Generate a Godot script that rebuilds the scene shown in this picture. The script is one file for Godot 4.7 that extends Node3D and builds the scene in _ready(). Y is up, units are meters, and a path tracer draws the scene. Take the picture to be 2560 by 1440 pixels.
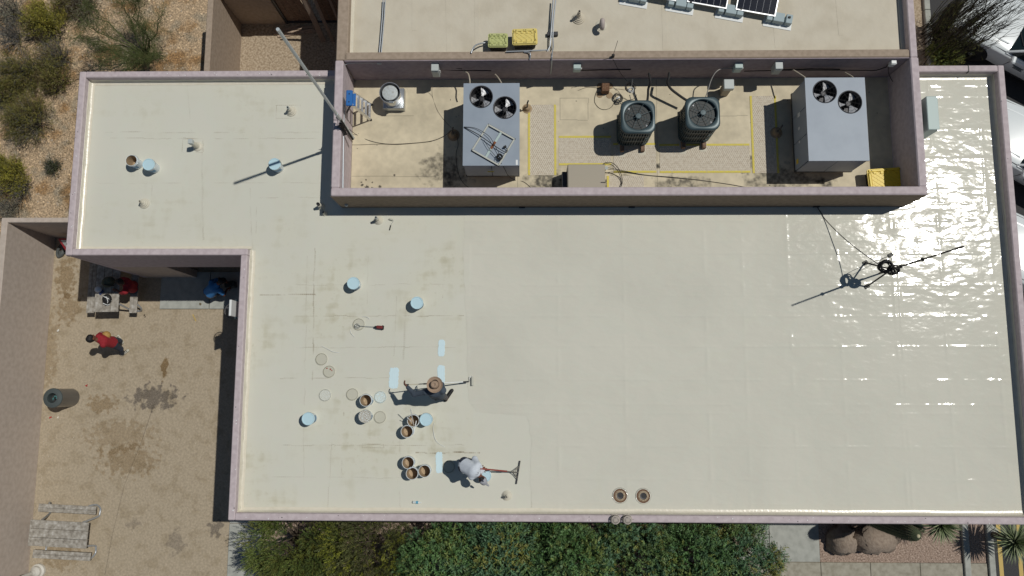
extends Node3D

# A flat white roof being recoated, seen from a drone. Roof membrane is y = 0, the ground is y = -3.8; x runs east, z runs south.
const GROUND := -3.8
var mats := {}
var noise_cache := {}
var names := {}


# ---------------------------------------------------------------- mesh collector
class MB:
	var v := PackedVector3Array()
	var n := PackedVector3Array()
	var u := PackedVector2Array()
	var c := PackedColorArray()
	var ix := PackedInt32Array()
	var tint := Color.WHITE
	var off := Vector3.ZERO

	func vert(p: Vector3, nn: Vector3, uv := Vector2.ZERO) -> int:
		v.append(p - off)
		n.append(nn)
		u.append(uv)
		c.append(tint)
		return v.size() - 1

	func face(i: int, j: int, k: int) -> void:
		var g := (v[j] - v[i]).cross(v[k] - v[i])
		if g.dot(n[i] + n[j] + n[k]) > 0.0:
			ix.append_array([i, k, j])
		else:
			ix.append_array([i, j, k])

	func quad(a: Vector3, b: Vector3, d: Vector3, e: Vector3, nn: Vector3) -> void:
		var i := vert(a, nn, Vector2(0, 0))
		vert(b, nn, Vector2(1, 0))
		vert(d, nn, Vector2(1, 1))
		vert(e, nn, Vector2(0, 1))
		face(i, i + 1, i + 2)
		face(i, i + 2, i + 3)

	func tri(a: Vector3, b: Vector3, d: Vector3, toward: Vector3) -> void:
		var nn := (b - a).cross(d - a).normalized()
		if nn.dot(toward) < 0.0:
			nn = -nn
		var i := vert(a, nn)
		vert(b, nn)
		vert(d, nn)
		face(i, i + 1, i + 2)

	# a box of size s round ct, edges chamfered by bev
	func box(ct: Vector3, s: Vector3, b := Basis.IDENTITY, bev := 0.0) -> void:
		var h := s * 0.5
		var e := minf(bev, minf(h.x, minf(h.y, h.z)) * 0.9)
		for ax in 3:
			var a1 := (ax + 1) % 3
			var a2 := (ax + 2) % 3
			for sg in [-1.0, 1.0]:
				var nn := Vector3.ZERO
				nn[ax] = sg
				var q: Array[Vector3] = []
				for k in 4:
					var p := Vector3.ZERO
					p[ax] = sg * h[ax]
					p[a1] = (h[a1] - e) * (-1.0 if k == 0 or k == 3 else 1.0)
					p[a2] = (h[a2] - e) * (-1.0 if k < 2 else 1.0)
					q.append(ct + b * p)
				quad(q[0], q[1], q[2], q[3], (b * nn).normalized())
		if e <= 0.0:
			return
		for ax in 3:
			var a1 := (ax + 1) % 3
			var a2 := (ax + 2) % 3
			for s1 in [-1.0, 1.0]:
				for s2 in [-1.0, 1.0]:
					var q: Array[Vector3] = []
					for k in 4:
						var p := Vector3.ZERO
						p[ax] = (h[ax] - e) * (-1.0 if k == 0 or k == 3 else 1.0)
						p[a1] = s1 * (h[a1] - (e if k < 2 else 0.0))
						p[a2] = s2 * (h[a2] - (0.0 if k < 2 else e))
						q.append(ct + b * p)
					var nn := Vector3.ZERO
					nn[a1] = s1
					nn[a2] = s2
					quad(q[0], q[1], q[2], q[3], (b * nn).normalized())
		for sx in [-1.0, 1.0]:
			for sy in [-1.0, 1.0]:
				for sz in [-1.0, 1.0]:
					var d := Vector3(sx, sy, sz)
					var q: Array[Vector3] = []
					for k in 3:
						var p := Vector3(sx * (h.x - e), sy * (h.y - e), sz * (h.z - e))
						p[k] = d[k] * h[k]
						q.append(ct + b * p)
					tri(q[0], q[1], q[2], b * d)

	# box given by its two corners
	func bb(lo: Vector3, hi: Vector3, bev := 0.0) -> void:
		box((lo + hi) * 0.5, (hi - lo).abs(), Basis.IDENTITY, bev)

	# a bar of section w x h from a to b, its width lying flat
	func bar(a: Vector3, b: Vector3, w: float, h: float, bev := 0.0) -> void:
		var d := b - a
		var x := d.normalized()
		var z := x.cross(Vector3.UP)
		if z.length() < 0.01:
			z = Vector3.RIGHT
		z = z.normalized()
		box((a + b) * 0.5, Vector3(d.length(), h, w), Basis(x, z.cross(x), z), bev)

	func tube(p: Array, r: Variant, seg := 8, caps := true) -> void:
		var last := Vector3.UP
		var rings: Array[int] = []
		for i in p.size():
			var d: Vector3 = (p[mini(i + 1, p.size() - 1)] - p[maxi(i - 1, 0)]).normalized()
			if i == 0 and absf(d.dot(last)) > 0.95:
				last = Vector3.RIGHT
			var x := (last - d * last.dot(d)).normalized()
			var y := d.cross(x)
			last = x
			var rr: float = r[i] if r is Array else r
			rings.append(v.size())
			for k in seg + 1:
				var t := TAU * k / seg
				var nn := x * cos(t) + y * sin(t)
				vert(p[i] + nn * rr, nn, Vector2(float(k) / seg, i))
		for i in p.size() - 1:
			for k in seg:
				face(rings[i] + k, rings[i] + k + 1, rings[i + 1] + k + 1)
				face(rings[i] + k, rings[i + 1] + k + 1, rings[i + 1] + k)
		if caps:
			for e in [0, p.size() - 1]:
				var d: Vector3 = (p[0] - p[1]).normalized() if e == 0 else (p[-1] - p[-2]).normalized()
				var ct := vert(p[e], d)
				var first := v.size()
				for k in seg:
					vert(v[rings[e] + k] + off, d)
				for k in seg:
					face(ct, first + k, first + (k + 1) % seg)

	# profile: Vector2(radius, height) from bottom to top, spun round the axis of xf
	func lathe(prof: Array, seg := 24, xf := Transform3D.IDENTITY, from := 0.0, to := TAU) -> void:
		for i in prof.size() - 1:
			var a: Vector2 = prof[i]
			var b: Vector2 = prof[i + 1]
			var d := b - a
			if d.length() < 1e-6:
				continue
			var m := Vector2(d.y, -d.x).normalized()
			var first := v.size()
			for k in seg + 1:
				var t := from + (to - from) * k / seg
				var q := Vector3(cos(t), 0, sin(t))
				var nn := (xf.basis * (q * m.x + Vector3.UP * m.y)).normalized()
				vert(xf * (q * a.x + Vector3.UP * a.y), nn, Vector2(float(k) / seg, i))
				vert(xf * (q * b.x + Vector3.UP * b.y), nn, Vector2(float(k) / seg, i + 1))
			for k in seg:
				var i0 := first + 2 * k
				face(i0, i0 + 1, i0 + 3)
				face(i0, i0 + 3, i0 + 2)

	func ball(ct: Vector3, r: Vector3, b := Basis.IDENTITY, seg := 14, rows := 8) -> void:
		var first := v.size()
		for i in rows + 1:
			var e := PI * i / rows
			for k in seg + 1:
				var t := TAU * k / seg
				var q := Vector3(sin(e) * cos(t), cos(e), sin(e) * sin(t))
				vert(ct + b * (q * r), (b * (q / r)).normalized())
		for i in rows:
			for k in seg:
				var a := first + i * (seg + 1) + k
				face(a, a + 1, a + seg + 2)
				face(a, a + seg + 2, a + seg + 1)

	# a flat outline (x, z) given thickness between y0 and y1; uv is the outline inside uvr
	func slab(poly: PackedVector2Array, y0: float, y1: float, xf := Transform3D.IDENTITY, uvr := Rect2(), sides := true) -> void:
		var t := Geometry2D.triangulate_polygon(poly)
		for top in [true, false]:
			if not top and not sides:
				continue
			var nn := xf.basis.y.normalized() * (1.0 if top else -1.0)
			var first := v.size()
			for p in poly:
				var uv := Vector2.ZERO
				if uvr.size.x > 0.0:
					uv = (p - uvr.position) / uvr.size
				vert(xf * Vector3(p.x, y1 if top else y0, p.y), nn, uv)
			for i in t.size() / 3:
				face(first + t[3 * i], first + t[3 * i + 1], first + t[3 * i + 2])
		if not sides:
			return
		var ccw := Geometry2D.is_polygon_clockwise(poly)
		for i in poly.size():
			var a := poly[i]
			var b := poly[(i + 1) % poly.size()]
			var d := (b - a).normalized()
			var o := Vector3(d.y, 0, -d.x) * (-1.0 if ccw else 1.0)
			quad(xf * Vector3(a.x, y0, a.y), xf * Vector3(b.x, y0, b.y), xf * Vector3(b.x, y1, b.y), xf * Vector3(a.x, y1, a.y), (xf.basis * o).normalized())

	# a level rectangle with a round hole in it
	func holed(ct: Vector3, hx: float, hz: float, r: float, xf := Transform3D.IDENTITY, seg := 32) -> void:
		var first := v.size()
		var nn := xf.basis.y.normalized()
		for k in seg + 1:
			var t := TAU * k / seg
			var q := Vector3(cos(t), 0, sin(t))
			vert(xf * (ct + q * r), nn)
			var m := minf(hx / maxf(absf(q.x), 1e-5), hz / maxf(absf(q.z), 1e-5))
			vert(xf * (ct + q * m), nn)
		for k in seg:
			var i := first + 2 * k
			face(i, i + 1, i + 3)
			face(i, i + 3, i + 2)
		for sx in [-1, 1]:
			for sz in [-1, 1]:
				var t0 := atan2(sz * hz, sx * hx)
				var k := int(floor(fposmod(t0, TAU) / TAU * seg))
				tri(v[first + 2 * k + 1] + off, v[first + 2 * k + 3] + off, xf * (ct + Vector3(sx * hx, 0, sz * hz)), nn)

	func mesh() -> ArrayMesh:
		var a := []
		a.resize(Mesh.ARRAY_MAX)
		a[Mesh.ARRAY_VERTEX] = v
		a[Mesh.ARRAY_NORMAL] = n
		a[Mesh.ARRAY_TEX_UV] = u
		a[Mesh.ARRAY_COLOR] = c
		a[Mesh.ARRAY_INDEX] = ix
		var m := ArrayMesh.new()
		m.add_surface_from_arrays(Mesh.PRIMITIVE_TRIANGLES, a)
		return m


# ---------------------------------------------------------------- naming and placing
func numbered(called: String) -> String:
	var k: int = names.get(called, 0)
	names[called] = k + 1
	return called if k == 0 else "%s_%03d" % [called, k]


func tag(o: Node, label: String, category: String, group := "") -> Node:
	if label:
		o.set_meta("label", label)
	if category:
		o.set_meta("category", category)
	if group:
		o.set_meta("group", group)
	return o


func thing(called: String, label: String, category: String, at := Vector3.ZERO, group := "", turn := 0.0) -> Node3D:
	var o := Node3D.new()
	o.name = numbered(called)
	add_child(o)
	o.position = at
	o.rotation.y = turn
	tag(o, label, category, group)
	return o


# commits the collected shape as one named mesh, in the axes of its parent
func put(mb: MB, called: String, m: Material, parent: Node = null, label := "") -> MeshInstance3D:
	return putm(mb.mesh(), called, m, parent, label)


func putm(mesh: Mesh, called: String, m: Material, parent: Node = null, label := "") -> MeshInstance3D:
	var o := MeshInstance3D.new()
	o.mesh = mesh
	o.material_override = m
	if parent == null:
		o.name = numbered(called)
		add_child(o)
	else:
		o.name = called
		parent.add_child(o, true)
		var plain := String(o.name)
		if plain != called:
			o.name = "%s_%03d" % [called, count_named(parent, called)]
	if label:
		o.set_meta("label", label)
	return o


func count_named(parent: Node, called: String) -> int:
	var key := "%d/%s" % [parent.get_instance_id(), called]
	names[key] = int(names.get(key, 0)) + 1
	return names[key]


func structure(mb: MB, called: String, m: Material) -> MeshInstance3D:
	var o := put(mb, called, m)
	o.set_meta("kind", "structure")
	return o


# a collector whose points are given in the world and stored relative to a thing that is not turned
func at(o: Node3D) -> MB:
	var mb := MB.new()
	mb.off = o.position
	return mb


func copy_of(o: Node3D, label: String) -> Node3D:
	var c: Node3D = o.duplicate()
	var base := String(o.name)
	if base.length() > 4 and base[-4] == "_" and base.right(3).is_valid_int():
		base = base.left(-4)
	c.name = numbered(base)
	add_child(c)
	c.set_meta("label", label)
	return c


func rnd(s: int) -> RandomNumberGenerator:
	var r := RandomNumberGenerator.new()
	r.seed = s
	return r


func arc(pts: Array, steps := 6) -> Array:
	var out := []
	for i in pts.size() - 1:
		var p0: Vector3 = pts[maxi(i - 1, 0)]
		var p1: Vector3 = pts[i]
		var p2: Vector3 = pts[i + 1]
		var p3: Vector3 = pts[mini(i + 2, pts.size() - 1)]
		for k in steps:
			out.append(p1.cubic_interpolate(p2, p0, p3, float(k) / steps))
	out.append(pts[-1])
	return out


# ---------------------------------------------------------------- materials
func noise(s: int, freq: float, oct := 4, kind := FastNoiseLite.TYPE_SIMPLEX_SMOOTH) -> FastNoiseLite:
	var f := FastNoiseLite.new()
	f.seed = s
	f.noise_type = kind
	f.frequency = freq
	f.fractal_octaves = oct
	return f


# a tiling texture: noise through a ramp of linear albedos
func ramp_tex(s: int, freq: float, oct: int, cols: Array, size := 512) -> NoiseTexture2D:
	var t := NoiseTexture2D.new()
	t.width = size
	t.height = size
	t.seamless = true
	t.noise = noise(s, freq, oct)
	var g := Gradient.new()
	var offs := PackedFloat32Array()
	var cc := PackedColorArray()
	for i in cols.size():
		offs.append(float(i) / (cols.size() - 1))
		cc.append((cols[i] as Color).linear_to_srgb())
	g.offsets = offs
	g.colors = cc
	t.color_ramp = g
	return t


func grey_tex(s: int, freq: float, oct: int, size := 512) -> NoiseTexture2D:
	var key := "%d %f %d %d" % [s, freq, oct, size]
	if not noise_cache.has(key):
		var t := NoiseTexture2D.new()
		t.width = size
		t.height = size
		t.seamless = true
		t.noise = noise(s, freq, oct)
		noise_cache[key] = t
	return noise_cache[key]


func plain(key: String, c: Color, rough := 0.7, metal := 0.0) -> StandardMaterial3D:
	if mats.has(key):
		return mats[key]
	var m := StandardMaterial3D.new()
	m.resource_name = key
	m.albedo_color = c.linear_to_srgb()
	m.roughness = rough
	m.metallic = metal
	mats[key] = m
	return m


# grained: a ramp of albedos in world space, with optional relief (cm) and a second, coarser multiply layer
func grained(key: String, cols: Array, scale: float, rough := 0.85, relief := 0.0, freq := 0.02, oct := 5, relief_scale := 1.0, own_axes := false) -> StandardMaterial3D:
	if mats.has(key):
		return mats[key]
	var m := StandardMaterial3D.new()
	m.resource_name = key
	m.albedo_texture = ramp_tex(key.hash() % 9973, freq, oct, cols)
	m.roughness = rough
	m.uv1_triplanar = true
	m.uv1_world_triplanar = not own_axes
	m.uv1_scale = Vector3.ONE * scale
	if relief > 0.0:
		m.heightmap_enabled = true
		m.heightmap_texture = grey_tex(77, 0.05, 5)
		m.heightmap_scale = relief
	mats[key] = m
	return m


func L(r: float, g: float, b: float) -> Color:
	return Color(r, g, b)


func _ready() -> void:
	# ---- camera
	var cam := Camera3D.new()
	cam.name = "camera"
	add_child(cam)
	cam.transform = Transform3D(Basis(Vector3(0.999832, -0.018192, -0.00235), Vector3(0.000028, 0.129634, -0.991562), Vector3(0.018343, 0.991395, 0.129612)), Vector3(0, 19.5, 0))
	cam.fov = 41.507
	cam.near = 0.1
	cam.far = 600.0
	cam.current = true
	# ---- sky and exposure
	var sky := ProceduralSkyMaterial.new()
	sky.sky_top_color = L(0.062, 0.105, 0.18).linear_to_srgb()
	sky.sky_horizon_color = L(0.21, 0.245, 0.285).linear_to_srgb()
	sky.sky_curve = 0.16
	sky.ground_bottom_color = L(0.12, 0.1, 0.075).linear_to_srgb()
	sky.ground_horizon_color = L(0.2, 0.19, 0.17).linear_to_srgb()
	sky.sun_angle_max = 1.0
	var env := Environment.new()
	env.background_mode = Environment.BG_SKY
	env.sky = Sky.new()
	env.sky.sky_material = sky
	env.tonemap_mode = Environment.TONE_MAPPER_LINEAR
	env.tonemap_exposure = 0.65
	env.sdfgi_enabled = true
	env.ssao_enabled = true
	env.ssil_enabled = true
	var we := WorldEnvironment.new()
	we.name = "world_environment"
	we.environment = env
	add_child(we)
	# ---- the sun: high, from the upper right of the picture
	var sun := DirectionalLight3D.new()
	sun.name = "sun"
	add_child(sun)
	sun.look_at_from_position(Vector3.ZERO, Vector3(-0.499, -1.0, 0.1836), Vector3.UP)
	sun.light_energy = 1.35
	sun.light_color = Color(1.0, 0.985, 0.955)
	sun.light_angular_distance = 0.53
	sun.shadow_enabled = true

	make_materials()
	ground_and_paving()
	building()
	roof_sheets()
	penthouse_well()
	upper_roof()
	main_roof_things()
	courtyard()
	north_yard()
	people()
	cars()
	plants()


func make_materials() -> void:
	grained("mauve_stucco", [L(0.44, 0.375, 0.385), L(0.505, 0.435, 0.45), L(0.57, 0.50, 0.51)], 0.55, 0.9, 0.12)
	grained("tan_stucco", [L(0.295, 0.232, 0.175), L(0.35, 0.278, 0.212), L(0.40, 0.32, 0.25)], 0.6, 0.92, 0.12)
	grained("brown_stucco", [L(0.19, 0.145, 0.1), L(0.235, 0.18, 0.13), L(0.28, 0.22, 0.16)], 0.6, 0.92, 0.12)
	grained("yard_wall_stucco", [L(0.42, 0.355, 0.30), L(0.48, 0.41, 0.35), L(0.53, 0.46, 0.40)], 0.5, 0.92, 0.12)
	grained("desert_gravel", [L(0.16, 0.12, 0.08), L(0.29, 0.225, 0.155), L(0.38, 0.3, 0.21), L(0.45, 0.37, 0.27), L(0.6, 0.52, 0.41)], 0.2, 0.95, 1.2, 0.11, 4)
	grained("bed_gravel", [L(0.1, 0.07, 0.055), L(0.27, 0.195, 0.15), L(0.36, 0.27, 0.215), L(0.6, 0.5, 0.42)], 0.27, 0.95, 1.5, 0.13, 2)
	grained("concrete", [L(0.30, 0.31, 0.28), L(0.37, 0.38, 0.345), L(0.42, 0.43, 0.39)], 0.35, 0.9, 0.1)
	grained("worn_concrete", [L(0.24, 0.22, 0.17), L(0.33, 0.31, 0.25), L(0.40, 0.38, 0.31)], 0.4, 0.9, 0.1)
	grained("asphalt", [L(0.028, 0.028, 0.03), L(0.045, 0.045, 0.047), L(0.075, 0.075, 0.075)], 0.9, 0.9, 0.4, 0.08, 3)
	grained("weathered_wood", [L(0.17, 0.15, 0.125), L(0.29, 0.265, 0.225), L(0.38, 0.355, 0.31), L(0.55, 0.54, 0.51)], 0.7, 0.9, 0.2, 0.016, 5)
	grained("brown_wood", [L(0.12, 0.075, 0.05), L(0.2, 0.13, 0.09), L(0.27, 0.19, 0.135)], 0.7, 0.9, 0.2)
	grained("grey_paint", [L(0.25, 0.295, 0.355), L(0.275, 0.325, 0.385), L(0.295, 0.345, 0.405)], 0.3, 0.5, 0.0, 0.01)
	grained("boulder_stone", [L(0.17, 0.13, 0.1), L(0.27, 0.215, 0.17), L(0.36, 0.3, 0.24)], 0.9, 0.95, 1.0)
	grained("rust", [L(0.06, 0.03, 0.018), L(0.15, 0.075, 0.04), L(0.3, 0.22, 0.15)], 3.0, 0.9, 0.2)
	grained("spattered_lid", [L(0.22, 0.17, 0.1), L(0.36, 0.31, 0.23), L(0.64, 0.7, 0.7), L(0.7, 0.78, 0.8)], 2.2, 0.6, 0.15, 0.03, 3)
	grained("bucket_inside", [L(0.30, 0.215, 0.125), L(0.40, 0.30, 0.19), L(0.52, 0.42, 0.3)], 2.5, 0.5)
	plain("lid_blue_white", L(0.50, 0.69, 0.76), 0.4)
	plain("bucket_white", L(0.66, 0.72, 0.74), 0.4)
	plain("label_blue", L(0.12, 0.26, 0.42), 0.5)
	plain("black", L(0.012, 0.012, 0.013), 0.6)
	plain("black_rubber", L(0.02, 0.02, 0.02), 0.8)
	plain("dark_metal", L(0.05, 0.05, 0.055), 0.5, 0.3)
	plain("galvanised", L(0.5, 0.53, 0.55), 0.35, 0.85)
	plain("aluminium", L(0.72, 0.73, 0.74), 0.32, 0.9)
	plain("blade_metal", L(0.62, 0.63, 0.65), 0.4, 0.35)
	plain("conduit_grey", L(0.42, 0.45, 0.48), 0.4, 0.5)
	plain("wet_paint", L(0.62, 0.78, 0.83), 0.35)
	plain("white_plastic", L(0.75, 0.77, 0.76), 0.4)
	plain("pale_green_metal", L(0.42, 0.52, 0.5), 0.5)
	plain("box_grey", L(0.46, 0.5, 0.49), 0.5)
	plain("yellow_line", L(0.62, 0.52, 0.07), 0.7)
	plain("road_yellow", L(0.55, 0.4, 0.13), 0.8)
	plain("tote_yellow", L(0.72, 0.53, 0.03), 0.45)
	plain("tote_pale_yellow", L(0.70, 0.57, 0.17), 0.5)
	plain("tote_green", L(0.47, 0.5, 0.2), 0.5)
	plain("slate_metal", L(0.055, 0.085, 0.095), 0.4, 0.2)
	plain("dark_louvre", L(0.018, 0.022, 0.022), 0.5, 0.2)
	plain("beige_metal", L(0.36, 0.32, 0.25), 0.6)
	plain("boot_flashing", L(0.56, 0.53, 0.43), 0.7)
	plain("stain_tar", L(0.34, 0.25, 0.15), 0.8)
	plain("skin", L(0.17, 0.07, 0.042), 0.6)
	plain("hair_black", L(0.008, 0.007, 0.007), 0.7)
	plain("car_white", L(0.72, 0.77, 0.78), 0.25)
	mats["car_white"].clearcoat_enabled = true
	mats["car_white"].clearcoat = 0.8
	mats["car_white"].clearcoat_roughness = 0.05
	plain("car_glass", L(0.012, 0.022, 0.024), 0.06)
	plain("panel_cell", L(0.008, 0.01, 0.02), 0.15)
	plain("panel_back", L(0.55, 0.57, 0.6), 0.5)
	plain("bark", L(0.11, 0.085, 0.06), 0.95)
	plain("grey_twig", L(0.16, 0.155, 0.145), 0.95)
	plain("green_bark", L(0.1, 0.115, 0.04), 0.9)


func sheet(x0: float, z0: float, x1: float, z1: float, y: float) -> MB:
	var mb := MB.new()
	mb.quad(Vector3(x0, y, z0), Vector3(x1, y, z0), Vector3(x1, y, z1), Vector3(x0, y, z1), Vector3.UP)
	return mb


func ground_and_paving() -> void:
	structure(sheet(-250, -250, 250, 250, GROUND), "desert_ground", mats.desert_gravel)
	desert_soil()
	dirt_floor()
	structure(sheet(11.0, -60, 60, 60, GROUND + 0.004), "parking_asphalt", mats.asphalt)
	# gravel verge and kerb between the building and the parking
	structure(sheet(9.0, -60, 12.75, -8.0, GROUND + 0.012), "verge_gravel", mats.desert_gravel)
	var kerb := Node3D.new()
	kerb.name = "kerb"
	add_child(kerb)
	kerb.set_meta("kind", "structure")
	for k in 12:
		var mb := MB.new()
		var z := -24.0 + k * 3.0
		mb.bb(Vector3(12.75, GROUND - 0.1, z), Vector3(12.93, GROUND + 0.13, z + 2.985), 0.015)
		put(mb, "kerb_stone", mats.concrete, kerb)
	for k in 6:
		var mb := MB.new()
		var z := 3.3 + k * 3.0
		mb.bb(Vector3(13.46, GROUND - 0.1, z), Vector3(13.64, GROUND + 0.13, z + 2.985), 0.015)
		put(mb, "kerb_stone", mats.concrete, kerb)
	# bay lines by the south-east corner
	for x in [13.863, 14.428]:
		var o := structure(sheet(x - 0.06, 3.6, x + 0.06, 9.5, GROUND + 0.008), numbered("yellow_bay_line"), mats.road_yellow)
		o.set_meta("label", "yellow painted bay line on the asphalt")
	# planting bed with pinkish gravel
	structure(sheet(8.62, 2.6, 13.46, 5.05, GROUND + 0.03), "planting_bed_gravel", mats.bed_gravel)
	structure(sheet(-7.85, 2.6, 6.9, 12.0, GROUND + 0.02), "hedge_soil", mats.bed_gravel)
	# concrete walks, slab by slab
	var walk := Node3D.new()
	walk.name = "west_path"
	add_child(walk)
	walk.set_meta("kind", "structure")
	var zs := [2.4, 4.05, 5.62, 7.2, 8.8]
	for i in zs.size() - 1:
		var mb := MB.new()
		mb.bb(Vector3(-8.85, GROUND - 0.08, zs[i] + 0.006), Vector3(-7.86, GROUND + 0.05, zs[i + 1] - 0.006), 0.008)
		put(mb, "slab", mats.concrete, walk)
	var south := Node3D.new()
	south.name = "south_path"
	add_child(south)
	south.set_meta("kind", "structure")
	var xs := [5.6, 7.1, 8.62, 10.06, 11.5, 12.92, 13.44]
	for i in xs.size() - 1:
		var mb := MB.new()
		mb.bb(Vector3(xs[i] + 0.006, GROUND - 0.08, 5.06), Vector3(xs[i + 1] - 0.006, GROUND + 0.05, 6.6), 0.008)
		put(mb, "slab", mats.worn_concrete, south)
	var pad := Node3D.new()
	pad.name = "entrance_path"
	add_child(pad)
	pad.set_meta("kind", "structure")
	for i in 2:
		var mb := MB.new()
		mb.bb(Vector3(5.7 + i * 1.46 + 0.006, GROUND - 0.08, 2.5), Vector3(5.7 + i * 1.46 + 1.45, GROUND + 0.046, 5.048), 0.008)
		put(mb, "slab", mats.concrete, pad)


# the trodden dirt of the courtyard: stains, scuffs and the mark of a dragged bench
func dirt_floor() -> void:
	var x0 := -14.9
	var z0 := -5.0
	var w := 7.8
	var h := 14.0
	var W := 780
	var H := 1400
	var data := PackedByteArray()
	data.resize(W * H * 3)
	var nf := noise(3, 0.9, 5)
	var nb := noise(4, 0.12, 3)
	var ng := noise(5, 0.035, 4)
	var ns := noise(6, 0.03, 5)
	var blots := []   # centre, half size, how dark, hue 0 brown / 1 grey
	for b in [[Vector2(-11.385, 0.313), Vector2(0.75, 0.38), 0.55, 1], [Vector2(-12.977, 0.535), Vector2(0.5, 0.3), 0.33, 0], [Vector2(-12.354, 1.496), Vector2(1.1, 0.5), 0.2, 0], [Vector2(-12.059, 2.211), Vector2(0.9, 0.5), 0.28, 0], [Vector2(-11.131, -0.565), Vector2(0.12, 0.35), 0.6, 0], [Vector2(-14.2, -2.418), Vector2(0.4, 0.5), 0.3, 0], [Vector2(-14.406, -3.426), Vector2(0.35, 0.7), 0.35, 0], [Vector2(-10.448, 4.603), Vector2(0.3, 0.35), 0.25, 1], [Vector2(-11.749, 4.089), Vector2(0.25, 0.15), 0.2, 1], [Vector2(-13.917, 5.027), Vector2(0.6, 0.4), 0.25, 0], [Vector2(-9.267, 4.191), Vector2(0.25, 0.25), 0.45, 1], [Vector2(-14.78, -1.05), Vector2(0.3, 1.4), 0.2, 0]]:
		blots.append(b)
	for j in H:
		for i in W:
			var big := nb.get_noise_2d(i, j) * 0.5 + 0.5
			var fine := ng.get_noise_2d(i * 3.0, j * 3.0)
			var k := 1.0 + nf.get_noise_2d(i, j) * 0.10 + fine * 0.09 + (big - 0.5) * 0.12
			var mott := clampf(ns.get_noise_2d(i * 0.6, j * 0.6) * 2.2 - 0.1, 0.0, 1.0) * 0.07
			k *= 1.0 - mott
			var idx := (j * W + i) * 3
			data[idx] = clampi(int(165.0 * k), 0, 255)
			data[idx + 1] = clampi(int((152.0 - mott * 20.0) * k), 0, 255)
			data[idx + 2] = clampi(int((131.0 - mott * 60.0) * k), 0, 255)
	for b in blots:
		var c: Vector2 = (b[0] - Vector2(x0, z0)) * 100.0
		var r: Vector2 = b[1] * 100.0
		for j in range(maxi(0, int(c.y - r.y * 1.5)), mini(H, int(c.y + r.y * 1.5))):
			for i in range(maxi(0, int(c.x - r.x * 1.5)), mini(W, int(c.x + r.x * 1.5))):
				var d := ((Vector2(i, j) - c) / r).length() + ns.get_noise_2d(i * 1.3, j * 1.3) * 0.9
				var a: float = clampf((1.0 - d) * 3.0, 0.0, 1.0) * b[2] * 0.75
				a *= 0.7 + 0.6 * clampf(ng.get_noise_2d(i * 6.0, j * 6.0) + 0.5, 0.0, 1.0)
				var idx := (j * W + i) * 3
				data[idx] = int(data[idx] * (1.0 - a * (0.75 if b[3] == 1 else 0.55)))
				data[idx + 1] = int(data[idx + 1] * (1.0 - a * (0.75 if b[3] == 1 else 0.7)))
				data[idx + 2] = int(data[idx + 2] * (1.0 - a * (0.7 if b[3] == 1 else 0.95)))
	# drag mark
	var line := [Vector2(-11.371, 0.531), Vector2(-11.67, 1.614), Vector2(-12.128, 2.98), Vector2(-12.39, 4.441), Vector2(-12.526, 5.569)]
	for s in line.size() - 1:
		for t in 160:
			var p: Vector2 = ((line[s] as Vector2).lerp(line[s + 1], t / 160.0) - Vector2(x0, z0)) * 100.0
			for q in 2:
				var idx := (clampi(int(p.y), 0, H - 1) * W + clampi(int(p.x) + q, 0, W - 1)) * 3
				for e in 3:
					data[idx + e] = int(data[idx + e] * 0.86)
	var m := StandardMaterial3D.new()
	m.resource_name = "courtyard_dirt"
	m.albedo_texture = ImageTexture.create_from_image(Image.create_from_data(W, H, false, Image.FORMAT_RGB8, data))
	m.roughness = 0.95
	m.texture_repeat = false
	var mb := sheet(x0, z0, x0 + w, z0 + h, GROUND + 0.006)
	structure(mb, "courtyard_dirt", m)


# the desert soil west of the wing: tan grit, grey gravel and rusty leaf litter in patches
func desert_soil() -> void:
	var x0 := -19.0
	var z0 := -14.5
	var w := 9.6
	var h := 9.9
	var s := 90.0
	var W := int(w * s)
	var H := int(h * s)
	var data := PackedByteArray()
	data.resize(W * H * 3)
	var na := noise(81, 0.010, 4)
	var nb := noise(82, 0.012, 4)
	var nc := noise(83, 0.16, 3)
	var nd := noise(84, 0.35, 1, FastNoiseLite.TYPE_VALUE)
	for j in H:
		for i in W:
			var grit := nd.get_noise_2d(i, j)
			var k := 1.0 + nc.get_noise_2d(i, j) * 0.30 + grit * 0.13
			var rust := clampf(na.get_noise_2d(i, j) * 2.2 - 0.1, 0.0, 1.0)
			var grey := clampf(nb.get_noise_2d(i, j) * 2.2 - 0.05, 0.0, 1.0)
			if grit > 0.8:
				k *= 1.25
			var idx := (j * W + i) * 3
			data[idx] = clampi(int((171.0 - rust * 30.0 - grey * 24.0) * k), 0, 255)
			data[idx + 1] = clampi(int((149.0 - rust * 38.0 - grey * 14.0) * k), 0, 255)
			data[idx + 2] = clampi(int((121.0 - rust * 45.0 - grey * 6.0) * k), 0, 255)
	var m := StandardMaterial3D.new()
	m.resource_name = "desert_soil"
	m.albedo_texture = ImageTexture.create_from_image(Image.create_from_data(W, H, false, Image.FORMAT_RGB8, data))
	m.roughness = 0.95
	m.texture_repeat = false
	structure(sheet(x0, z0, x0 + w, z0 + h, GROUND + 0.005), "desert_soil", m)


# a wall running along x or z, with a cap
func wall_run(parent: Node, lo: Vector3, hi: Vector3, m: Material, called := "wall", bev := 0.02) -> void:
	var mb := MB.new()
	mb.bb(lo, hi, bev)
	put(mb, called, m, parent)


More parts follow.
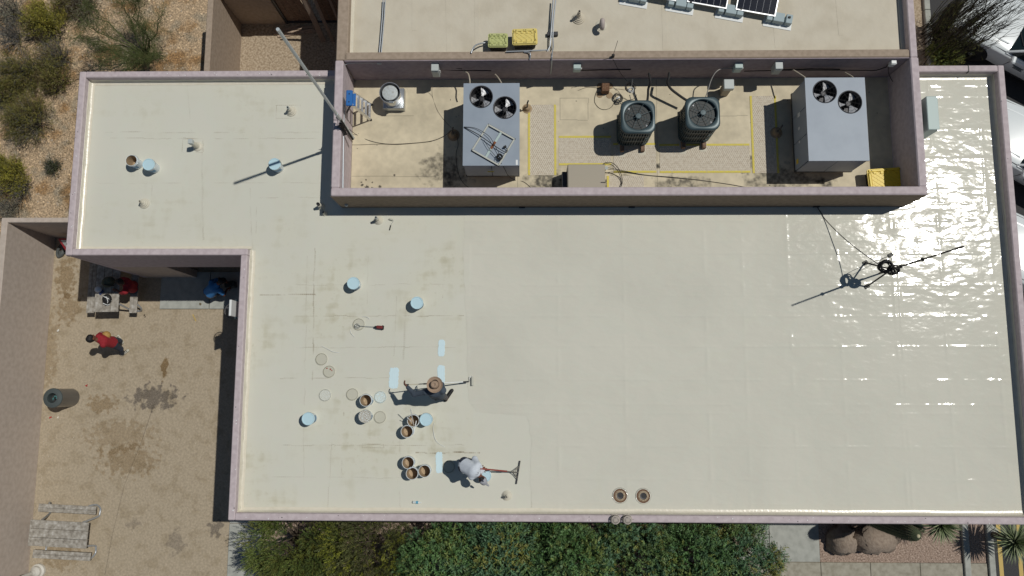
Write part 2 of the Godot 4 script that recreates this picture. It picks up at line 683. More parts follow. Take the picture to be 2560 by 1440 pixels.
func building() -> void:
	var b := Node3D.new()
	b.name = "building"
	add_child(b)
	tag(b, "flat-roofed building with mauve parapets and a sunken rooftop equipment well", "building")
	var P := 0.29          # parapet height
	var T := 0.17          # parapet thickness
	var mv: Material = mats.mauve_stucco
	var cw := [
		# west wing
		[Vector3(-11.95, GROUND, -8.36), Vector3(-11.95 + T, P, -3.37)],
		[Vector3(-11.95 + T, GROUND, -8.36), Vector3(-4.84, P, -8.36 + T)],
		# main block
		[Vector3(-7.36, GROUND, -3.37), Vector3(-7.36 + T, P, 3.27)],
		[Vector3(-7.36 + T, GROUND, 3.27 - T), Vector3(12.52 - T, P, 3.27)],
		[Vector3(12.52 - T, GROUND, -8.40), Vector3(12.52, P, 3.27)],
		[Vector3(9.82, GROUND, -8.40), Vector3(12.52 - T, P, -8.40 + T)],
	]
	for q in cw:
		wall_run(b, q[0], q[1], mv, "parapet_wall")
	# south face of the west wing: a deep fascia over a recessed porch, a pier at its west end
	wall_run(b, Vector3(-11.95 + T, -1.7, -3.37 - T), Vector3(-7.36 + T, P, -3.37), mv, "parapet_wall")
	wall_run(b, Vector3(-11.95 + T, GROUND, -3.37 - 0.22), Vector3(-10.25, -1.702, -3.374), mats.yard_wall_stucco, "pier", 0.0)
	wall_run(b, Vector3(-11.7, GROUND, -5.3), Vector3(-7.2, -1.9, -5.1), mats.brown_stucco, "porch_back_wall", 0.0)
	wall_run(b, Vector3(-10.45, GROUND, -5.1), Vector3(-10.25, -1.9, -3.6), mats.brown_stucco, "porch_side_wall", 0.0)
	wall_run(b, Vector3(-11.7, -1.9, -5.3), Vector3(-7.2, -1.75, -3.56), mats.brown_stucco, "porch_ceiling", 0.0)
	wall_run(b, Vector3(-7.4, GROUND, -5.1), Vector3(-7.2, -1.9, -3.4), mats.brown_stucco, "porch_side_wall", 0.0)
	# roof deck under the membranes
	var deck := MB.new()
	deck.bb(Vector3(-11.8, -0.35, -8.25), Vector3(-7.25, -0.02, -3.5))
	deck.bb(Vector3(-7.25, -0.35, -8.2), Vector3(12.4, -0.02, 3.15))
	deck.bb(Vector3(-4.7, 0.6, -40.0), Vector3(9.7, 0.93, -8.4))
	put(deck, "roof_deck", mats.brown_stucco, b)
	# the sunken equipment well
	var H := 1.22
	wall_run(b, Vector3(-4.84, 0.0, -8.22), Vector3(-4.84 + 0.21, H, -4.9), mv, "well_wall", 0.025)
	wall_run(b, Vector3(9.61, GROUND, -8.22), Vector3(9.82, H, -4.9), mv, "well_wall", 0.025)
	wall_run(b, Vector3(-4.84, 0.0, -4.9), Vector3(9.82, H, -4.69), mv, "well_wall", 0.025)
	# the well's south face is painted brown below its mauve cap
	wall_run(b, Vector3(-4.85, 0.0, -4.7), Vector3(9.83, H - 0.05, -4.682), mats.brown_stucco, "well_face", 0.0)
	wall_run(b, Vector3(-4.62, 0.0, -8.43), Vector3(9.60, H, -8.22), mats.tan_stucco, "well_cap", 0.025)
	wall_run(b, Vector3(-4.61, 0.0, -8.221), Vector3(9.605, H - 0.03, -8.2), grained("plum_stucco", [L(0.26, 0.215, 0.24), L(0.31, 0.26, 0.29), L(0.36, 0.305, 0.335)], 0.5, 0.9, 0.12), "well_face", 0.0)  # mauve face; the plum is darkened, putting its shade into the colour
	# upper roof parapets
	wall_run(b, Vector3(-4.82, GROUND, -40.0), Vector3(-4.53, H, -8.22), mats.tan_stucco, "upper_parapet", 0.02)
	wall_run(b, Vector3(9.62, GROUND, -40.0), Vector3(9.80, H, -8.22), mv, "upper_parapet", 0.02)
	# expansion joint in the north-east parapet
	var j := MB.new()
	j.bb(Vector3(11.591, 0.28, -8.405) + Vector3(-0.012, -0.1, 0.0), Vector3(11.591, 0.28, -8.405) + Vector3(0.012, 0.014, 0.19))
	put(j, "joint", mats.black, b)
	# small scuppers low in the well's south face
	for p in [Vector3(-0.103, 0.12, -4.627), Vector3(2.758, 0.12, -4.642), Vector3(7.54, 0.12, -4.654)]:
		var mb := MB.new()
		mb.box(Vector3(p.x, 0.06, -4.672), Vector3(0.16, 0.07, 0.03))
		put(mb, "scupper", mats.black, b)
	# flecks of white paint and fixings on the parapet caps
	var r := rnd(12)
	var fl := MB.new()
	var dk := MB.new()
	for k in 90:
		var run: Array = cw[[0, 1, 2, 3, 3, 4, 3][r.randi() % 7]]
		var p := Vector3(r.randf_range(run[0].x + 0.02, run[1].x - 0.02), P + 0.002, r.randf_range(run[0].z + 0.02, run[1].z - 0.02))
		var q := PackedVector2Array()
		var s := r.randf_range(0.006, 0.017)
		for e in 7:
			q.append(Vector2(p.x, p.z) + Vector2.from_angle(TAU * e / 7.0) * s * r.randf_range(0.6, 1.2))
		(fl if k % 3 else dk).slab(q, P + 0.001, P + 0.004)
	put(fl, "paint_fleck", mats.white_plastic, b).set_meta("kind", "stuff")
	put(dk, "fixing", mats.dark_metal, b).set_meta("kind", "stuff")


const RX := -12.0
const RZ := -8.45
const RW := 24.6
const RH := 11.8

func dab(data: PackedByteArray, W: int, H: int, a: Vector2, b: Vector2, dark: float, wide: float, n: FastNoiseLite, s: float) -> void:
	var steps := int((b - a).length() * s * 1.3)
	for t in steps:
		var w := a.lerp(b, float(t) / steps)
		var p := (w - Vector2(RX, RZ)) * s
		var wob := n.get_noise_2d(p.x * 0.4, p.y * 0.4 + 300.0) * 2.0
		var k := dark * 0.7 * clampf(0.45 + n.get_noise_2d(p.x * 0.8 + 99.0, p.y * 0.8) * 1.5, 0.0, 1.0)
		var d := (b - a).normalized()
		p += Vector2(-d.y, d.x) * wob
		for q in int(maxf(1.0, wide)):
			var pp := p + Vector2(-d.y, d.x) * q
			var x := int(pp.x)
			var y := int(pp.y)
			if x < 0 or y < 0 or x >= W or y >= H:
				continue
			var idx := (y * W + x) * 3
			for e in 3:
				data[idx + e] = int(data[idx + e] * (1.0 - k * (0.85 + 0.15 * e)))


func roof_colour() -> ImageTexture:
	var s := 66.0
	var W := int(RW * s)
	var H := int(RH * s)
	var data := PackedByteArray()
	data.resize(W * H * 3)
	var na := noise(21, 0.006, 4)
	var nb := noise(22, 0.03, 4)
	var nh := noise(23, 0.02, 4)
	var nv := noise(24, 0.02, 4)
	var nd := noise(25, 0.11, 2)
	for j in H:
		var z := RZ + j / s
		for i in W:
			var x := RX + i / s
			# how trodden and dirty the old membrane is here: most on the unpainted south-west part
			var dirty := clampf(0.35 + na.get_noise_2d(i, j) * 1.1, 0.05, 1.0)
			if x < -7.2 or z < -4.4:
				dirty *= 0.45
			if x > -1.35:
				dirty *= 0.15
			var d := clampf(nb.get_noise_2d(i, j) * 0.9 + nh.get_noise_2d(i * 0.3, j * 2.6) * 0.7 + nv.get_noise_2d(i * 2.6, j * 0.3) * 0.6 - 0.05, 0.0, 1.0)
			d += maxf(0.0, nd.get_noise_2d(i, j) - 0.45) * 1.4
			var k := 1.0 - dirty * d * 0.11 + na.get_noise_2d(i * 0.5 + 50, j * 0.5) * 0.015
			var y := dirty * (0.35 + d)
			var idx := (j * W + i) * 3
			data[idx] = clampi(int(205.0 * k), 0, 255)
			data[idx + 1] = clampi(int((204.5 - y * 3.0) * k), 0, 255)
			data[idx + 2] = clampi(int((191.5 - y * 12.0) * k), 0, 255)
	# laps between the sheets, scuffed dark in places
	var h := 0.0
	for q in [
		[Vector2(-11.334, -6.777), Vector2(-5.502, -6.754), 0.10, 2], [Vector2(-11.43, -6.599), Vector2(-5.496, -6.577), 0.16, 1], [Vector2(-11.447, -5.364), Vector2(-5.453, -5.37), 0.1, 1], [Vector2(-9.939, -5.316), Vector2(-9.902, -4.415), 0.18, 1], [Vector2(-7.086, -4.951), Vector2(-5.44, -4.979), 0.14, 1], [Vector2(-7.108, -4.951), Vector2(-7.082, -3.714), 0.18, 1],
		[Vector2(-9.137, -8.113), Vector2(-8.95, -6.767), 0.05, 2], [Vector2(-8.656, -6.323), Vector2(-8.463, -3.822), 0.07, 3], [Vector2(-7.312, -5.223), Vector2(-7.162, -3.608), 0.08, 2],
		[Vector2(-5.528, -3.606), Vector2(-5.455, -0.174), 0.22, 2], [Vector2(-5.731, -3.394), Vector2(-5.607, 2.325), 0.1, 1], [Vector2(-5.985, -2.634), Vector2(-1.71, -2.654), 0.12, 1], [Vector2(-5.952, -1.818), Vector2(-1.597, -1.832), 0.22, 1], [Vector2(-5.921, -1.012), Vector2(-1.691, -1.028), 0.16, 1], [Vector2(-6.302, -0.223), Vector2(-3.321, -0.25), 0.18, 1], [Vector2(-6.231, 1.457), Vector2(-1.563, 1.44), 0.18, 1], [Vector2(-2.773, 1.623), Vector2(-1.157, 1.617), 0.5, 2], [Vector2(-6.4, 2.25), Vector2(-3.165, 2.246), 0.12, 1], [Vector2(0.153, 0.718), Vector2(0.111, 3.175), 0.12, 1],
		[Vector2(-3.367, -2.34), Vector2(-3.395, -0.79), 0.1, 1], [Vector2(-4.628, 0.632), Vector2(-4.641, 0.883), 0.3, 2], [Vector2(-4.649, 1.581), Vector2(-4.652, 2.124), 0.2, 1], [Vector2(-2.157, -2.654), Vector2(-2.162, -2.288), 0.22, 1], [Vector2(-6.917, -2.392), Vector2(-5.453, -2.392), 0.25, 2], [Vector2(-4.124, -3.392), Vector2(-4.111, -2.132), 0.1, 1], [Vector2(-3.101, -2.028), Vector2(-3.125, -0.688), 0.07, 3], [Vector2(-4.918, 1.134), Vector2(-4.957, 3.007), 0.1, 1], [Vector2(-3.193, 0.928), Vector2(-3.148, 2.998), 0.09, 1]]:
		dab(data, W, H, q[0], q[1], q[2], q[3], nb, s)
	# patches welded round the pipes
	for q in [[Vector2(-6.717, -7.505), Vector2(-6.054, -7.133)], [Vector2(-9.177, -6.568), Vector2(-8.639, -6.212)], [Vector2(-4.146, 1.43), Vector2(-3.586, 1.507)]]:
		var a: Vector2 = q[0]
		var b: Vector2 = q[1]
		for e in [[a, Vector2(b.x, a.y)], [Vector2(b.x, a.y), b], [b, Vector2(a.x, b.y)], [Vector2(a.x, b.y), a]]:
			dab(data, W, H, e[0], e[1], 0.2, 1, nb, s)
	return ImageTexture.create_from_image(Image.create_from_data(W, H, false, Image.FORMAT_RGB8, data))


# relief of the freshly rolled coating: board joints, ridges and roller ripple (metres)
func coat_relief(x0: float, z0: float, w: float, h: float) -> ImageTexture:
	var s := 80.0
	var W := int(w * s)
	var H := int(h * s)
	var f := PackedFloat32Array()
	f.resize(W * H)
	var n1 := noise(31, 0.020, 3)
	var n2 := noise(32, 0.075, 3)
	var n3 := noise(33, 0.012, 2)
	var rows := PackedFloat32Array()
	var cols := PackedFloat32Array()
	rows.resize(H)
	cols.resize(W)
	var zs := [-7.978, -7.679, -6.779, -5.974, -5.543, -5.136, -4.773, -4.327, -3.464, -2.632, -2.363, -1.829, -1.055, -0.208, 0.411, 0.629, 1.447, 2.256, 2.855, -3.8]
	var amp := [1.0, 0.7, 0.9, 0.8, 0.6, 0.9, 0.6, 0.9, 0.9, 0.9, 0.6, 0.9, 1.0, 1.0, 0.9, 0.6, 0.8, 0.8, 0.9, 0.5]
	var xs := [-1.493, 0.824, 2.517, 4.612, 5.58, 6.75, 8.019, 9.436, 9.558, 10.668, 11.958]
	for j in H:
		var z := z0 + j / s
		for k in zs.size():
			var d: float = (z - zs[k]) / 0.035
			if absf(d) < 4.0:
				rows[j] += amp[k] * exp(-d * d)
	for i in W:
		var x := x0 + i / s
		for q in xs:
			var d: float = (x - q) / 0.05
			if absf(d) < 4.0:
				cols[i] += exp(-d * d)
	for j in H:
		for i in W:
			var mod := clampf(0.55 + n1.get_noise_2d(i * 0.8, j * 0.25 + 700.0) * 1.3, 0.0, 1.3)
			var v := rows[j] * 0.0052 * mod + cols[i] * 0.0040 * clampf(0.4 + n1.get_noise_2d(i * 0.2 + 300.0, j * 0.7) * 1.6, 0.0, 1.3)
			v += n1.get_noise_2d(i * 0.55, j * 1.25) * 0.0042
			v += n3.get_noise_2d(i, j) * 0.005
			v += n2.get_noise_2d(i * 0.55, j * 0.9) * 0.0015 + n2.get_noise_2d(i * 1.6 + 900.0, j * 2.1) * 0.00022
			v += -0.017 * j / s + 0.014 * i / s
			f[j * W + i] = v * 100.0
	return ImageTexture.create_from_image(Image.create_from_data(W, H, false, Image.FORMAT_RF, f.to_byte_array()))


func roof_sheets() -> void:
	var m := StandardMaterial3D.new()
	m.resource_name = "old_membrane"
	m.albedo_texture = roof_colour()
	m.roughness = 0.7
	m.texture_repeat = false
	m.heightmap_enabled = true
	m.heightmap_texture = grey_tex(41, 0.006, 3)
	m.heightmap_scale = 1.2
	mats["old_membrane"] = m
	var rect := Rect2(RX, RZ, RW, RH)
	var mb := MB.new()
	mb.slab(PackedVector2Array([Vector2(-11.79, -8.2), Vector2(-4.84, -8.2), Vector2(-4.84, -4.68), Vector2(9.82, -4.68), Vector2(9.82, -8.24), Vector2(12.36, -8.24), Vector2(12.36, 3.11), Vector2(-7.2, 3.11), Vector2(-7.2, -3.53), Vector2(-11.79, -3.53)]), -0.02, 0.0, Transform3D.IDENTITY, rect)
	structure(mb, "roof_membrane", m)

	# the new coating on the east part, still wet
	var x0 := -1.5
	var z0 := -8.25
	var w := 13.9
	var h := 11.4
	var c := StandardMaterial3D.new()
	c.resource_name = "wet_coating"
	c.albedo_texture = ramp_tex(61, 0.006, 4, [L(0.60, 0.59, 0.51), L(0.63, 0.62, 0.535), L(0.65, 0.635, 0.55)], 512)
	c.roughness = 0.09
	c.metallic_specular = 0.36
	c.heightmap_enabled = true
	c.heightmap_texture = coat_relief(x0, z0, w, h)
	c.heightmap_scale = 1.0
	c.texture_repeat = false
	mats["wet_coating"] = c
	var r := rnd(5)
	var pts := PackedVector2Array()
	var edge := [Vector2(-1.624, -4.401), Vector2(-1.634, -3.39), Vector2(-1.569, -2.132), Vector2(-1.503, -0.691), Vector2(-1.452, 0.322), Vector2(-1.267, 0.622), Vector2(0.032, 0.718), Vector2(0.132, 1.315), Vector2(0.101, 2.3), Vector2(0.151, 3.107)]
	for k in edge.size() - 1:
		for t in 8:
			pts.append((edge[k] as Vector2).lerp(edge[k + 1], t / 8.0) + Vector2(r.randf_range(-0.02, 0.02), 0))
	pts.append(Vector2(pts[-1].x, 3.09))
	pts.append_array([Vector2(12.34, 3.09), Vector2(12.34, -8.22), Vector2(9.825, -8.22), Vector2(9.825, -4.675), Vector2(pts[0].x, -4.675)])
	var co := MB.new()
	co.slab(pts, 0.0005, 0.004, Transform3D.IDENTITY, Rect2(x0, z0, w, h), false)
	structure(co, "wet_roof_coating", c)

	# membrane turned up the foot of the parapets, a rounded cove, creamier where it was painted first
	var cream := grained("cove_paint", [L(0.62, 0.58, 0.47), L(0.67, 0.63, 0.52), L(0.7, 0.66, 0.56)], 0.4, 0.3, 0.3)
	var cove := MB.new()
	var runs := [
		[Vector2(-11.78, -8.19), Vector2(-11.78, -3.54)], [Vector2(-4.845, -8.19), Vector2(-11.78, -8.19)], [Vector2(-11.78, -3.54), Vector2(-7.19, -3.54)],
		[Vector2(-7.19, -3.54), Vector2(-7.19, 3.1)], [Vector2(-7.19, 3.1), Vector2(12.35, 3.1)], [Vector2(12.35, 3.1), Vector2(12.35, -8.23)], [Vector2(12.35, -8.23), Vector2(9.825, -8.23)]]
	for q in runs:
		var a: Vector2 = q[0]
		var b: Vector2 = q[1]
		var d := (b - a).normalized()
		var inn := Vector2(d.y, -d.x)
		var steps := int((b - a).length() / 0.25)
		var prof := [[0.11, 0.005], [0.06, 0.012], [0.03, 0.03], [0.012, 0.065], [0.004, 0.11], [0.0, 0.112]]
		for k in steps:
			for e in prof.size() - 1:
				var q4: Array[Vector3] = []
				for g in 4:
					var t := float(k + (1 if g == 1 or g == 2 else 0)) / steps
					var pr: Array = prof[e + (1 if g > 1 else 0)]
					var wob := sin(t * 40.0 + a.x) * 0.006 + sin(t * 93.0 + a.y) * 0.004
					var p: Vector2 = a.lerp(b, t) + inn * (pr[0] + (wob if e < 2 else 0.0))
					q4.append(Vector3(p.x, pr[1] + (wob if e > 2 else 0.0), p.y))
				var dn := Vector2(prof[e + 1][0] - prof[e][0], prof[e + 1][1] - prof[e][1]).normalized()
				cove.quad(q4[0], q4[1], q4[2], q4[3], Vector3(inn.x * dn.y, -dn.x, inn.y * dn.y).normalized())
	structure(cove, "roof_cove", cream)


# blades of a fan lying under a round opening
func fan_blades(parent: Node3D, ct: Vector3, r: float, count: int, start: float, pitch: float, wide: float) -> void:
	for k in count:
		var t := start + TAU * k / count
		var mb := MB.new()
		var rows := 6
		var first := mb.v.size()
		for i in rows + 1:
			var rr := lerpf(r * 0.25, r * 0.95, float(i) / rows)
			for e in 5:
				var s := (e / 4.0 - 0.5)
				var half := wide * (0.62 + 0.5 * float(i) / rows)
				var a := t + s * half * 2.0 + 0.18 * float(i) / rows
				var p := ct + Vector3(cos(a) * rr, -s * pitch * rr + 0.012 * cos(s * 3.0), sin(a) * rr)
				mb.vert(p, Vector3(-sin(a) * pitch * 0.9, 1, cos(a) * pitch * 0.9).normalized())
		for i in rows:
			for e in 4:
				var a := first + i * 5 + e
				mb.face(a, a + 1, a + 6)
				mb.face(a, a + 6, a + 5)
		put(mb, "fan_blade", mats.blade_metal, parent)
	var hub := MB.new()
	hub.lathe([Vector2(r * 0.25, -0.12), Vector2(r * 0.25, 0.012), Vector2(r * 0.2, 0.02), Vector2(0, 0.021)], 20, Transform3D(Basis.IDENTITY, ct))
	put(hub, "fan_hub", mats.dark_metal, parent)


func rooftop_unit(label: String, lo: Vector3, hi: Vector3, fans: Array, fan_r: float) -> Node3D:
	# lo, hi: outer corners; the cabinet stands 0.24 above the roof on a curb
	var o := thing("rooftop_air_conditioner", label, "air conditioner", Vector3((lo.x + hi.x) * 0.5, 0, (lo.z + hi.z) * 0.5), "large grey rooftop air conditioners")
	var g: Material = mats.grey_paint
	var body := at(o)
	var y0 := 0.22
	var y1 := hi.y - 0.02
	# side sheets, each a panel with recessed joints
	for s in 4:
		var x: bool = s < 2
		var n := 3 if x else 2
		for k in n:
			var pn := at(o)
			var a := float(k) / n
			var b := float(k + 1) / n
			if x:
				var px: float = lo.x + 0.02 if s == 0 else hi.x - 0.02
				pn.bb(Vector3(px - 0.012, y0 + 0.1, lerpf(lo.z + 0.03, hi.z - 0.03, a) + 0.006), Vector3(px + 0.012, y1 - 0.03, lerpf(lo.z + 0.03, hi.z - 0.03, b) - 0.006), 0.006)
			else:
				var pz: float = lo.z + 0.02 if s == 2 else hi.z - 0.02
				pn.bb(Vector3(lerpf(lo.x + 0.03, hi.x - 0.03, a) + 0.006, y0 + 0.1, pz - 0.012), Vector3(lerpf(lo.x + 0.03, hi.x - 0.03, b) - 0.006, y1 - 0.03, pz + 0.012), 0.006)
			put(pn, "side_panel", g, o)
	# frame, curb, and inner lining under the fans
	body.bb(Vector3(lo.x + 0.035, y0, lo.z + 0.035), Vector3(hi.x - 0.035, hi.y - 0.36, hi.z - 0.035))
	put(body, "cabinet", mats.dark_metal, o)
	var rail := at(o)
	rail.bb(Vector3(lo.x + 0.01, y0, lo.z + 0.01), Vector3(hi.x - 0.01, y0 + 0.09, lo.z + 0.05))
	rail.bb(Vector3(lo.x + 0.01, y0, hi.z - 0.05), Vector3(hi.x - 0.01, y0 + 0.09, hi.z - 0.01))
	rail.bb(Vector3(lo.x + 0.01, y0, lo.z + 0.05), Vector3(lo.x + 0.05, y0 + 0.09, hi.z - 0.05))
	rail.bb(Vector3(hi.x - 0.05, y0, lo.z + 0.05), Vector3(hi.x - 0.01, y0 + 0.09, hi.z - 0.05))
	put(rail, "base_rail", mats.dark_metal, o)
	var curb := at(o)
	curb.bb(Vector3(lo.x + 0.12, 0.0, lo.z + 0.12), Vector3(hi.x - 0.12, y0, hi.z - 0.12))
	put(curb, "curb", mats.tan_stucco, o)
	# lid with round openings
	var top := at(o)
	var zmin := 1e9
	for f in fans:
		zmin = minf(zmin, f.z - fan_r - 0.02)
	var s := fan_r + 0.02
	var xm: float = (fans[0].x + fans[1].x) * 0.5
	for k in 2:
		var f: Vector3 = fans[k]
		var xa: float = lo.x if k == 0 else xm
		var xb: float = xm if k == 0 else hi.x
		top.holed(Vector3(f.x, hi.y, f.z), s, s, fan_r)
		for e in [[xa, lo.z, xb, f.z - s], [xa, f.z + s, xb, hi.z], [xa, f.z - s, f.x - s, f.z + s], [f.x + s, f.z - s, xb, f.z + s]]:
			if e[2] - e[0] > 0.001 and e[3] - e[1] > 0.001:
				top.quad(Vector3(e[0], hi.y, e[1]), Vector3(e[2], hi.y, e[1]), Vector3(e[2], hi.y, e[3]), Vector3(e[0], hi.y, e[3]), Vector3.UP)
	for e in [[Vector3(lo.x, hi.y, lo.z), Vector3(hi.x, hi.y, lo.z), Vector3(0, 0, -1)], [Vector3(lo.x, hi.y, hi.z), Vector3(hi.x, hi.y, hi.z), Vector3(0, 0, 1)], [Vector3(lo.x, hi.y, lo.z), Vector3(lo.x, hi.y, hi.z), Vector3(-1, 0, 0)], [Vector3(hi.x, hi.y, lo.z), Vector3(hi.x, hi.y, hi.z), Vector3(1, 0, 0)]]:
		top.quad(e[0], e[1], e[1] - Vector3(0, 0.05, 0), e[0] - Vector3(0, 0.05, 0), e[2])
	put(top, "top_panel", g, o)
	for f in fans:
		var ring := at(o)
		ring.lathe([Vector2(fan_r, -0.34), Vector2(fan_r, 0.008), Vector2(fan_r + 0.012, 0.012), Vector2(fan_r + 0.022, 0.002)], 32, Transform3D(Basis.IDENTITY, Vector3(f.x, hi.y, f.z)))
		put(ring, "fan_ring", mats.dark_metal, o)
		var holder := Node3D.new()
		holder.name = "fan"
		o.add_child(holder, true)
		fan_blades(holder, Vector3(f.x, hi.y - 0.13, f.z) - o.position, fan_r, 3, -1.35 if fans.find(f) == 0 else -1.2, 0.55, 0.4)
		var wire := MB.new()
		for k in 4:
			var t := TAU * (k + 0.3) / 8.0
			var d := Vector3(cos(t), 0, sin(t)) * (fan_r + 0.015)
			wire.tube([f - d - o.position + Vector3(0, hi.y + 0.008, 0), f + d - o.position + Vector3(0, hi.y + 0.008, 0)], 0.004, 5)
		for rr in [0.5, 0.8]:
			var c := []
			for k in 25:
				c.append(Vector3(f.x + cos(TAU * k / 24) * fan_r * rr, hi.y + 0.006, f.z + sin(TAU * k / 24) * fan_r * rr) - o.position)
			wire.tube(c, 0.0025, 4, false)
		put(wire, "wire_guard", mats.black, holder)
	return o


func condenser(label: String, at_roof: Vector3, size: float, height: float) -> Node3D:
	var o := thing("condenser_unit", label, "air conditioner", at_roof, "round-cornered condenser units on rails")
	var h := size * 0.5
	var y0 := 0.14
	var poly := PackedVector2Array()
	var cr := h * 0.42
	for c in 4:
		var sx: float = [1, -1, -1, 1][c]
		var sz: float = [1, 1, -1, -1][c]
		for k in 6:
			var t := PI / 2 * (c + k / 5.0)
			poly.append(Vector2(sx * (h - cr), sz * (h - cr)) + Vector2.from_angle(t) * cr)
	var small := PackedVector2Array()
	for p in poly:
		small.append(p * 0.86)
	var core := MB.new()
	core.slab(small, y0, height - 0.07)
	put(core, "coil", mats.dark_louvre, o)
	# vertical louvre bars all round
	for k in poly.size():
		var a := poly[k]
		var b := poly[(k + 1) % poly.size()]
		var n := int((b - a).length() / 0.075) + 1
		for e in n:
			var p := a.lerp(b, float(e) / n) * 0.95
			var bar := MB.new()
			bar.box(Vector3(p.x, (y0 + height) * 0.5 - 0.03, p.y), Vector3(0.022, height - y0 - 0.1, 0.012), Basis(Vector3.UP, -atan2(p.y, p.x) + PI / 2), 0.003)
			put(bar, "louvre_bar", mats.slate_metal, o)
	var ring := MB.new()
	for y in [y0 + 0.02, lerpf(y0, height, 0.36), lerpf(y0, height, 0.68)]:
		var wide := PackedVector2Array()
		for p in poly:
			wide.append(p * 0.965)
		ring.slab(wide, y - 0.018, y + 0.018)
	put(ring, "band", mats.slate_metal, o)
	# the cap: rounded square with a round opening, dished
	var cap := MB.new()
	var fr := h * 0.8
	var seg := 48
	var first := cap.v.size()
	for k in seg + 1:
		var t := TAU * k / seg
		var d := Vector2.from_angle(t)
		var outer := 0.0
		for e in poly.size():
			var hit = Geometry2D.segment_intersects_segment(Vector2.ZERO, d * 3.0, poly[e], poly[(e + 1) % poly.size()])
			if hit != null:
				outer = (hit as Vector2).length()
		for lv in [[fr, -0.28, Vector3(-d.x, 0.1, -d.y)], [fr, 0.0, Vector3(-d.x, 0.3, -d.y)], [fr + 0.02, 0.012, Vector3(-d.x * 0.3, 1, -d.y * 0.3)], [outer - 0.03, 0.0, Vector3(d.x * 0.35, 1, d.y * 0.35)], [outer, -0.03, Vector3(d.x, 0.6, d.y)], [outer, -0.09, Vector3(d.x, 0, d.y)]]:
			cap.vert(Vector3(d.x * lv[0], height + lv[1], d.y * lv[0]), (lv[2] as Vector3).normalized())
	for k in seg:
		for e in 5:
			var a := first + k * 6 + e
			cap.face(a, a + 1, a + 7)
			cap.face(a, a + 7, a + 6)
	put(cap, "cap", mats.slate_metal, o)
	var fan := Node3D.new()
	fan.name = "fan"
	o.add_child(fan)
	fan_blades(fan, Vector3(0, height - 0.12, 0), fr, 2, -1.9, 0.36, 0.62)
	var floor_ := MB.new()
	floor_.lathe([Vector2(0, height - 0.28), Vector2(fr, height - 0.28)], 24)
	put(floor_, "fan_well", mats.slate_metal, fan)
	var w := MB.new()
	for k in 8:
		var t := TAU * (k + 0.5) / 8.0
		w.tube([Vector3(cos(t) * fr * 0.2, height + 0.03, sin(t) * fr * 0.2), Vector3(cos(t) * fr, height + 0.005, sin(t) * fr)], 0.006, 5)
	for rr in [0.4, 0.6, 0.8]:
		var c := []
		for k in 25:
			c.append(Vector3(cos(TAU * k / 24) * fr * rr, height + 0.02, sin(TAU * k / 24) * fr * rr))
		w.tube(c, 0.003, 4, false)
	w.lathe([Vector2(fr * 0.22, height + 0.01), Vector2(fr * 0.22, height + 0.035), Vector2(fr * 0.18, height + 0.045), Vector2(0, height + 0.046)], 20)
	put(w, "wire_guard", mats.slate_metal, fan)
	for sx in [-0.27, 0.27]:
		var sl := MB.new()
		sl.bb(Vector3(sx - 0.05, 0.01, -0.5), Vector3(sx + 0.05, y0, 0.55), 0.008)
		put(sl, "rail", mats.brown_wood, o)
		var pd := MB.new()
		pd.bb(Vector3(sx - 0.09, 0.001, 0.25), Vector3(sx + 0.09, 0.012, 0.68 if sx < 0 else 0.62), 0.004)
		put(pd, "rail_pad", mats.boot_flashing, o)
	return o


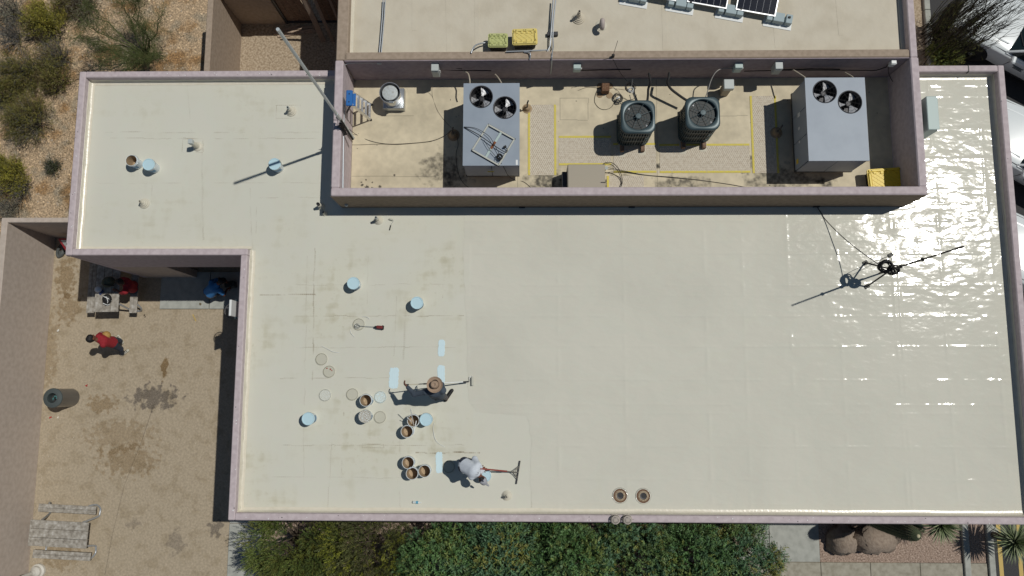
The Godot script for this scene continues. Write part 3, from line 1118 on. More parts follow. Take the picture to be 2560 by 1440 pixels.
func tote(label: String, called: String, ct: Vector3, sx: float, sz: float, h: float, turn: float, m: Material, group := "") -> Node3D:
	var o := thing(called, label, "storage tote", ct, group, turn)
	var body := MB.new()
	var q := [Vector2(-sx * 0.44, -sz * 0.44), Vector2(sx * 0.44, -sz * 0.44), Vector2(sx * 0.44, sz * 0.44), Vector2(-sx * 0.44, sz * 0.44)]
	for k in 4:
		var a: Vector2 = q[k]
		var b: Vector2 = q[(k + 1) % 4]
		var nn := Vector3(b.y - a.y, 0.1, a.x - b.x).normalized()
		body.quad(Vector3(a.x * 0.9, 0.002, a.y * 0.9), Vector3(b.x * 0.9, 0.002, b.y * 0.9), Vector3(b.x, h - 0.05, b.y), Vector3(a.x, h - 0.05, a.y), nn)
	body.quad(Vector3(q[0].x * 0.9, 0.002, q[0].y * 0.9), Vector3(q[1].x * 0.9, 0.002, q[1].y * 0.9), Vector3(q[2].x * 0.9, 0.002, q[2].y * 0.9), Vector3(q[3].x * 0.9, 0.002, q[3].y * 0.9), Vector3.DOWN)
	put(body, "tub", mats.black, o)
	var lid := MB.new()
	var poly := PackedVector2Array()
	for c in 4:
		for k in 4:
			poly.append(Vector2([1, -1, -1, 1][c] * (sx * 0.5 - 0.05), [1, 1, -1, -1][c] * (sz * 0.5 - 0.05)) + Vector2.from_angle(PI / 2 * (c + k / 3.0)) * 0.05)
	lid.slab(poly, h - 0.06, h - 0.02)
	# raised rim and a raised, diamond-grooved middle
	var ix := sx * 0.5 - 0.05
	var iz := sz * 0.5 - 0.05
	for e in [[Vector3(0, h - 0.005, -iz), Vector3(sx - 0.06, 0.034, 0.06)], [Vector3(0, h - 0.005, iz), Vector3(sx - 0.06, 0.034, 0.06)], [Vector3(-ix, h - 0.005, 0), Vector3(0.06, 0.034, sz - 0.18)], [Vector3(ix, h - 0.005, 0), Vector3(0.06, 0.034, sz - 0.18)]]:
		lid.box(e[0], e[1], Basis.IDENTITY, 0.012)
	for k in 4:
		lid.box(Vector3((k - 1.5) * sx * 0.2, h - 0.008, -iz + 0.055), Vector3(sx * 0.09, 0.028, 0.06), Basis.IDENTITY, 0.006)
		lid.box(Vector3((k - 1.5) * sx * 0.2, h - 0.008, iz - 0.055), Vector3(sx * 0.09, 0.028, 0.06), Basis.IDENTITY, 0.006)
	var clip := PackedVector2Array([Vector2(-ix + 0.045, -iz + 0.045), Vector2(ix - 0.045, -iz + 0.045), Vector2(ix - 0.045, iz - 0.045), Vector2(-ix + 0.045, iz - 0.045)])
	var cell := 0.088
	for a in range(-12, 13):
		for b in range(-12, 13):
			var c := Vector2((a + b) * cell * 0.78, (a - b) * cell * 0.62)
			var d := PackedVector2Array([c + Vector2(cell * 0.70, 0), c + Vector2(0, cell * 0.54), c + Vector2(-cell * 0.70, 0), c + Vector2(0, -cell * 0.54)])
			for p in Geometry2D.intersect_polygons(d, clip):
				lid.slab(p, h - 0.022, h - 0.012)
	put(lid, "lid", m, o)
	var slots := MB.new()
	for sxx in [-1, 1]:
		for szz in [-1, 1]:
			slots.box(Vector3(sxx * (ix - 0.05), h + 0.0135, szz * iz), Vector3(0.03, 0.002, 0.018))
			slots.box(Vector3(sxx * ix, h + 0.0135, szz * (iz - 0.07)), Vector3(0.016, 0.002, 0.03))
	for szz in [-1, 1]:
		for e in [-0.025, 0.025]:
			slots.box(Vector3(e, h + 0.0135, szz * iz), Vector3(0.025, 0.002, 0.016))
	put(slots, "slot", mats.black, o)
	return o


func conduit(called: String, label: String, pts: Array, r: float, m: Material, category := "conduit", group := "") -> Node3D:
	var mb := MB.new()
	mb.tube(pts, r, 7)
	var mi := put(mb, called, m)
	tag(mi, label, category, group)
	return mi


func coil(mb: MB, ct: Vector3, r: float, loops: int, wire: float, s: int, tilt := 0.05) -> void:
	var g := rnd(s)
	for k in loops:
		var c := []
		var e := Vector3(g.randf_range(-0.02, 0.02), g.randf_range(0.0, 0.05), g.randf_range(-0.02, 0.02))
		var a := r * g.randf_range(0.78, 1.1)
		var b := r * g.randf_range(0.78, 1.1)
		var ph := g.randf() * TAU
		for i in 26:
			var t := TAU * i / 25.0 + ph
			c.append(ct + e + Vector3(cos(t) * a, sin(t + ph) * tilt, sin(t) * b))
		mb.tube(c, wire, 5, false)


func wall_box(label: String, px: Vector3, w: float, h: float, d: float, m: Material, group := "") -> Node3D:
	# px: top front centre
	var o := thing("disconnect_box", label, "electrical box", Vector3(px.x, px.y - h, -8.2 + d * 0.5), group)
	var b := MB.new()
	b.box(Vector3(0, h * 0.5, 0), Vector3(w, h, d), Basis.IDENTITY, 0.01)
	put(b, "housing", m, o)
	var f := MB.new()
	f.box(Vector3(0, h * 0.46, d * 0.5 + 0.006), Vector3(w * 0.84, h * 0.76, 0.012), Basis.IDENTITY, 0.004)
	put(f, "front_cover", m, o)
	var s := MB.new()
	s.box(Vector3(w * 0.5 + 0.02, h * 0.5, d * 0.2), Vector3(0.03, h * 0.35, 0.02), Basis.IDENTITY, 0.004)
	put(s, "switch_handle", mats.white_plastic, o)
	return o


func well_floor_colour() -> ImageTexture:
	# tan membrane with soot by the drains, tar dots, a dusty swirl; x -4.63..9.61, z -8.2..-4.9
	var s := 70.0
	var W := int(14.24 * s)
	var H := int(3.3 * s)
	var data := PackedByteArray()
	data.resize(W * H * 3)
	var na := noise(51, 0.012, 4)
	var nb := noise(52, 0.05, 4)
	var spots := [[Vector2(-2.275, -5.753), Vector2(0.55, 0.45), 0.35], [Vector2(-1.847, -5.48), Vector2(0.35, 0.3), 0.3], [Vector2(0.581, -5.365), Vector2(0.65, 0.35), 0.5], [Vector2(2.577, -5.306), Vector2(0.5, 0.25), 0.5], [Vector2(4.044, -5.356), Vector2(0.7, 0.16), 0.4], [Vector2(2.9, -5.792), Vector2(0.7, 0.1), 0.42], [Vector2(3.426, -5.823), Vector2(0.4, 0.06), 0.5], [Vector2(5.89, -5.837), Vector2(0.35, 0.25), 0.35], [Vector2(6.657, -5.456), Vector2(0.9, 0.4), 0.35], [Vector2(7.796, -5.346), Vector2(0.3, 0.15), 0.5]]
	for j in H:
		for i in W:
			var k := 1.0 + na.get_noise_2d(i, j) * 0.09 + nb.get_noise_2d(i, j) * 0.06
			var p := Vector2(-4.63 + i / s, -8.2 + j / s)
			for q in spots:
				var d: Vector2 = (p - q[0]) / q[1]
				if absf(d.x) < 1.6 and absf(d.y) < 1.6:
					var e := d.length() + nb.get_noise_2d(i * 0.8, j * 0.8 + 200.0) * 0.9
					k *= 1.0 - clampf((1.1 - e) * 1.6, 0.0, 1.0) * q[2] * clampf(0.75 + nb.get_noise_2d(i * 2.0 + 500.0, j * 2.0), 0.3, 1.2)
			var idx := (j * W + i) * 3
			data[idx] = clampi(int(199.0 * k), 0, 255)
			data[idx + 1] = clampi(int(188.0 * k), 0, 255)
			data[idx + 2] = clampi(int(162.0 * k), 0, 255)
	var r := rnd(9)
	var dots := [[Vector2(-4.335, -5.302), 0.035], [Vector2(-4.206, -5.236), 0.05], [Vector2(-4.067, -5.214), 0.03], [Vector2(-3.867, -5.257), 0.035], [Vector2(-4.437, -5.172), 0.03], [Vector2(-4.358, -5.378), 0.02], [Vector2(-3.492, -5.572), 0.025], [Vector2(-4.071, -5.377), 0.018], [Vector2(-4.243, -5.443), 0.02], [Vector2(-3.96, -5.171), 0.02]]
	for k in 60:
		dots.append([Vector2(r.randf_range(-4.6, 9.5), r.randf_range(-7.9, -4.9)), r.randf_range(0.006, 0.014)])
	for q in dots:
		var c: Vector2 = (q[0] - Vector2(-4.63, -8.2)) * s
		var rr: float = q[1] * s
		for j in range(maxi(0, int(c.y - rr * 1.6)), mini(H, int(c.y + rr * 1.6) + 2)):
			for i in range(maxi(0, int(c.x - rr * 1.6)), mini(W, int(c.x + rr * 1.6) + 2)):
				var e := Vector2(i - c.x, j - c.y).length() / rr + nb.get_noise_2d(i * 9.0, j * 9.0) * 0.6
				if e < 1.0:
					var idx := (j * W + i) * 3
					for g in 3:
						data[idx + g] = int(data[idx + g] * 0.45)
	for q in [[Vector2(-4.607, -5.542), Vector2(-2.377, -5.514)], [Vector2(-0.267, -8.123), Vector2(-0.22, -5.205)], [Vector2(3.478, -8.16), Vector2(3.444, -5.196)], [Vector2(0.91, -7.67), Vector2(1.657, -7.666)], [Vector2(0.907, -7.059), Vector2(1.651, -7.056)], [Vector2(0.91, -7.67), Vector2(0.907, -7.059)], [Vector2(1.657, -7.666), Vector2(1.651, -7.056)], [Vector2(4.937, -7.153), Vector2(5.887, -7.159)], [Vector2(-3.851, -7.191), Vector2(-2.992, -7.187)]]:
		var a: Vector2 = (q[0] - Vector2(-4.63, -8.2)) * s
		var b: Vector2 = (q[1] - Vector2(-4.63, -8.2)) * s
		for t in int((b - a).length()):
			var p := a.lerp(b, t / (b - a).length())
			var idx := (clampi(int(p.y), 0, H - 1) * W + clampi(int(p.x), 0, W - 1)) * 3
			for g in 3:
				data[idx + g] = int(data[idx + g] * 0.78)
	return ImageTexture.create_from_image(Image.create_from_data(W, H, false, Image.FORMAT_RGB8, data))


func pitch_boot(label: String, p: Vector3, r: float, hh: float) -> void:
	var o := thing("pipe_boot", label, "pipe flashing", Vector3(p.x, 0, p.z))
	var b := MB.new()
	b.lathe([Vector2(r * 1.5, 0.004), Vector2(r * 1.35, 0.012), Vector2(r, 0.03), Vector2(r * 0.8, hh), Vector2(r * 0.55, hh + 0.03), Vector2(0, hh + 0.03)], 18)
	put(b, "collar", mats.stain_tar, o)
	var c := MB.new()
	c.tube([Vector3(0, hh, 0), Vector3(0, hh + 0.28, 0), Vector3(0.03, hh + 0.34, -0.06)], 0.02, 7)
	put(c, "riser", mats.dark_metal, o)


func penthouse_well() -> void:
	var m := StandardMaterial3D.new()
	m.resource_name = "well_membrane"
	m.albedo_texture = well_floor_colour()
	m.roughness = 0.75
	m.texture_repeat = false
	m.heightmap_enabled = true
	m.heightmap_texture = grey_tex(41, 0.006, 3)
	m.heightmap_scale = 1.0
	var f := MB.new()
	f.slab(PackedVector2Array([Vector2(-4.63, -8.2), Vector2(9.61, -8.2), Vector2(9.61, -4.9), Vector2(-4.63, -4.9)]), -0.02, 0.0, Transform3D.IDENTITY, Rect2(-4.63, -8.2, 14.24, 3.3))
	structure(f, "well_membrane", m)

	# textured walkway pads with yellow borders
	var pad_m := StandardMaterial3D.new()
	pad_m.resource_name = "walkway_mat"
	pad_m.albedo_texture = ramp_tex(71, 0.03, 4, [L(0.47, 0.405, 0.315), L(0.57, 0.51, 0.41), L(0.62, 0.565, 0.465)], 256)
	pad_m.roughness = 0.85
	pad_m.uv1_triplanar = true
	pad_m.uv1_world_triplanar = true
	pad_m.uv1_scale = Vector3(1.2, 1.2, 1.2)
	var bumps := PackedFloat32Array()
	bumps.resize(96 * 96)
	for j in 96:
		for i in 96:
			var u := fposmod(i / 6.0 + (0.5 if int(j / 6.0) % 2 else 0.0), 1.0) - 0.5
			var v := fposmod(j / 6.0, 1.0) - 0.5
			bumps[j * 96 + i] = maxf(0.0, 1.0 - (u * u + v * v) * 9.0)
	pad_m.heightmap_enabled = true
	pad_m.heightmap_texture = ImageTexture.create_from_image(Image.create_from_data(96, 96, false, Image.FORMAT_RF, bumps.to_byte_array()))
	pad_m.heightmap_scale = 1.2
	var pads := [
		["dotted walkway pad standing upright beside the western large air conditioner", Vector2(0.055, -7.485), Vector2(0.803, -5.549), "x"],
		["dotted walkway pad left of the western condenser's rails", Vector2(0.872, -6.618), Vector2(2.248, -5.816), "z"],
		["dotted walkway pad below the western condenser unit", Vector2(2.31, -6.416), Vector2(3.432, -5.606), "z"],
		["longest dotted walkway pad, below the eastern condenser unit", Vector2(3.523, -6.389), Vector2(5.891, -5.599), "z"],
		["dotted walkway pad half in the shadow of the eastern large air conditioner", Vector2(5.95, -7.701), Vector2(6.642, -5.586), "x"],
		["short sooty walkway pad right of the beige cabinet by the south wall", Vector2(2.129, -5.523), Vector2(3.098, -5.153), "w"]]
	for q in pads:
		var a: Vector2 = q[1]
		var b: Vector2 = q[2]
		var o := thing("walkway_pad", q[0], "walkway pad", Vector3((a.x + b.x) * 0.5, 0, (a.y + b.y) * 0.5), "yellow-edged walkway pads")
		var mb := at(o)
		mb.bb(Vector3(a.x, 0.001, a.y), Vector3(b.x, 0.008, b.y), 0.002)
		put(mb, "mat", pad_m, o)
		var st := 0.055
		var lines := [[Vector2(a.x, a.y), Vector2(a.x + st, b.y)], [Vector2(b.x - st, a.y), Vector2(b.x, b.y)]]
		if q[3] == "z":
			lines = [[Vector2(a.x, a.y), Vector2(b.x, a.y + st)], [Vector2(a.x, b.y - st), Vector2(b.x, b.y)]]
		if q[3] == "w":
			lines = [lines[0]]
		var worn := grained("worn_yellow", [L(0.5, 0.44, 0.25), L(0.6, 0.5, 0.12), L(0.64, 0.54, 0.08), L(0.66, 0.56, 0.09)], 1.1, 0.75, 0.0, 0.03)
		for e in lines:
			var y := at(o)
			y.bb(Vector3(e[0].x, 0.004, e[0].y), Vector3(e[1].x, 0.0115, e[1].y), 0.001)
			put(y, "yellow_border", worn, o)

	# the two large units
	var u1 := rooftop_unit("large grey air conditioner with a tilted metal frame on its lid", Vector3(-1.566, 0, -7.57), Vector3(-0.158, 1.26, -5.439), [Vector3(-1.121, 0, -7.215), Vector3(-0.528, 0, -6.931)], 0.275)
	var st1 := at(u1)
	st1.box(Vector3(-0.226, 1.263, -5.518), Vector3(0.05, 0.003, 0.13))
	put(st1, "sticker", mats.white_plastic, u1)
	var pl := at(u1)
	pl.box(Vector3(-0.886, 0.9, -5.39) + Vector3(0, 0, 0.0), Vector3(0.16, 0.05, 0.01))
	put(pl, "name_plate", mats.yellow_line, u1)
	var u2 := rooftop_unit("large grey air conditioner in the well's east end, its lid bare", Vector3(6.942, 0, -7.663), Vector3(8.422, 1.28, -5.528), [Vector3(7.421, 0, -7.301), Vector3(8.026, 0, -7.029)], 0.28)
	var lx: float = 6.942
	for q in [[0.75, -6.9, 0.16, 0.1], [0.72, -6.55, 0.09, 0.07], [0.7, -6.2, 0.08, 0.06]]:
		var s := at(u2)
		s.box(Vector3(lx + 0.005, q[0], q[1]), Vector3(0.004, q[2], q[3]))
		put(s, "sticker", mats.white_plastic, u2)
	var ys := at(u2)
	ys.box(Vector3(lx + 0.005, 0.5, -5.75), Vector3(0.004, 0.14, 0.12))
	put(ys, "warning_sticker", mats.tote_yellow, u2)

	condenser("western dark condenser unit standing on two rails, cable coil behind it", Vector3(2.801, 0.0, -6.71), 0.86, 1.2)
	condenser("eastern dark condenser unit standing on two rails, beside empty floor", Vector3(4.409, 0.0, -6.791), 0.86, 1.2)

	# exhaust fan
	var ex := thing("exhaust_fan", "round galvanised exhaust fan with an open drum top on a square base", "exhaust fan", Vector3(-3.538, 0.0, -7.591))
	var base := MB.new()
	base.box(Vector3(0.03, 0.12, 0.0), Vector3(0.56, 0.24, 0.56), Basis.IDENTITY, 0.01)
	put(base, "base", mats.galvanised, ex)
	var drum := MB.new()
	drum.lathe([Vector2(0.24, 0.24), Vector2(0.25, 0.3), Vector2(0.27, 0.62), Vector2(0.275, 0.64), Vector2(0.262, 0.64), Vector2(0.255, 0.4), Vector2(0.0, 0.38)], 36)
	put(drum, "drum", mats.aluminium, ex)
	var gap := MB.new()
	gap.lathe([Vector2(0.254, 0.41), Vector2(0.0, 0.41)], 30)
	put(gap, "throat", mats.black, ex)
	var cone := MB.new()
	cone.lathe([Vector2(0.19, 0.41), Vector2(0.205, 0.6), Vector2(0.2, 0.62), Vector2(0.12, 0.635), Vector2(0.0, 0.64)], 32)
	put(cone, "cap", grained("dusty_metal", [L(0.36, 0.36, 0.33), L(0.48, 0.52, 0.52), L(0.52, 0.57, 0.58)], 1.2, 0.45), ex)
	var lug := MB.new()
	lug.box(Vector3(0.04, 0.62, 0.265), Vector3(0.12, 0.07, 0.05), Basis.IDENTITY, 0.008)
	put(lug, "latch", mats.galvanised, ex)

	# ladder with a blue top, leaning on the west wall
	var la := thing("step_ladder", "aluminium step ladder with a blue top cap by the well's west wall", "ladder", Vector3(-4.18, 0.0, -7.471))
	var lad := at(la)
	var t0: Vector3 = Vector3(-4.353, 1.35, -7.31)
	var t1: Vector3 = Vector3(-4.343, 1.35, -6.987)
	var f0: Vector3 = Vector3(-4.149, 0.0, -7.504)
	var f1: Vector3 = Vector3(-4.148, 0.0, -7.081)
	lad.bar(t0, f0, 0.03, 0.07)
	lad.bar(t1, f1, 0.03, 0.07)
	put(lad, "rail", mats.aluminium, la)
	for k in 4:
		var t := 0.3 + k * 0.2
		var st := at(la)
		st.bar(t0.lerp(f0, t) + Vector3(0.01, 0, 0), t1.lerp(f1, t) + Vector3(0.01, 0, 0), 0.06, 0.022, 0.003)
		put(st, "step", mats.aluminium, la)
	var back := at(la)
	back.bar(t0 + Vector3(-0.05, -0.05, 0), Vector3(f0.x - 0.75, 0.0, f0.z), 0.02, 0.04)
	back.bar(t1 + Vector3(-0.05, -0.05, 0), Vector3(f0.x - 0.75, 0.0, f1.z), 0.02, 0.04)
	put(back, "rear_leg", mats.dark_metal, la)
	var tp := at(la)
	tp.box((t0 + t1) * 0.5 + Vector3(-0.06, 0.03, 0), Vector3(0.16, 0.06, (t1.z - t0.z) + 0.08), Basis.IDENTITY, 0.015)
	tp.box((t0 + t1) * 0.5 + Vector3(0.05, -0.03, 0.02), Vector3(0.08, 0.03, (t1.z - t0.z)), Basis.IDENTITY, 0.008)
	put(tp, "top_cap", plain("ladder_blue", L(0.02, 0.14, 0.42), 0.5), la)
	var ho := at(la)
	for e in [0.0, 0.13]:
		ho.lathe([Vector2(0.018, 0.0), Vector2(0.018, 0.001), Vector2(0, 0.001)], 10, Transform3D(Basis.IDENTITY, (t0 + t1) * 0.5 + Vector3(-0.06, 0.062, -0.1 + e * 1.6)))
	put(ho, "tool_hole", mats.black, la)
	for q in [f0, f1]:
		var ft := at(la)
		ft.box(q + Vector3(0.0, 0.02, 0), Vector3(0.07, 0.04, 0.06), Basis.IDENTITY, 0.01)
		put(ft, "foot", mats.black_rubber, la)

	# beige cabinet against the south wall
	var cb := thing("utility_cabinet", "low beige metal cabinet against the well's south wall", "cabinet", Vector3(1.551, 0, -5.25))
	var cab := at(cb)
	cab.bb(Vector3(1.055, 0.03, -5.62), Vector3(2.006, 0.75, -4.96), 0.02)
	put(cab, "housing", mats.beige_metal, cb)
	var hd := at(cb)
	hd.box(Vector3(1.953, 0.757, -5.143), Vector3(0.12, 0.012, 0.02))
	put(hd, "handle", mats.black, cb)
	var sb := at(cb)
	sb.bb(Vector3(0.926, 0.03, -5.5), Vector3(1.07, 0.5, -4.98), 0.01)
	put(sb, "side_box", mats.dark_metal, cb)
	var sp := at(cb)
	sp.tube([Vector3(2.11, 0.1, -5.711), Vector3(2.045, 0.7, -5.534)], 0.045, 12)
	put(sp, "pipe", mats.box_grey, cb)

	tote("glossy yellow tote lid half in shadow in the well's south-east corner", "storage_tote", Vector3(9.25, 0.0, -5.374) + Vector3(0, 0, 0.06), 0.92, 0.6, 0.36, 0.07, mats.tote_yellow)

	# small roof vents in the well
	var vb := thing("roof_vent", "small square grey vent hood on a post near the well's north wall", "vent", Vector3(5.254, 0.0, -7.793))
	var vm := MB.new()
	vm.bb(Vector3(-0.1, 0.0, -0.1), Vector3(0.1, 0.5, 0.1), 0.01)
	put(vm, "stack", mats.beige_metal, vb)
	var vt := MB.new()
	vt.bb(Vector3(-0.13, 0.45, -0.13), Vector3(0.13, 0.6, 0.13), 0.012)
	put(vt, "hood", mats.box_grey, vb)
	var rb := thing("rusty_box", "rusty square box on the well floor between two tar patches", "junction box", Vector3(2.108, 0.0, -7.876))
	var rm := MB.new()
	rm.bb(Vector3(-0.1, 0.0, -0.11), Vector3(0.1, 0.24, 0.11), 0.01)
	put(rm, "housing", mats.rust, rb)
	for q in [Vector3(-0.14, 0, 0.12), Vector3(0.12, 0, 0.14), Vector3(-0.12, 0, -0.12), Vector3(0.13, 0, -0.12)]:
		var tm := MB.new()
		tm.lathe([Vector2(0.09, 0.002), Vector2(0.085, 0.008), Vector2(0.0, 0.01)], 16, Transform3D(Basis.IDENTITY, q))
		put(tm, "tar_patch", mats.stain_tar, rb)
	pitch_boot("tar-coated pipe boot right of the western large air conditioner", Vector3(0.034, 0.0, -7.374), 0.09, 0.1)
	pitch_boot("tar-coated pipe boot in the western large air conditioner's shadow", Vector3(-1.925, 0.0, -6.651), 0.11, 0.12)
	pitch_boot("tar-coated pipe boot in the eastern large air conditioner's shadow", Vector3(6.605, 0.0, -6.684), 0.11, 0.1)

	# boxes on the north wall
	wall_box("tall pale box with a white side handle near the north wall's west end", Vector3(-2.325, 1.05, -8.177), 0.19, 0.42, 0.2, mats.box_grey)
	wall_box("small blue-grey box on the well's north wall, left of the antenna", Vector3(1.306, 1, -8.114), 0.19, 0.24, 0.14, mats.pale_green_metal)
	wall_box("blue-grey box on the well's north wall above the square vent hood", Vector3(5.418, 0.98, -8.1), 0.2, 0.3, 0.14, mats.pale_green_metal)
	wall_box("pale box on the well's north wall left of the eastern air conditioner", Vector3(6.407, 1.05, -8.148), 0.19, 0.36, 0.2, mats.box_grey)
	wall_box("small white box high in the well's north-east corner", Vector3(9.266, 1.1, -8.215), 0.13, 0.2, 0.1, mats.white_plastic)
	var sm := thing("socket_box", "tiny grey socket box at the end of the bent wall conduit", "electrical box", Vector3(-3.75, 1.05, -8.217))
	var smm := MB.new()
	smm.box(Vector3.ZERO, Vector3(0.12, 0.08, 0.06), Basis.IDENTITY, 0.008)
	put(smm, "housing", mats.box_grey, sm)

	# conduits and pipes
	conduit("wall_conduit", "thin grey conduit bending round the well's north-west corner", arc([Vector3(-3.83, 1.06, -8.213), Vector3(-4.338, 1.08, -8.207), Vector3(-4.588, 1.06, -8.185), Vector3(-4.663, 0.95, -8.105), Vector3(-4.721, 0.55, -7.917), Vector3(-4.726, 0.3, -7.524)]), 0.016, mats.conduit_grey)
	conduit("floor_conduit", "bright metal conduit running along the foot of the well's west wall", [Vector3(-4.701, 0.2, -7.011), Vector3(-4.7, 0.2, -5.918), Vector3(-4.707, 0.2, -5.12)], 0.02, mats.aluminium)
	conduit("floor_conduit", "second bright conduit close beside the wall foot in the well", [Vector3(-4.7, 0.12, -6.709), Vector3(-4.684, 0.12, -5.141)], 0.014, mats.aluminium)
	conduit("wall_strip", "flat grey metal strip along the inside of the well's west wall", [Vector3(-4.654, 0.95, -7.804), Vector3(-4.632, 0.95, -6.422), Vector3(-4.605, 0.95, -4.931)], 0.024, mats.conduit_grey, "strip")
	for q in [["black conduit along the north wall from the tall pale box", [Vector3(-2.248, 0.75, -8.244), Vector3(-1.814, 0.72, -8.211), Vector3(-1.66, 0.7, -8.197)]], ["second black conduit below the first on the north wall", [Vector3(-2.262, 0.62, -8.214), Vector3(-1.72, 0.6, -8.197), Vector3(-0.906, 0.58, -8.191)]], ["black conduit right of the small blue-grey box", [Vector3(1.436, 0.62, -8.171), Vector3(1.924, 0.62, -8.179), Vector3(2.722, 0.62, -8.186)]], ["long black conduit from the blue-grey box towards the east corner", [Vector3(5.642, 0.62, -8.126), Vector3(6.98, 0.62, -8.151), Vector3(9.039, 0.6, -8.138), Vector3(9.251, 0.7, -8.179), Vector3(9.249, 0.95, -8.24)]], ["upper black conduit right of the pale box", [Vector3(6.624, 0.7, -8.129), Vector3(7.361, 0.7, -8.147), Vector3(8.084, 0.68, -8.141)]]]:
		conduit("wall_conduit", q[0], q[1], 0.013, mats.black)
	for q in [["pale flexible conduit looping from the wall to the western unit's north edge", [Vector3(-1.61, 0.66, -8.149), Vector3(-1.498, 0.75, -8.044), Vector3(-1.448, 0.85, -7.851), Vector3(-1.44, 0.8, -7.721)]], ["second pale flexible conduit behind the western unit", [Vector3(-0.801, 0.6, -8.083), Vector3(-0.711, 0.75, -7.921), Vector3(-0.624, 0.85, -7.739)]], ["pale flexible conduit to the eastern unit's corner", [Vector3(6.844, 0.66, -8.167), Vector3(6.961, 0.8, -7.998), Vector3(7.08, 0.95, -7.806)]], ["short pale flexible conduit behind the eastern unit", [Vector3(8.246, 0.6, -8.077), Vector3(8.306, 0.8, -7.905), Vector3(8.319, 0.9, -7.799)]]]:
		conduit("flexible_conduit", q[0], arc(q[1]), 0.019, plain("flex_pale", L(0.45, 0.40, 0.32), 0.6))
	conduit("insulated_pipe", "black insulated pipe from the wall down to the western condenser", arc([Vector3(3.185, 0.62, -8.085), Vector3(3.207, 0.66, -7.927), Vector3(3.221, 0.62, -7.814), Vector3(3.186, 0.5, -7.712), Vector3(3.185, 0.42, -7.548), Vector3(3.159, 0.36, -7.332)]), 0.032, mats.black_rubber)
	conduit("insulated_pipe", "black insulated pipe from the wall sloping down to the eastern condenser", arc([Vector3(3.707, 0.65, -8.081), Vector3(3.687, 0.68, -7.927), Vector3(3.665, 0.62, -7.823), Vector3(3.767, 0.5, -7.709), Vector3(4.017, 0.42, -7.544), Vector3(4.209, 0.38, -7.428)]), 0.034, mats.black_rubber)
	conduit("flexible_conduit", "pale conduit arching from the blue-grey box to the eastern condenser", arc([Vector3(5.395, 0.7, -8.158), Vector3(5.074, 0.75, -8.149), Vector3(4.886, 0.75, -8.053), Vector3(4.782, 0.65, -7.88), Vector3(4.717, 0.55, -7.651), Vector3(4.662, 0.45, -7.464)]), 0.014, plain("flex_grey", L(0.3, 0.29, 0.27), 0.6))

	# loose cables
	var cc := thing("cable_coil", "black and white cable coil hanging behind the western condenser", "cable coil", Vector3(2.708, 0.5, -7.682))
	var cm := at(cc)
	coil(cm, Vector3(2.699, 0.5, -7.747), 0.125, 7, 0.008, 3)
	put(cm, "black_loops", mats.black_rubber, cc)
	var cw := at(cc)
	coil(cw, Vector3(2.72, 0.56, -7.657), 0.065, 6, 0.006, 4)
	put(cw, "white_loops", mats.white_plastic, cc)
	var hook := at(cc)
	hook.tube([Vector3(2.75, 0.75, -7.881), Vector3(2.734, 0.62, -7.741), Vector3(2.868, 0.3, -7.51)], 0.009, 6)
	hook.tube([Vector3(2.71, 0.4, -7.58), Vector3(2.777, 0.2, -7.505)], 0.012, 6)
	put(hook, "stake", mats.galvanised, cc)
	var cab2: Material = mats.black_rubber
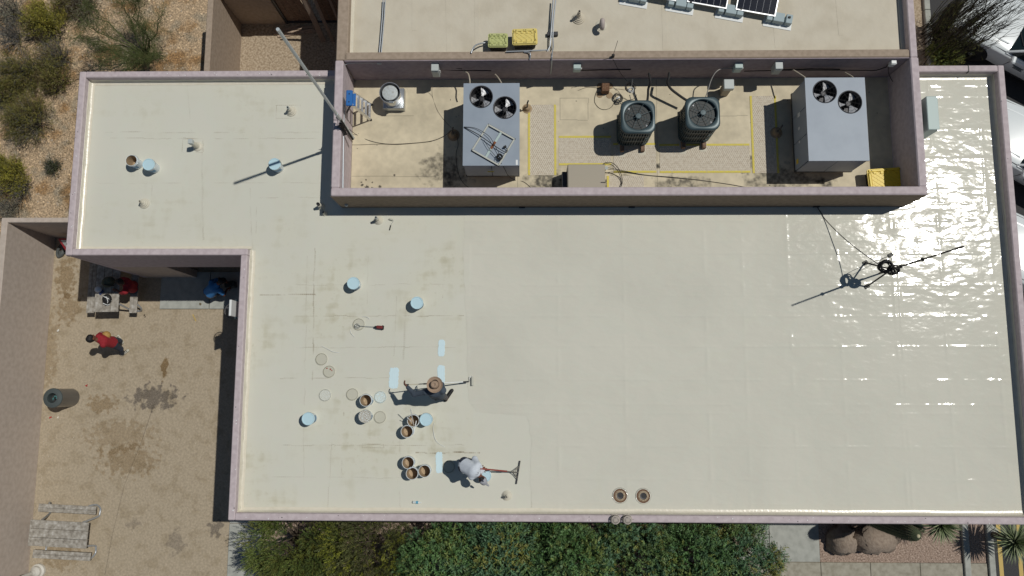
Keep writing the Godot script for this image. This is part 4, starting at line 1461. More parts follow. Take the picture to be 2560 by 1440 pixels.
	for q in [
		["black cable running from the rusty box round to a grey plug", [Vector3(1.932, 0.06, -7.908), Vector3(1.848, 0.02, -7.713), Vector3(1.836, 0.01, -7.539), Vector3(1.951, 0.01, -7.383), Vector3(2.11, 0.01, -7.338), Vector3(2.27, 0.01, -7.404), Vector3(2.356, 0.02, -7.533), Vector3(2.408, 0.04, -7.591)], 0.006],
		["thin cable from the wall corner past the rusty box", [Vector3(1.392, 0.01, -7.876), Vector3(1.659, 0.01, -7.964), Vector3(1.946, 0.02, -7.936)], 0.005],
		["thin cable from the rusty box to the cable coil", [Vector3(2.202, 0.02, -7.934), Vector3(2.406, 0.01, -7.915), Vector3(2.614, 0.2, -7.804)], 0.005],
		["cable from the grey plug to the western condenser", [Vector3(2.494, 0.04, -7.647), Vector3(2.613, 0.02, -7.654), Vector3(2.719, 0.02, -7.598), Vector3(2.889, 0.02, -7.641), Vector3(2.951, 0.05, -7.74)], 0.005],
		["antenna cable dropping from the north wall to the coil", [Vector3(2.186, 1.24, -8.204), Vector3(2.315, 0.9, -8.163), Vector3(2.487, 0.5, -8.119), Vector3(2.647, 0.45, -7.942)], 0.006],
		["long black cable from the clamped mast to the western air conditioner", [Vector3(-4.654, 0.5, -6.707), Vector3(-4.53, 0.02, -6.677), Vector3(-4.152, 0.01, -6.502), Vector3(-3.669, 0.01, -6.412), Vector3(-3.03, 0.01, -6.432), Vector3(-2.496, 0.02, -6.492), Vector3(-2.175, 0.05, -6.613), Vector3(-1.929, 0.3, -6.69)], 0.007],
		["pale wire lying loose along the well floor under the black cable", [Vector3(-4.673, 0.01, -6.394), Vector3(-4.417, 0.01, -6.393), Vector3(-3.883, 0.012, -6.412), Vector3(-3.349, 0.012, -6.399), Vector3(-2.495, 0.03, -6.478)], 0.005],
		["thin wire from the north wall across the floor to the shaded boot", [Vector3(-2.484, 0.3, -7.899), Vector3(-2.505, 0.02, -7.734), Vector3(-2.372, 0.01, -7.347), Vector3(-2.186, 0.01, -7.069), Vector3(-1.949, 0.1, -6.793)], 0.005],
		["cable draped from the western unit's lid down the front to the south wall", [Vector3(-0.611, 1.28, -5.493), Vector3(-0.52, 1, -5.402), Vector3(-0.459, 0.6, -5.381), Vector3(-0.304, 0.03, -5.413), Vector3(-0.051, 0.01, -5.364), Vector3(0.18, 0.01, -5.158)], 0.007],
		["cable looping on the shaded floor left of the western unit", [Vector3(-1.83, 0.1, -6.595), Vector3(-1.804, 0.01, -6.383), Vector3(-1.854, 0.01, -6.131), Vector3(-1.818, 0.01, -5.749), Vector3(-1.708, 0.01, -5.422), Vector3(-1.474, 0.01, -5.205), Vector3(-1.104, 0.01, -5.183), Vector3(-0.683, 0.01, -5.203), Vector3(0.002, 0.01, -5.158)], 0.006],
		["black hose arching over the yellow border to the south wall", [Vector3(1.955, 0.4, -5.686), Vector3(2.038, 0.5, -5.731), Vector3(2.212, 0.5, -5.73), Vector3(2.389, 0.3, -5.651), Vector3(2.504, 0.1, -5.494), Vector3(2.52, 0.03, -5.298), Vector3(2.446, 0.02, -5.15)], 0.009],
		["second black hose beside the arching one", [Vector3(1.959, 0.36, -5.698), Vector3(2.087, 0.42, -5.733), Vector3(2.248, 0.36, -5.698), Vector3(2.426, 0.15, -5.566), Vector3(2.5, 0.03, -5.352), Vector3(2.414, 0.02, -5.15)], 0.008],
		["pair of black cables trailing east from the beige cabinet", [Vector3(2.047, 0.4, -5.644), Vector3(2.465, 0.1, -5.656), Vector3(3.104, 0.01, -5.55), Vector3(3.836, 0.01, -5.483), Vector3(4.67, 0.01, -5.384), Vector3(5.396, 0.01, -5.274), Vector3(5.934, 0.01, -5.165)], 0.008],
		["lower of the trailing cables from the beige cabinet", [Vector3(2.051, 0.36, -5.613), Vector3(2.519, 0.08, -5.629), Vector3(3.125, 0.01, -5.539), Vector3(3.94, 0.01, -5.461), Vector3(4.566, 0.01, -5.406)], 0.007],
		["black whip cable hanging in the well's north-east corner", [Vector3(9.193, 0.95, -8.155), Vector3(9.403, 0.5, -8.136), Vector3(9.562, 0.3, -8.023), Vector3(9.677, 0.3, -7.87), Vector3(9.771, 0.35, -7.772)], 0.008]]:
		conduit("cable", q[0], arc(q[1]), q[2], cab2 if not "pale" in q[0] and not "thin" in q[0] else plain("cable_brown", L(0.13, 0.11, 0.08), 0.6), "cable")
	var plug := thing("cable_plug", "pale grey plug lying on the well floor near the western condenser", "plug", Vector3(2.456, 0.0, -7.651))
	var pm := MB.new()
	pm.box(Vector3(0, 0.025, 0), Vector3(0.11, 0.05, 0.05), Basis(Vector3.UP, 0.6), 0.012)
	put(pm, "body", mats.white_plastic, plug)

	# metal frame with a cable bundle lying on the western unit
	var fr := thing("metal_frame", "tilted square metal frame with a rusty middle bar on the unit lid", "metal frame", Vector3(-0.812, 1.27, -5.968))
	var c := [Vector3(-0.933, 1.3, -6.472), Vector3(-0.286, 1.3, -6.099), Vector3(-0.67, 1.3, -5.436), Vector3(-1.326, 1.3, -5.826)]
	for k in 4:
		var e := at(fr)
		e.bar(c[k], c[(k + 1) % 4], 0.04, 0.03, 0.003)
		put(e, "frame_bar", plain("frame_pale", L(0.47, 0.48, 0.43), 0.5), fr)
		var d := at(fr)
		var mid: Vector3 = (c[0] + c[2]) * 0.5
		var oa: Vector3 = (c[k] - mid) * 0.05
		var ob: Vector3 = (c[(k + 1) % 4] - mid) * 0.05
		if k % 2 == 0:
			d.bar(c[k] + oa - Vector3(0, 0.02, 0), c[(k + 1) % 4] + ob - Vector3(0, 0.02, 0), 0.02, 0.03)
			put(d, "rubber_edge", mats.black_rubber, fr)
	var mbar := at(fr)
	mbar.bar((c[0] as Vector3).lerp(c[1], 0.5), (c[3] as Vector3).lerp(c[2], 0.5), 0.055, 0.012)
	put(mbar, "middle_bar", mats.pale_green_metal, fr)
	var rusty := at(fr)
	rusty.bar((c[0] as Vector3).lerp(c[1], 0.5).lerp((c[3] as Vector3).lerp(c[2], 0.5), 0.38) + Vector3(0, 0.004, 0), (c[0] as Vector3).lerp(c[1], 0.5).lerp((c[3] as Vector3).lerp(c[2], 0.5), 0.66) + Vector3(0, 0.004, 0), 0.057, 0.012)
	put(rusty, "rust_patch", plain("fresh_rust", L(0.22, 0.075, 0.03), 0.9), fr)
	var bu := thing("cable_bundle", "tangled black cable bundle on the lower corner of the metal frame", "cable coil", Vector3(-0.641, 1.29, -5.623))
	var bm := at(bu)
	coil(bm, Vector3(-0.65, 1.32, -5.634), 0.07, 8, 0.007, 11)
	bm.tube(arc([Vector3(-1.542, 1.28, -6.43), Vector3(-1.241, 1.3, -6.381), Vector3(-0.92, 1.34, -6.17), Vector3(-0.78, 1.34, -5.944), Vector3(-0.64, 1.33, -5.682)]), 0.007, 5)
	bm.tube(arc([Vector3(-1.542, 1.28, -6.42), Vector3(-1.188, 1.33, -6.216), Vector3(-0.839, 1.35, -5.962), Vector3(-0.522, 1.33, -5.763), Vector3(-0.463, 1.32, -5.817), Vector3(-0.513, 1.33, -5.896)]), 0.011, 5)
	bm.tube(arc([Vector3(-1.038, 1.34, -6.068), Vector3(-0.918, 1.34, -5.863), Vector3(-0.739, 1.33, -5.641)]), 0.006, 5)
	bm.box(Vector3(-0.523, 1.32, -5.899), Vector3(0.08, 0.05, 0.05), Basis(Vector3.UP, 0.5), 0.01)
	put(bm, "cables", mats.black_rubber, bu)

	# mast clamped to the west wall, antenna on the north wall
	var ms := thing("antenna_mast", "tall pale metal mast clamped to the well's west wall", "mast", Vector3(-4.56, 0.2, -6.516))
	var mm := at(ms)
	var foot: Vector3 = Vector3(-4.56, 1.22, -6.516)
	mm.tube([Vector3(foot.x, 0.5, foot.z), Vector3(foot.x, 6.35, foot.z)], 0.034, 14)
	mm.tube([Vector3(foot.x, 0.2, foot.z), Vector3(foot.x, 2.0, foot.z)], 0.042, 14)
	put(mm, "tube", plain("mast_pale", L(0.55, 0.6, 0.62), 0.45, 0.3), ms)
	var br := at(ms)
	br.bar(Vector3(-4.561, 1.75, -6.53), Vector3(-4.439, 0.75, -6.299), 0.05, 0.05)
	br.bar(Vector3(-4.593, 1.45, -6.475), Vector3(-4.566, 1, -6.342), 0.07, 0.05)
	br.bar(Vector3(-4.65, 1.6, -6.595), Vector3(-4.609, 1.6, -6.575), 0.1, 0.05)
	for q in [Vector3(-4.643, 1.5, -6.54), Vector3(-4.615, 1.4, -6.473), Vector3(-4.601, 1.25, -6.443), Vector3(-4.573, 1.15, -6.395)]:
		br.tube([q + Vector3(-0.13, 0, 0.0), q + Vector3(0.12, 0, 0)], 0.008, 6)
		br.tube([q + Vector3(0, 0.03, -0.08), q + Vector3(0, 0.0, 0.08)], 0.008, 6)
	br.bar(Vector3(-4.615, 1.32, -6.48), Vector3(-4.578, 1.22, -6.453), 0.13, 0.1)
	put(br, "clamp", mats.black, ms)
	var an := thing("whip_antenna", "thin whip antenna on a black base on the tan wall cap", "antenna", Vector3(2.189, 1.22, -8.266))
	var am := MB.new()
	am.box(Vector3(0, 0.06, 0), Vector3(0.07, 0.12, 0.05), Basis.IDENTITY, 0.006)
	put(am, "base", mats.black, an)
	var aw := MB.new()
	aw.tube([Vector3(0, 0.1, 0), Vector3(0.03, 0.8, -0.05)], 0.006, 6)
	put(aw, "whip", mats.dark_metal, an)

	# outside the east wall: a pale green box on dark struts
	var eb := thing("meter_cabinet", "pale green metal cabinet on dark struts outside the well's east wall", "cabinet", Vector3(10.15, 0, -6.9))
	var em := at(eb)
	em.bb(Vector3(10.054, 0.25, -7.284), Vector3(10.342, 1.0, -6.409), 0.015)
	put(em, "housing", mats.pale_green_metal, eb)
	for k in 2:
		var sm2 := at(eb)
		var z: float = [-7.221, -6.471][k]
		sm2.bb(Vector3(9.822, 0.02, z - 0.03), Vector3(10.054 + 0.1, 0.1, z + 0.03), 0.004)
		sm2.bb(Vector3(10.054 + 0.02, 0.0, z - 0.03), Vector3(10.054 + 0.08, 0.25, z + 0.03), 0.004)
		put(sm2, "strut", mats.beige_metal, eb)
	var bk := at(eb)
	bk.bb(Vector3(9.822, 0.2, -7.221), Vector3(9.86, 0.95, -6.471))
	put(bk, "back_plate", mats.black, eb)


func upper_roof() -> void:
	var Y := 0.95
	var mb := MB.new()
	mb.slab(PackedVector2Array([Vector2(-4.53, -40), Vector2(9.62, -40), Vector2(9.62, -8.43), Vector2(-4.53, -8.43)]), 0.92, Y)
	var um := grained("upper_membrane", [L(0.5, 0.45, 0.35), L(0.57, 0.52, 0.415), L(0.6, 0.555, 0.45)], 0.16, 0.75, 0.5, 0.012, 5)
	structure(mb, "upper_roof_membrane", um)
	# laps of the membrane sheets, as thin raised strips
	for q in [[Vector3(-2.896, 0.95, -9.968), Vector3(-2.88, 0.95, -9.134)], [Vector3(-1.274, 0.95, -9.956), Vector3(-1.241, 0.95, -8.56)], [Vector3(3.562, 0.95, -9.92), Vector3(3.561, 0.95, -8.563)], [Vector3(6.401, 0.95, -9.138), Vector3(6.419, 0.95, -8.599)], [Vector3(8.016, 0.95, -9.887), Vector3(8.046, 0.95, -8.933)], [Vector3(-2.022, 0.95, -9.961), Vector3(-1.972, 0.95, -8.543)]]:
		var s := MB.new()
		s.bar(q[0] + Vector3(0, 0.002, 0), q[1] + Vector3(0, 0.002, 0), 0.13, 0.004, 0.001)
		var o := structure(s, numbered("membrane_lap"), um)
	# cove and light edge
	var cv := MB.new()
	cv.bar(Vector3(-4.5, Y + 0.01, -40), Vector3(-4.5, Y + 0.01, -8.45), 0.1, 0.03, 0.01)
	cv.bar(Vector3(9.58, Y + 0.01, -40), Vector3(9.58, Y + 0.01, -8.45), 0.1, 0.03, 0.01)
	structure(cv, "upper_cove", mats.cove_paint)

	tote("pale green tote beside the larger yellow one on the upper roof", "storage_tote", Vector3(-0.708, 0.95, -8.708), 0.5, 0.37, 0.32, 0.0, mats.tote_green)
	tote("larger pale yellow tote on the upper roof beside the green one", "storage_tote", Vector3(-0.029, 0.95, -8.79), 0.64, 0.43, 0.34, 0.03, mats.tote_pale_yellow)
	for q in [
		["left of the two grey conduits crossing the upper roof's west side", [Vector3(-3.693, 1.03, -9.931), Vector3(-3.703, 1.03, -9.493), Vector3(-3.738, 1.03, -8.841), Vector3(-3.76, 1.03, -8.484)], 0.016],
		["right of the two grey conduits crossing the upper roof's west side", [Vector3(-3.641, 1.03, -9.93), Vector3(-3.651, 1.03, -9.492), Vector3(-3.687, 1.03, -8.84), Vector3(-3.709, 1.03, -8.484)], 0.014],
		["left conduit resting on the dark block on the upper roof", [Vector3(0.7, 1.08, -9.871), Vector3(0.657, 1.08, -9.22), Vector3(0.635, 1.08, -8.897), Vector3(0.614, 1.05, -8.642), Vector3(0.543, 1.02, -8.495)], 0.02],
		["right conduit over the dark block, running on down the well wall", [Vector3(0.762, 1.08, -9.871), Vector3(0.697, 1.08, -9.22), Vector3(0.686, 1.08, -8.896), Vector3(0.696, 1.05, -8.609), Vector3(0.657, 1.25, -8.336), Vector3(0.647, 1.24, -8.182), Vector3(0.658, 0.9, -8.172), Vector3(0.654, 0.4, -8.183)], 0.018]]:
		conduit("roof_conduit", q[0], q[1], q[2], mats.conduit_grey)
	conduit("bent_pipe", "bent grey pipe reaching from the wall cap under the green tote", arc([Vector3(-1.383, 1.25, -8.369), Vector3(-1.343, 1.25, -8.486), Vector3(-1.267, 1.2, -8.605), Vector3(-1.121, 1.1, -8.705), Vector3(-0.95, 1.05, -8.738)]), 0.019, mats.conduit_grey)
	conduit("bent_pipe", "long grey pipe lying along the wall cap below the totes", [Vector3(-0.503, 1.27, -8.397), Vector3(0.052, 1.26, -8.42), Vector3(0.537, 1.24, -8.447)], 0.016, mats.conduit_grey)
	conduit("bent_pipe", "short grey pipe elbow over the wall cap near the yellow tote", arc([Vector3(-0.049, 1.25, -8.393), Vector3(0.082, 1.28, -8.368), Vector3(0.112, 1.28, -8.294), Vector3(0.092, 1.22, -8.204)]), 0.018, mats.conduit_grey)
	var bl := thing("pipe_block", "dark wooden block carrying two conduits on the upper roof", "pipe support", Vector3(0.68, 0.95, -8.981))
	var bm := MB.new()
	bm.box(Vector3(0, 0.05, 0), Vector3(0.28, 0.1, 0.1), Basis(Vector3.UP, 0.05), 0.008)
	put(bm, "block", mats.dark_metal, bl)
	pipe_vent("stepped cone pipe vent on the upper roof, above the solar-side seam", Vector3(1.352, 0.95, -9.433), 0.17, 0.38, 0.035, false)
	var gn := thing("gooseneck_vent", "rounded gooseneck vent pipe on the upper roof", "vent", Vector3(1.936, 0.95, -9.233))
	var gm := MB.new()
	gm.tube(arc([Vector3(0, 0, 0), Vector3(0, 0.22, 0), Vector3(0, 0.32, 0.02), Vector3(0, 0.34, 0.09), Vector3(0, 0.28, 0.16), Vector3(0, 0.2, 0.17)]), 0.06, 12)
	put(gm, "pipe", plain("vent_mauve", L(0.44, 0.38, 0.35), 0.7), gn)
	var gf := MB.new()
	gf.lathe([Vector2(0.15, 0.002), Vector2(0.14, 0.012), Vector2(0.07, 0.03), Vector2(0.062, 0.06)], 20)
	put(gf, "flashing", mats.boot_flashing, gn)

	# solar panels on concrete ballast blocks
	var ang := 0.195
	var dirx := Vector3(cos(ang), 0, sin(ang))
	var dirz := Vector3(-sin(ang), 0, cos(ang))
	var corners := [Vector3(6.328, 1.14, -9.345), Vector3(5.102, 1.14, -9.558), Vector3(3.83, 1.14, -9.773)]
	for k in 3:
		var o := thing("solar_panel", ["easternmost black solar panel by the row's last ballast block", "middle solar panel between two shared ballast blocks", "westernmost visible solar panel, mostly beyond the picture edge"][k], "solar panel", corners[k], "tilted solar panels on the upper roof")
		var tilt := 0.14
		var up := (-dirz * cos(tilt) + Vector3.UP * sin(tilt)).normalized()
		var bs := Basis(dirx, (-up).cross(dirx).normalized(), -up)
		var W := 1.02
		var H := 1.66
		var fm := MB.new()
		for e in [[Vector3(-W * 0.5, 0, -0.015), Vector3(W, 0.035, 0.03)], [Vector3(-W * 0.5, 0, -H), Vector3(W, 0.035, 0.03)], [Vector3(-0.015, 0, -H * 0.5), Vector3(0.03, 0.034, H)], [Vector3(-W + 0.015, 0, -H * 0.5), Vector3(0.03, 0.034, H)]]:
			fm.box(bs * e[0], e[1], bs, 0.003)
		put(fm, "frame", plain("panel_frame", L(0.75, 0.77, 0.78), 0.35, 0.6), o)
		var bk := MB.new()
		bk.box(bs * Vector3(-W * 0.5, -0.004, -H * 0.5), Vector3(W - 0.04, 0.012, H - 0.04), bs)
		put(bk, "back_sheet", mats.panel_back, o)
		var cell := MB.new()
		cell.box(Vector3.ZERO, Vector3(0.157, 0.004, 0.128), bs)
		var cm := cell.mesh()
		for i in 6:
			for j in 12:
				var c := putm(cm, "cell", mats.panel_cell, o)
				c.position = bs * Vector3(-0.1 - i * 0.164, 0.005, -0.105 - j * 0.132)
	var bpos := [Vector3(6.449, 0.95, -9.311), Vector3(5.233, 0.95, -9.537), Vector3(3.969, 0.95, -9.742), Vector3(2.79, 0.95, -9.925)]
	for k in 4:
		var o := thing("ballast_block", ["pale concrete ballast block at the east end of the solar row", "pale ballast block shared by the two eastern solar panels", "pale ballast block left of the middle solar panel", "westernmost ballast block, cut by the top of the picture"][k], "ballast block", bpos[k], "concrete ballast blocks under the solar panels", -ang)
		var pd := MB.new()
		pd.box(Vector3(0.0, 0.008, 0.02), Vector3(0.72, 0.014, 0.34), Basis.IDENTITY, 0.004)
		put(pd, "slip_sheet", mats.white_plastic, o)
		var bmx := [-0.25, 0.0, 0.23] if k > 0 else [-0.25, -0.02, 0.24]
		for e in 3:
			var b := MB.new()
			b.box(Vector3(bmx[e], 0.1, -0.03), Vector3([0.14, 0.27, 0.16][e], 0.17, 0.24), Basis.IDENTITY, 0.01)
			put(b, "concrete_piece", plain("ballast_pale", L(0.37, 0.45, 0.47), 0.85), o)
		for e in [-0.25, 0.23]:
			var c := MB.new()
			c.box(Vector3(e, 0.2, -0.06), Vector3(0.06, 0.03, 0.05), Basis.IDENTITY, 0.005)
			put(c, "clamp", mats.black, o)


func pipe_vent(label: String, p: Vector3, r: float, hh: float, pr: float, bare: bool) -> Node3D:
	var o := thing("pipe_vent", label, "vent pipe", p)
	var f: Material = mats.upper_membrane if p.y > 0.5 else plain("vent_flashing", L(0.6, 0.57, 0.47), 0.6)
	var b := MB.new()
	b.lathe([Vector2(r, 0.002), Vector2(r * 0.94, 0.03), Vector2(r * 0.8, 0.035), Vector2(r * 0.74, 0.07), Vector2(r * 0.62, 0.075), Vector2(r * 0.56, 0.11), Vector2(r * 0.44, 0.115), Vector2(pr * 1.35, 0.17), Vector2(pr * 1.3, hh * 0.7), Vector2(pr * 1.02, hh * 0.72)], 24)
	put(b, "boot", f, o)
	var t := MB.new()
	t.lathe([Vector2(pr, hh * 0.6), Vector2(pr, hh), Vector2(pr * 0.78, hh), Vector2(pr * 0.78, hh - 0.2)], 14)
	put(t, "pipe", mats.box_grey if bare else f, o)
	var d := MB.new()
	d.lathe([Vector2(pr * 0.8, hh - 0.04), Vector2(0, hh - 0.04)], 12)
	put(d, "bore", mats.black, o)
	return o


func make_bucket(open: bool) -> Node3D:
	var o := Node3D.new()
	var b := MB.new()
	if open:
		b.lathe([Vector2(0, 0.004), Vector2(0.13, 0.004), Vector2(0.148, 0.3), Vector2(0.156, 0.31), Vector2(0.156, 0.325), Vector2(0.15, 0.33), Vector2(0.153, 0.36), Vector2(0.15, 0.368), Vector2(0.141, 0.366)], 32)
	else:
		b.lathe([Vector2(0, 0.004), Vector2(0.13, 0.004), Vector2(0.147, 0.3), Vector2(0.156, 0.31), Vector2(0.156, 0.33), Vector2(0.148, 0.332)], 32)
	put(b, "tub", mats.bucket_white, o)
	if open:
		var ins := MB.new()
		ins.lathe([Vector2(0, 0.03), Vector2(0.122, 0.03), Vector2(0.141, 0.366)], 32)
		put(ins, "lining", mats.bucket_inside, o)
	else:
		var l := MB.new()
		l.lathe([Vector2(0.157, 0.335), Vector2(0.16, 0.345), Vector2(0.16, 0.368), Vector2(0.155, 0.374), Vector2(0.141, 0.374), Vector2(0.136, 0.362), Vector2(0.0, 0.362)], 32)
		put(l, "lid", mats.lid_blue_white, o)
	var lab := MB.new()
	lab.lathe([Vector2(0.1395, 0.1), Vector2(0.1475, 0.26)], 14, Transform3D.IDENTITY, 0.2, 1.5)
	put(lab, "label", mats.label_blue, o)
	var h := MB.new()
	var pts := []
	for k in 13:
		var t := PI * k / 12.0
		pts.append(Vector3(cos(t) * 0.158, 0.315 - sin(t) * 0.02, -sin(t) * 0.165))
	h.tube(pts, 0.004, 5)
	put(h, "handle", mats.galvanised, o)
	return o


func place_bucket(proto: Node3D, called: String, label: String, group: String, top: Vector3, turn: float) -> Node3D:
	var o: Node3D = proto.duplicate()
	o.name = numbered(called)
	add_child(o)
	o.position = Vector3(top.x, 0.004 if top.x > -1.4 else 0.0, top.z)
	o.rotation.y = turn
	tag(o, label, "bucket", group)
	return o


func ground_lid(label: String, p: Vector3, m: Material, s: int) -> Node3D:
	var o := thing("bucket_lid", label, "bucket lid", p, "used bucket lids lying on the roof")
	var b := MB.new()
	b.lathe([Vector2(0.150, 0.0), Vector2(0.156, 0.006), Vector2(0.154, 0.024), Vector2(0.145, 0.026), Vector2(0.143, 0.010), Vector2(0.0, 0.010)], 36, Transform3D(Basis(Vector3.UP, s * 0.7), Vector3.ZERO))
	put(b, "disc", m, o)
	var g := MB.new()
	g.lathe([Vector2(0.1445, 0.0105), Vector2(0.137, 0.0105)], 36)
	put(g, "groove", plain("groove_dark", L(0.13, 0.12, 0.08), 0.8), o)  # thin dark ring just inside the rim
	return o


func splotch(mb: MB, ct: Vector3, hx: float, hz: float, s: int, thick := 0.003, rag := 0.12) -> void:
	var g := rnd(s)
	var n := 64
	var q := PackedVector2Array()
	for k in n:
		var t := TAU * k / n
		# rounded rectangle
		var c := Vector2(cos(t), sin(t))
		var e := 1.0 / pow(pow(absf(c.x), 5.0) + pow(absf(c.y), 5.0), 0.2)
		q.append(Vector2(ct.x + c.x * e * hx * (1.0 + g.randf_range(-rag, rag)) + sin(t * 3.0 + s) * hx * 0.06, ct.z + c.y * e * hz * (1.0 + g.randf_range(-rag, rag) * 0.5)))
	if Geometry2D.triangulate_polygon(q).size() > 0:
		mb.slab(q, ct.y, ct.y + thick)


func main_roof_things() -> void:
	# vents
	pipe_vent("open vent pipe on a welded square patch near the north wall of the west wing", Vector3(-6.299, 0.0, -7.324), 0.14, 0.32, 0.035, true)
	var sq := thing("roof_vent", "short vent boot with a square grey pipe cap on the west wing", "vent pipe", Vector3(-8.776, 0.0, -6.356))
	var sb := MB.new()
	sb.lathe([Vector2(0.13, 0.002), Vector2(0.12, 0.02), Vector2(0.075, 0.05), Vector2(0.06, 0.36)], 20)
	put(sb, "boot", plain("vent_flashing", L(0.6, 0.57, 0.47), 0.6), sq)
	var sc := MB.new()
	sc.box(Vector3(0, 0.41, 0), Vector3(0.11, 0.13, 0.12), Basis.IDENTITY, 0.008)
	put(sc, "cap", mats.box_grey, sq)
	pipe_vent("conical vent pipe boot below the two buckets on the west wing", Vector3(-10.109, 0.0, -4.805), 0.14, 0.26, 0.03, false)
	pipe_vent("open vent pipe just below the equipment well's shaded south wall", Vector3(-3.875, 0.0, -4.341), 0.12, 0.36, 0.035, true)
	pipe_vent("black-topped vent pipe on the shadow edge at the well's south-west corner", Vector3(-5.398, 0.0, -4.709), 0.1, 0.34, 0.04, true).get_node("pipe").material_override = mats.dark_metal
	pipe_vent("smallest vent pipe, fully in the well's shadow at its south-west corner", Vector3(-5.297, 0.0, -4.526), 0.07, 0.16, 0.025, true)
	pipe_vent("stepped cone vent pipe right of the squeegee, by the south parapet", Vector3(-0.478, 0.0, 2.683), 0.125, 0.26, 0.025, false)
	var wl := thing("wall_outlet", "small bare bulb fitting low on the well's outer south wall", "outlet", Vector3(-4.635, 0.4, -4.66))
	var wm := MB.new()
	wm.ball(Vector3.ZERO, Vector3(0.045, 0.045, 0.05))
	put(wm, "fitting", mats.box_grey, wl)

	# buckets: closed ones
	var closed := make_bucket(false)
	var open := make_bucket(true)
	for q in [
		["lidded pale blue bucket touching the open bucket on the west wing", Vector3(-9.881, 0.37, -5.764), -0.6],
		["lidded pale blue bucket crossed by the mast's shadow", Vector3(-6.563, 0.37, -5.765), -0.4],
		["lidded pale blue bucket standing alone nearest the courtyard corner", Vector3(-4.406, 0.37, -2.625), -0.3],
		["lidded pale blue bucket standing alone above the blue-white paint stripes", Vector3(-2.77, 0.37, -2.122), 0.2],
		["lidded pale blue bucket standing alone left of the dark-brown tubs", Vector3(-5.437, 0.37, 0.79), 0.8],
		["lidded pale blue bucket beside the open bucket with stirring sticks", Vector3(-2.486, 0.37, 0.801), 0.5],
		["lidded white bucket under the stooping worker's head", Vector3(-1.013, 0.37, 2.155), 0.1]]:
		place_bucket(closed, "paint_bucket", q[0], "full paint buckets with lids", q[1], q[2])
	var sp: Node3D = place_bucket(closed, "paint_bucket", "bucket whose lid is crusted with spilt brown and white coating", "", Vector3(-4.016, 0.37, 0.727), 0.4)
	sp.get_node("lid").material_override = mats.spattered_lid
	for q in [
		["open empty bucket on the west wing, beside a lidded one", Vector3(-10.343, 0.37, -5.874), -0.7],
		["open empty bucket left of the worker in the straw hat", Vector3(-4.007, 0.37, 0.332), 0.3],
		["open empty bucket holding thin white stirring sticks", Vector3(-2.805, 0.37, 0.831), 0.2],
		["open empty bucket touching the one with the stirring sticks", Vector3(-2.959, 0.37, 1.096), 0.4],
		["open empty bucket, uppermost of the cluster of three", Vector3(-2.914, 0.37, 1.855), 0.5],
		["open empty bucket, lowest of the cluster of three", Vector3(-2.81, 0.37, 2.115), 0.3],
		["open empty bucket, rightmost of the cluster of three", Vector3(-2.504, 0.37, 2.056), 0.2]]:
		place_bucket(open, "empty_bucket", q[0], "emptied open paint buckets", q[1], q[2])
	closed.free()
	open.free()

	# lids lying on the roof
	var pale := plain("lid_inside", L(0.52, 0.51, 0.42), 0.5)
	var spat := grained("paint_spattered_lid", [L(0.42, 0.4, 0.3), L(0.55, 0.54, 0.45), L(0.66, 0.69, 0.65), L(0.68, 0.76, 0.77)], 2.6, 0.5, 0.1, 0.03, 3)
	var clear := pale
	ground_lid("plain bucket lid, uppermost of the pair at the far left", Vector3(-5.248, 0.0, -0.705), pale, 1)
	var red := ground_lid("bucket lid smeared with red at one edge", Vector3(-5.041, 0.0, -0.389), pale, 2)
	var rs := MB.new()
	for q in [[-0.02, -0.1, 0.035, 0.018], [0.05, -0.095, 0.04, 0.02], [0.09, -0.06, 0.022, 0.03], [0.03, -0.06, 0.016, 0.02], [-0.06, -0.085, 0.02, 0.012], [0.07, -0.03, 0.012, 0.018]]:
		splotch(rs, Vector3(q[0], 0.0105, q[1]), q[2], q[3], int(q[0] * 1000.0) + 50, 0.003, 0.35)
	put(rs, "red_smear", plain("red_paint", L(0.32, 0.06, 0.04), 0.7), red)
	ground_lid("whitish scuffed bucket lid below the red-smeared one", Vector3(-5.123, 0.0, 0.21), spat, 3)
	ground_lid("plain bucket lid left of the open bucket near the straw-hatted worker", Vector3(-4.427, 0.0, 0.188), clear, 4)
	ground_lid("bucket lid covered in spilt pale blue coating near the worker's shadow", Vector3(-3.708, 0.0, 0.257), grained("blue_spilt_lid", [L(0.5, 0.48, 0.38), L(0.57, 0.6, 0.55), L(0.63, 0.77, 0.8), L(0.64, 0.8, 0.84)], 2.0, 0.45, 0.1, 0.03, 3), 5)
	ground_lid("plain bucket lid right of the bucket with the crusted lid", Vector3(-3.706, 0.0, 0.76), pale, 6)
	ground_lid("bucket lid lying in the stooping worker's shadow", Vector3(-1.94, 0.0, 1.985), clear, 7)
	ground_lid("bucket lid with a mixing paddle resting on it", Vector3(-4.314, 0.0, -1.602), pale, 8)

	# mixing drill
	var dr := thing("paint_mixer", "red and black mixing drill whose paddle lies on a bucket lid", "paint mixer", Vector3(-4.022, 0.0, -1.54))
	var sh := at(dr)
	sh.tube([Vector3(-4.271, 0.05, -1.556), Vector3(-3.859, 0.09, -1.533)], 0.006, 6)
	put(sh, "shaft", mats.galvanised, dr)
	var pd := at(dr)
	for k in 3:
		var c := []
		for i in 15:
			var t := TAU * i / 14.0
			var e: float = k * TAU / 3
			c.append(Vector3(-4.343, 0.05, -1.556) + Vector3(cos(t) * 0.065, sin(t) * 0.04 * cos(e), sin(t) * 0.045 * sin(e) + sin(t) * 0.02))
		pd.tube(c, 0.006, 5, false)
	put(pd, "paddle", mats.galvanised, dr)
	var bd := at(dr)
	bd.box(Vector3(-3.754, 0.1, -1.522), Vector3(0.16, 0.085, 0.08), Basis(Vector3.UP, -0.08), 0.015)
	put(bd, "motor", plain("drill_red", L(0.16, 0.015, 0.015), 0.5), dr)
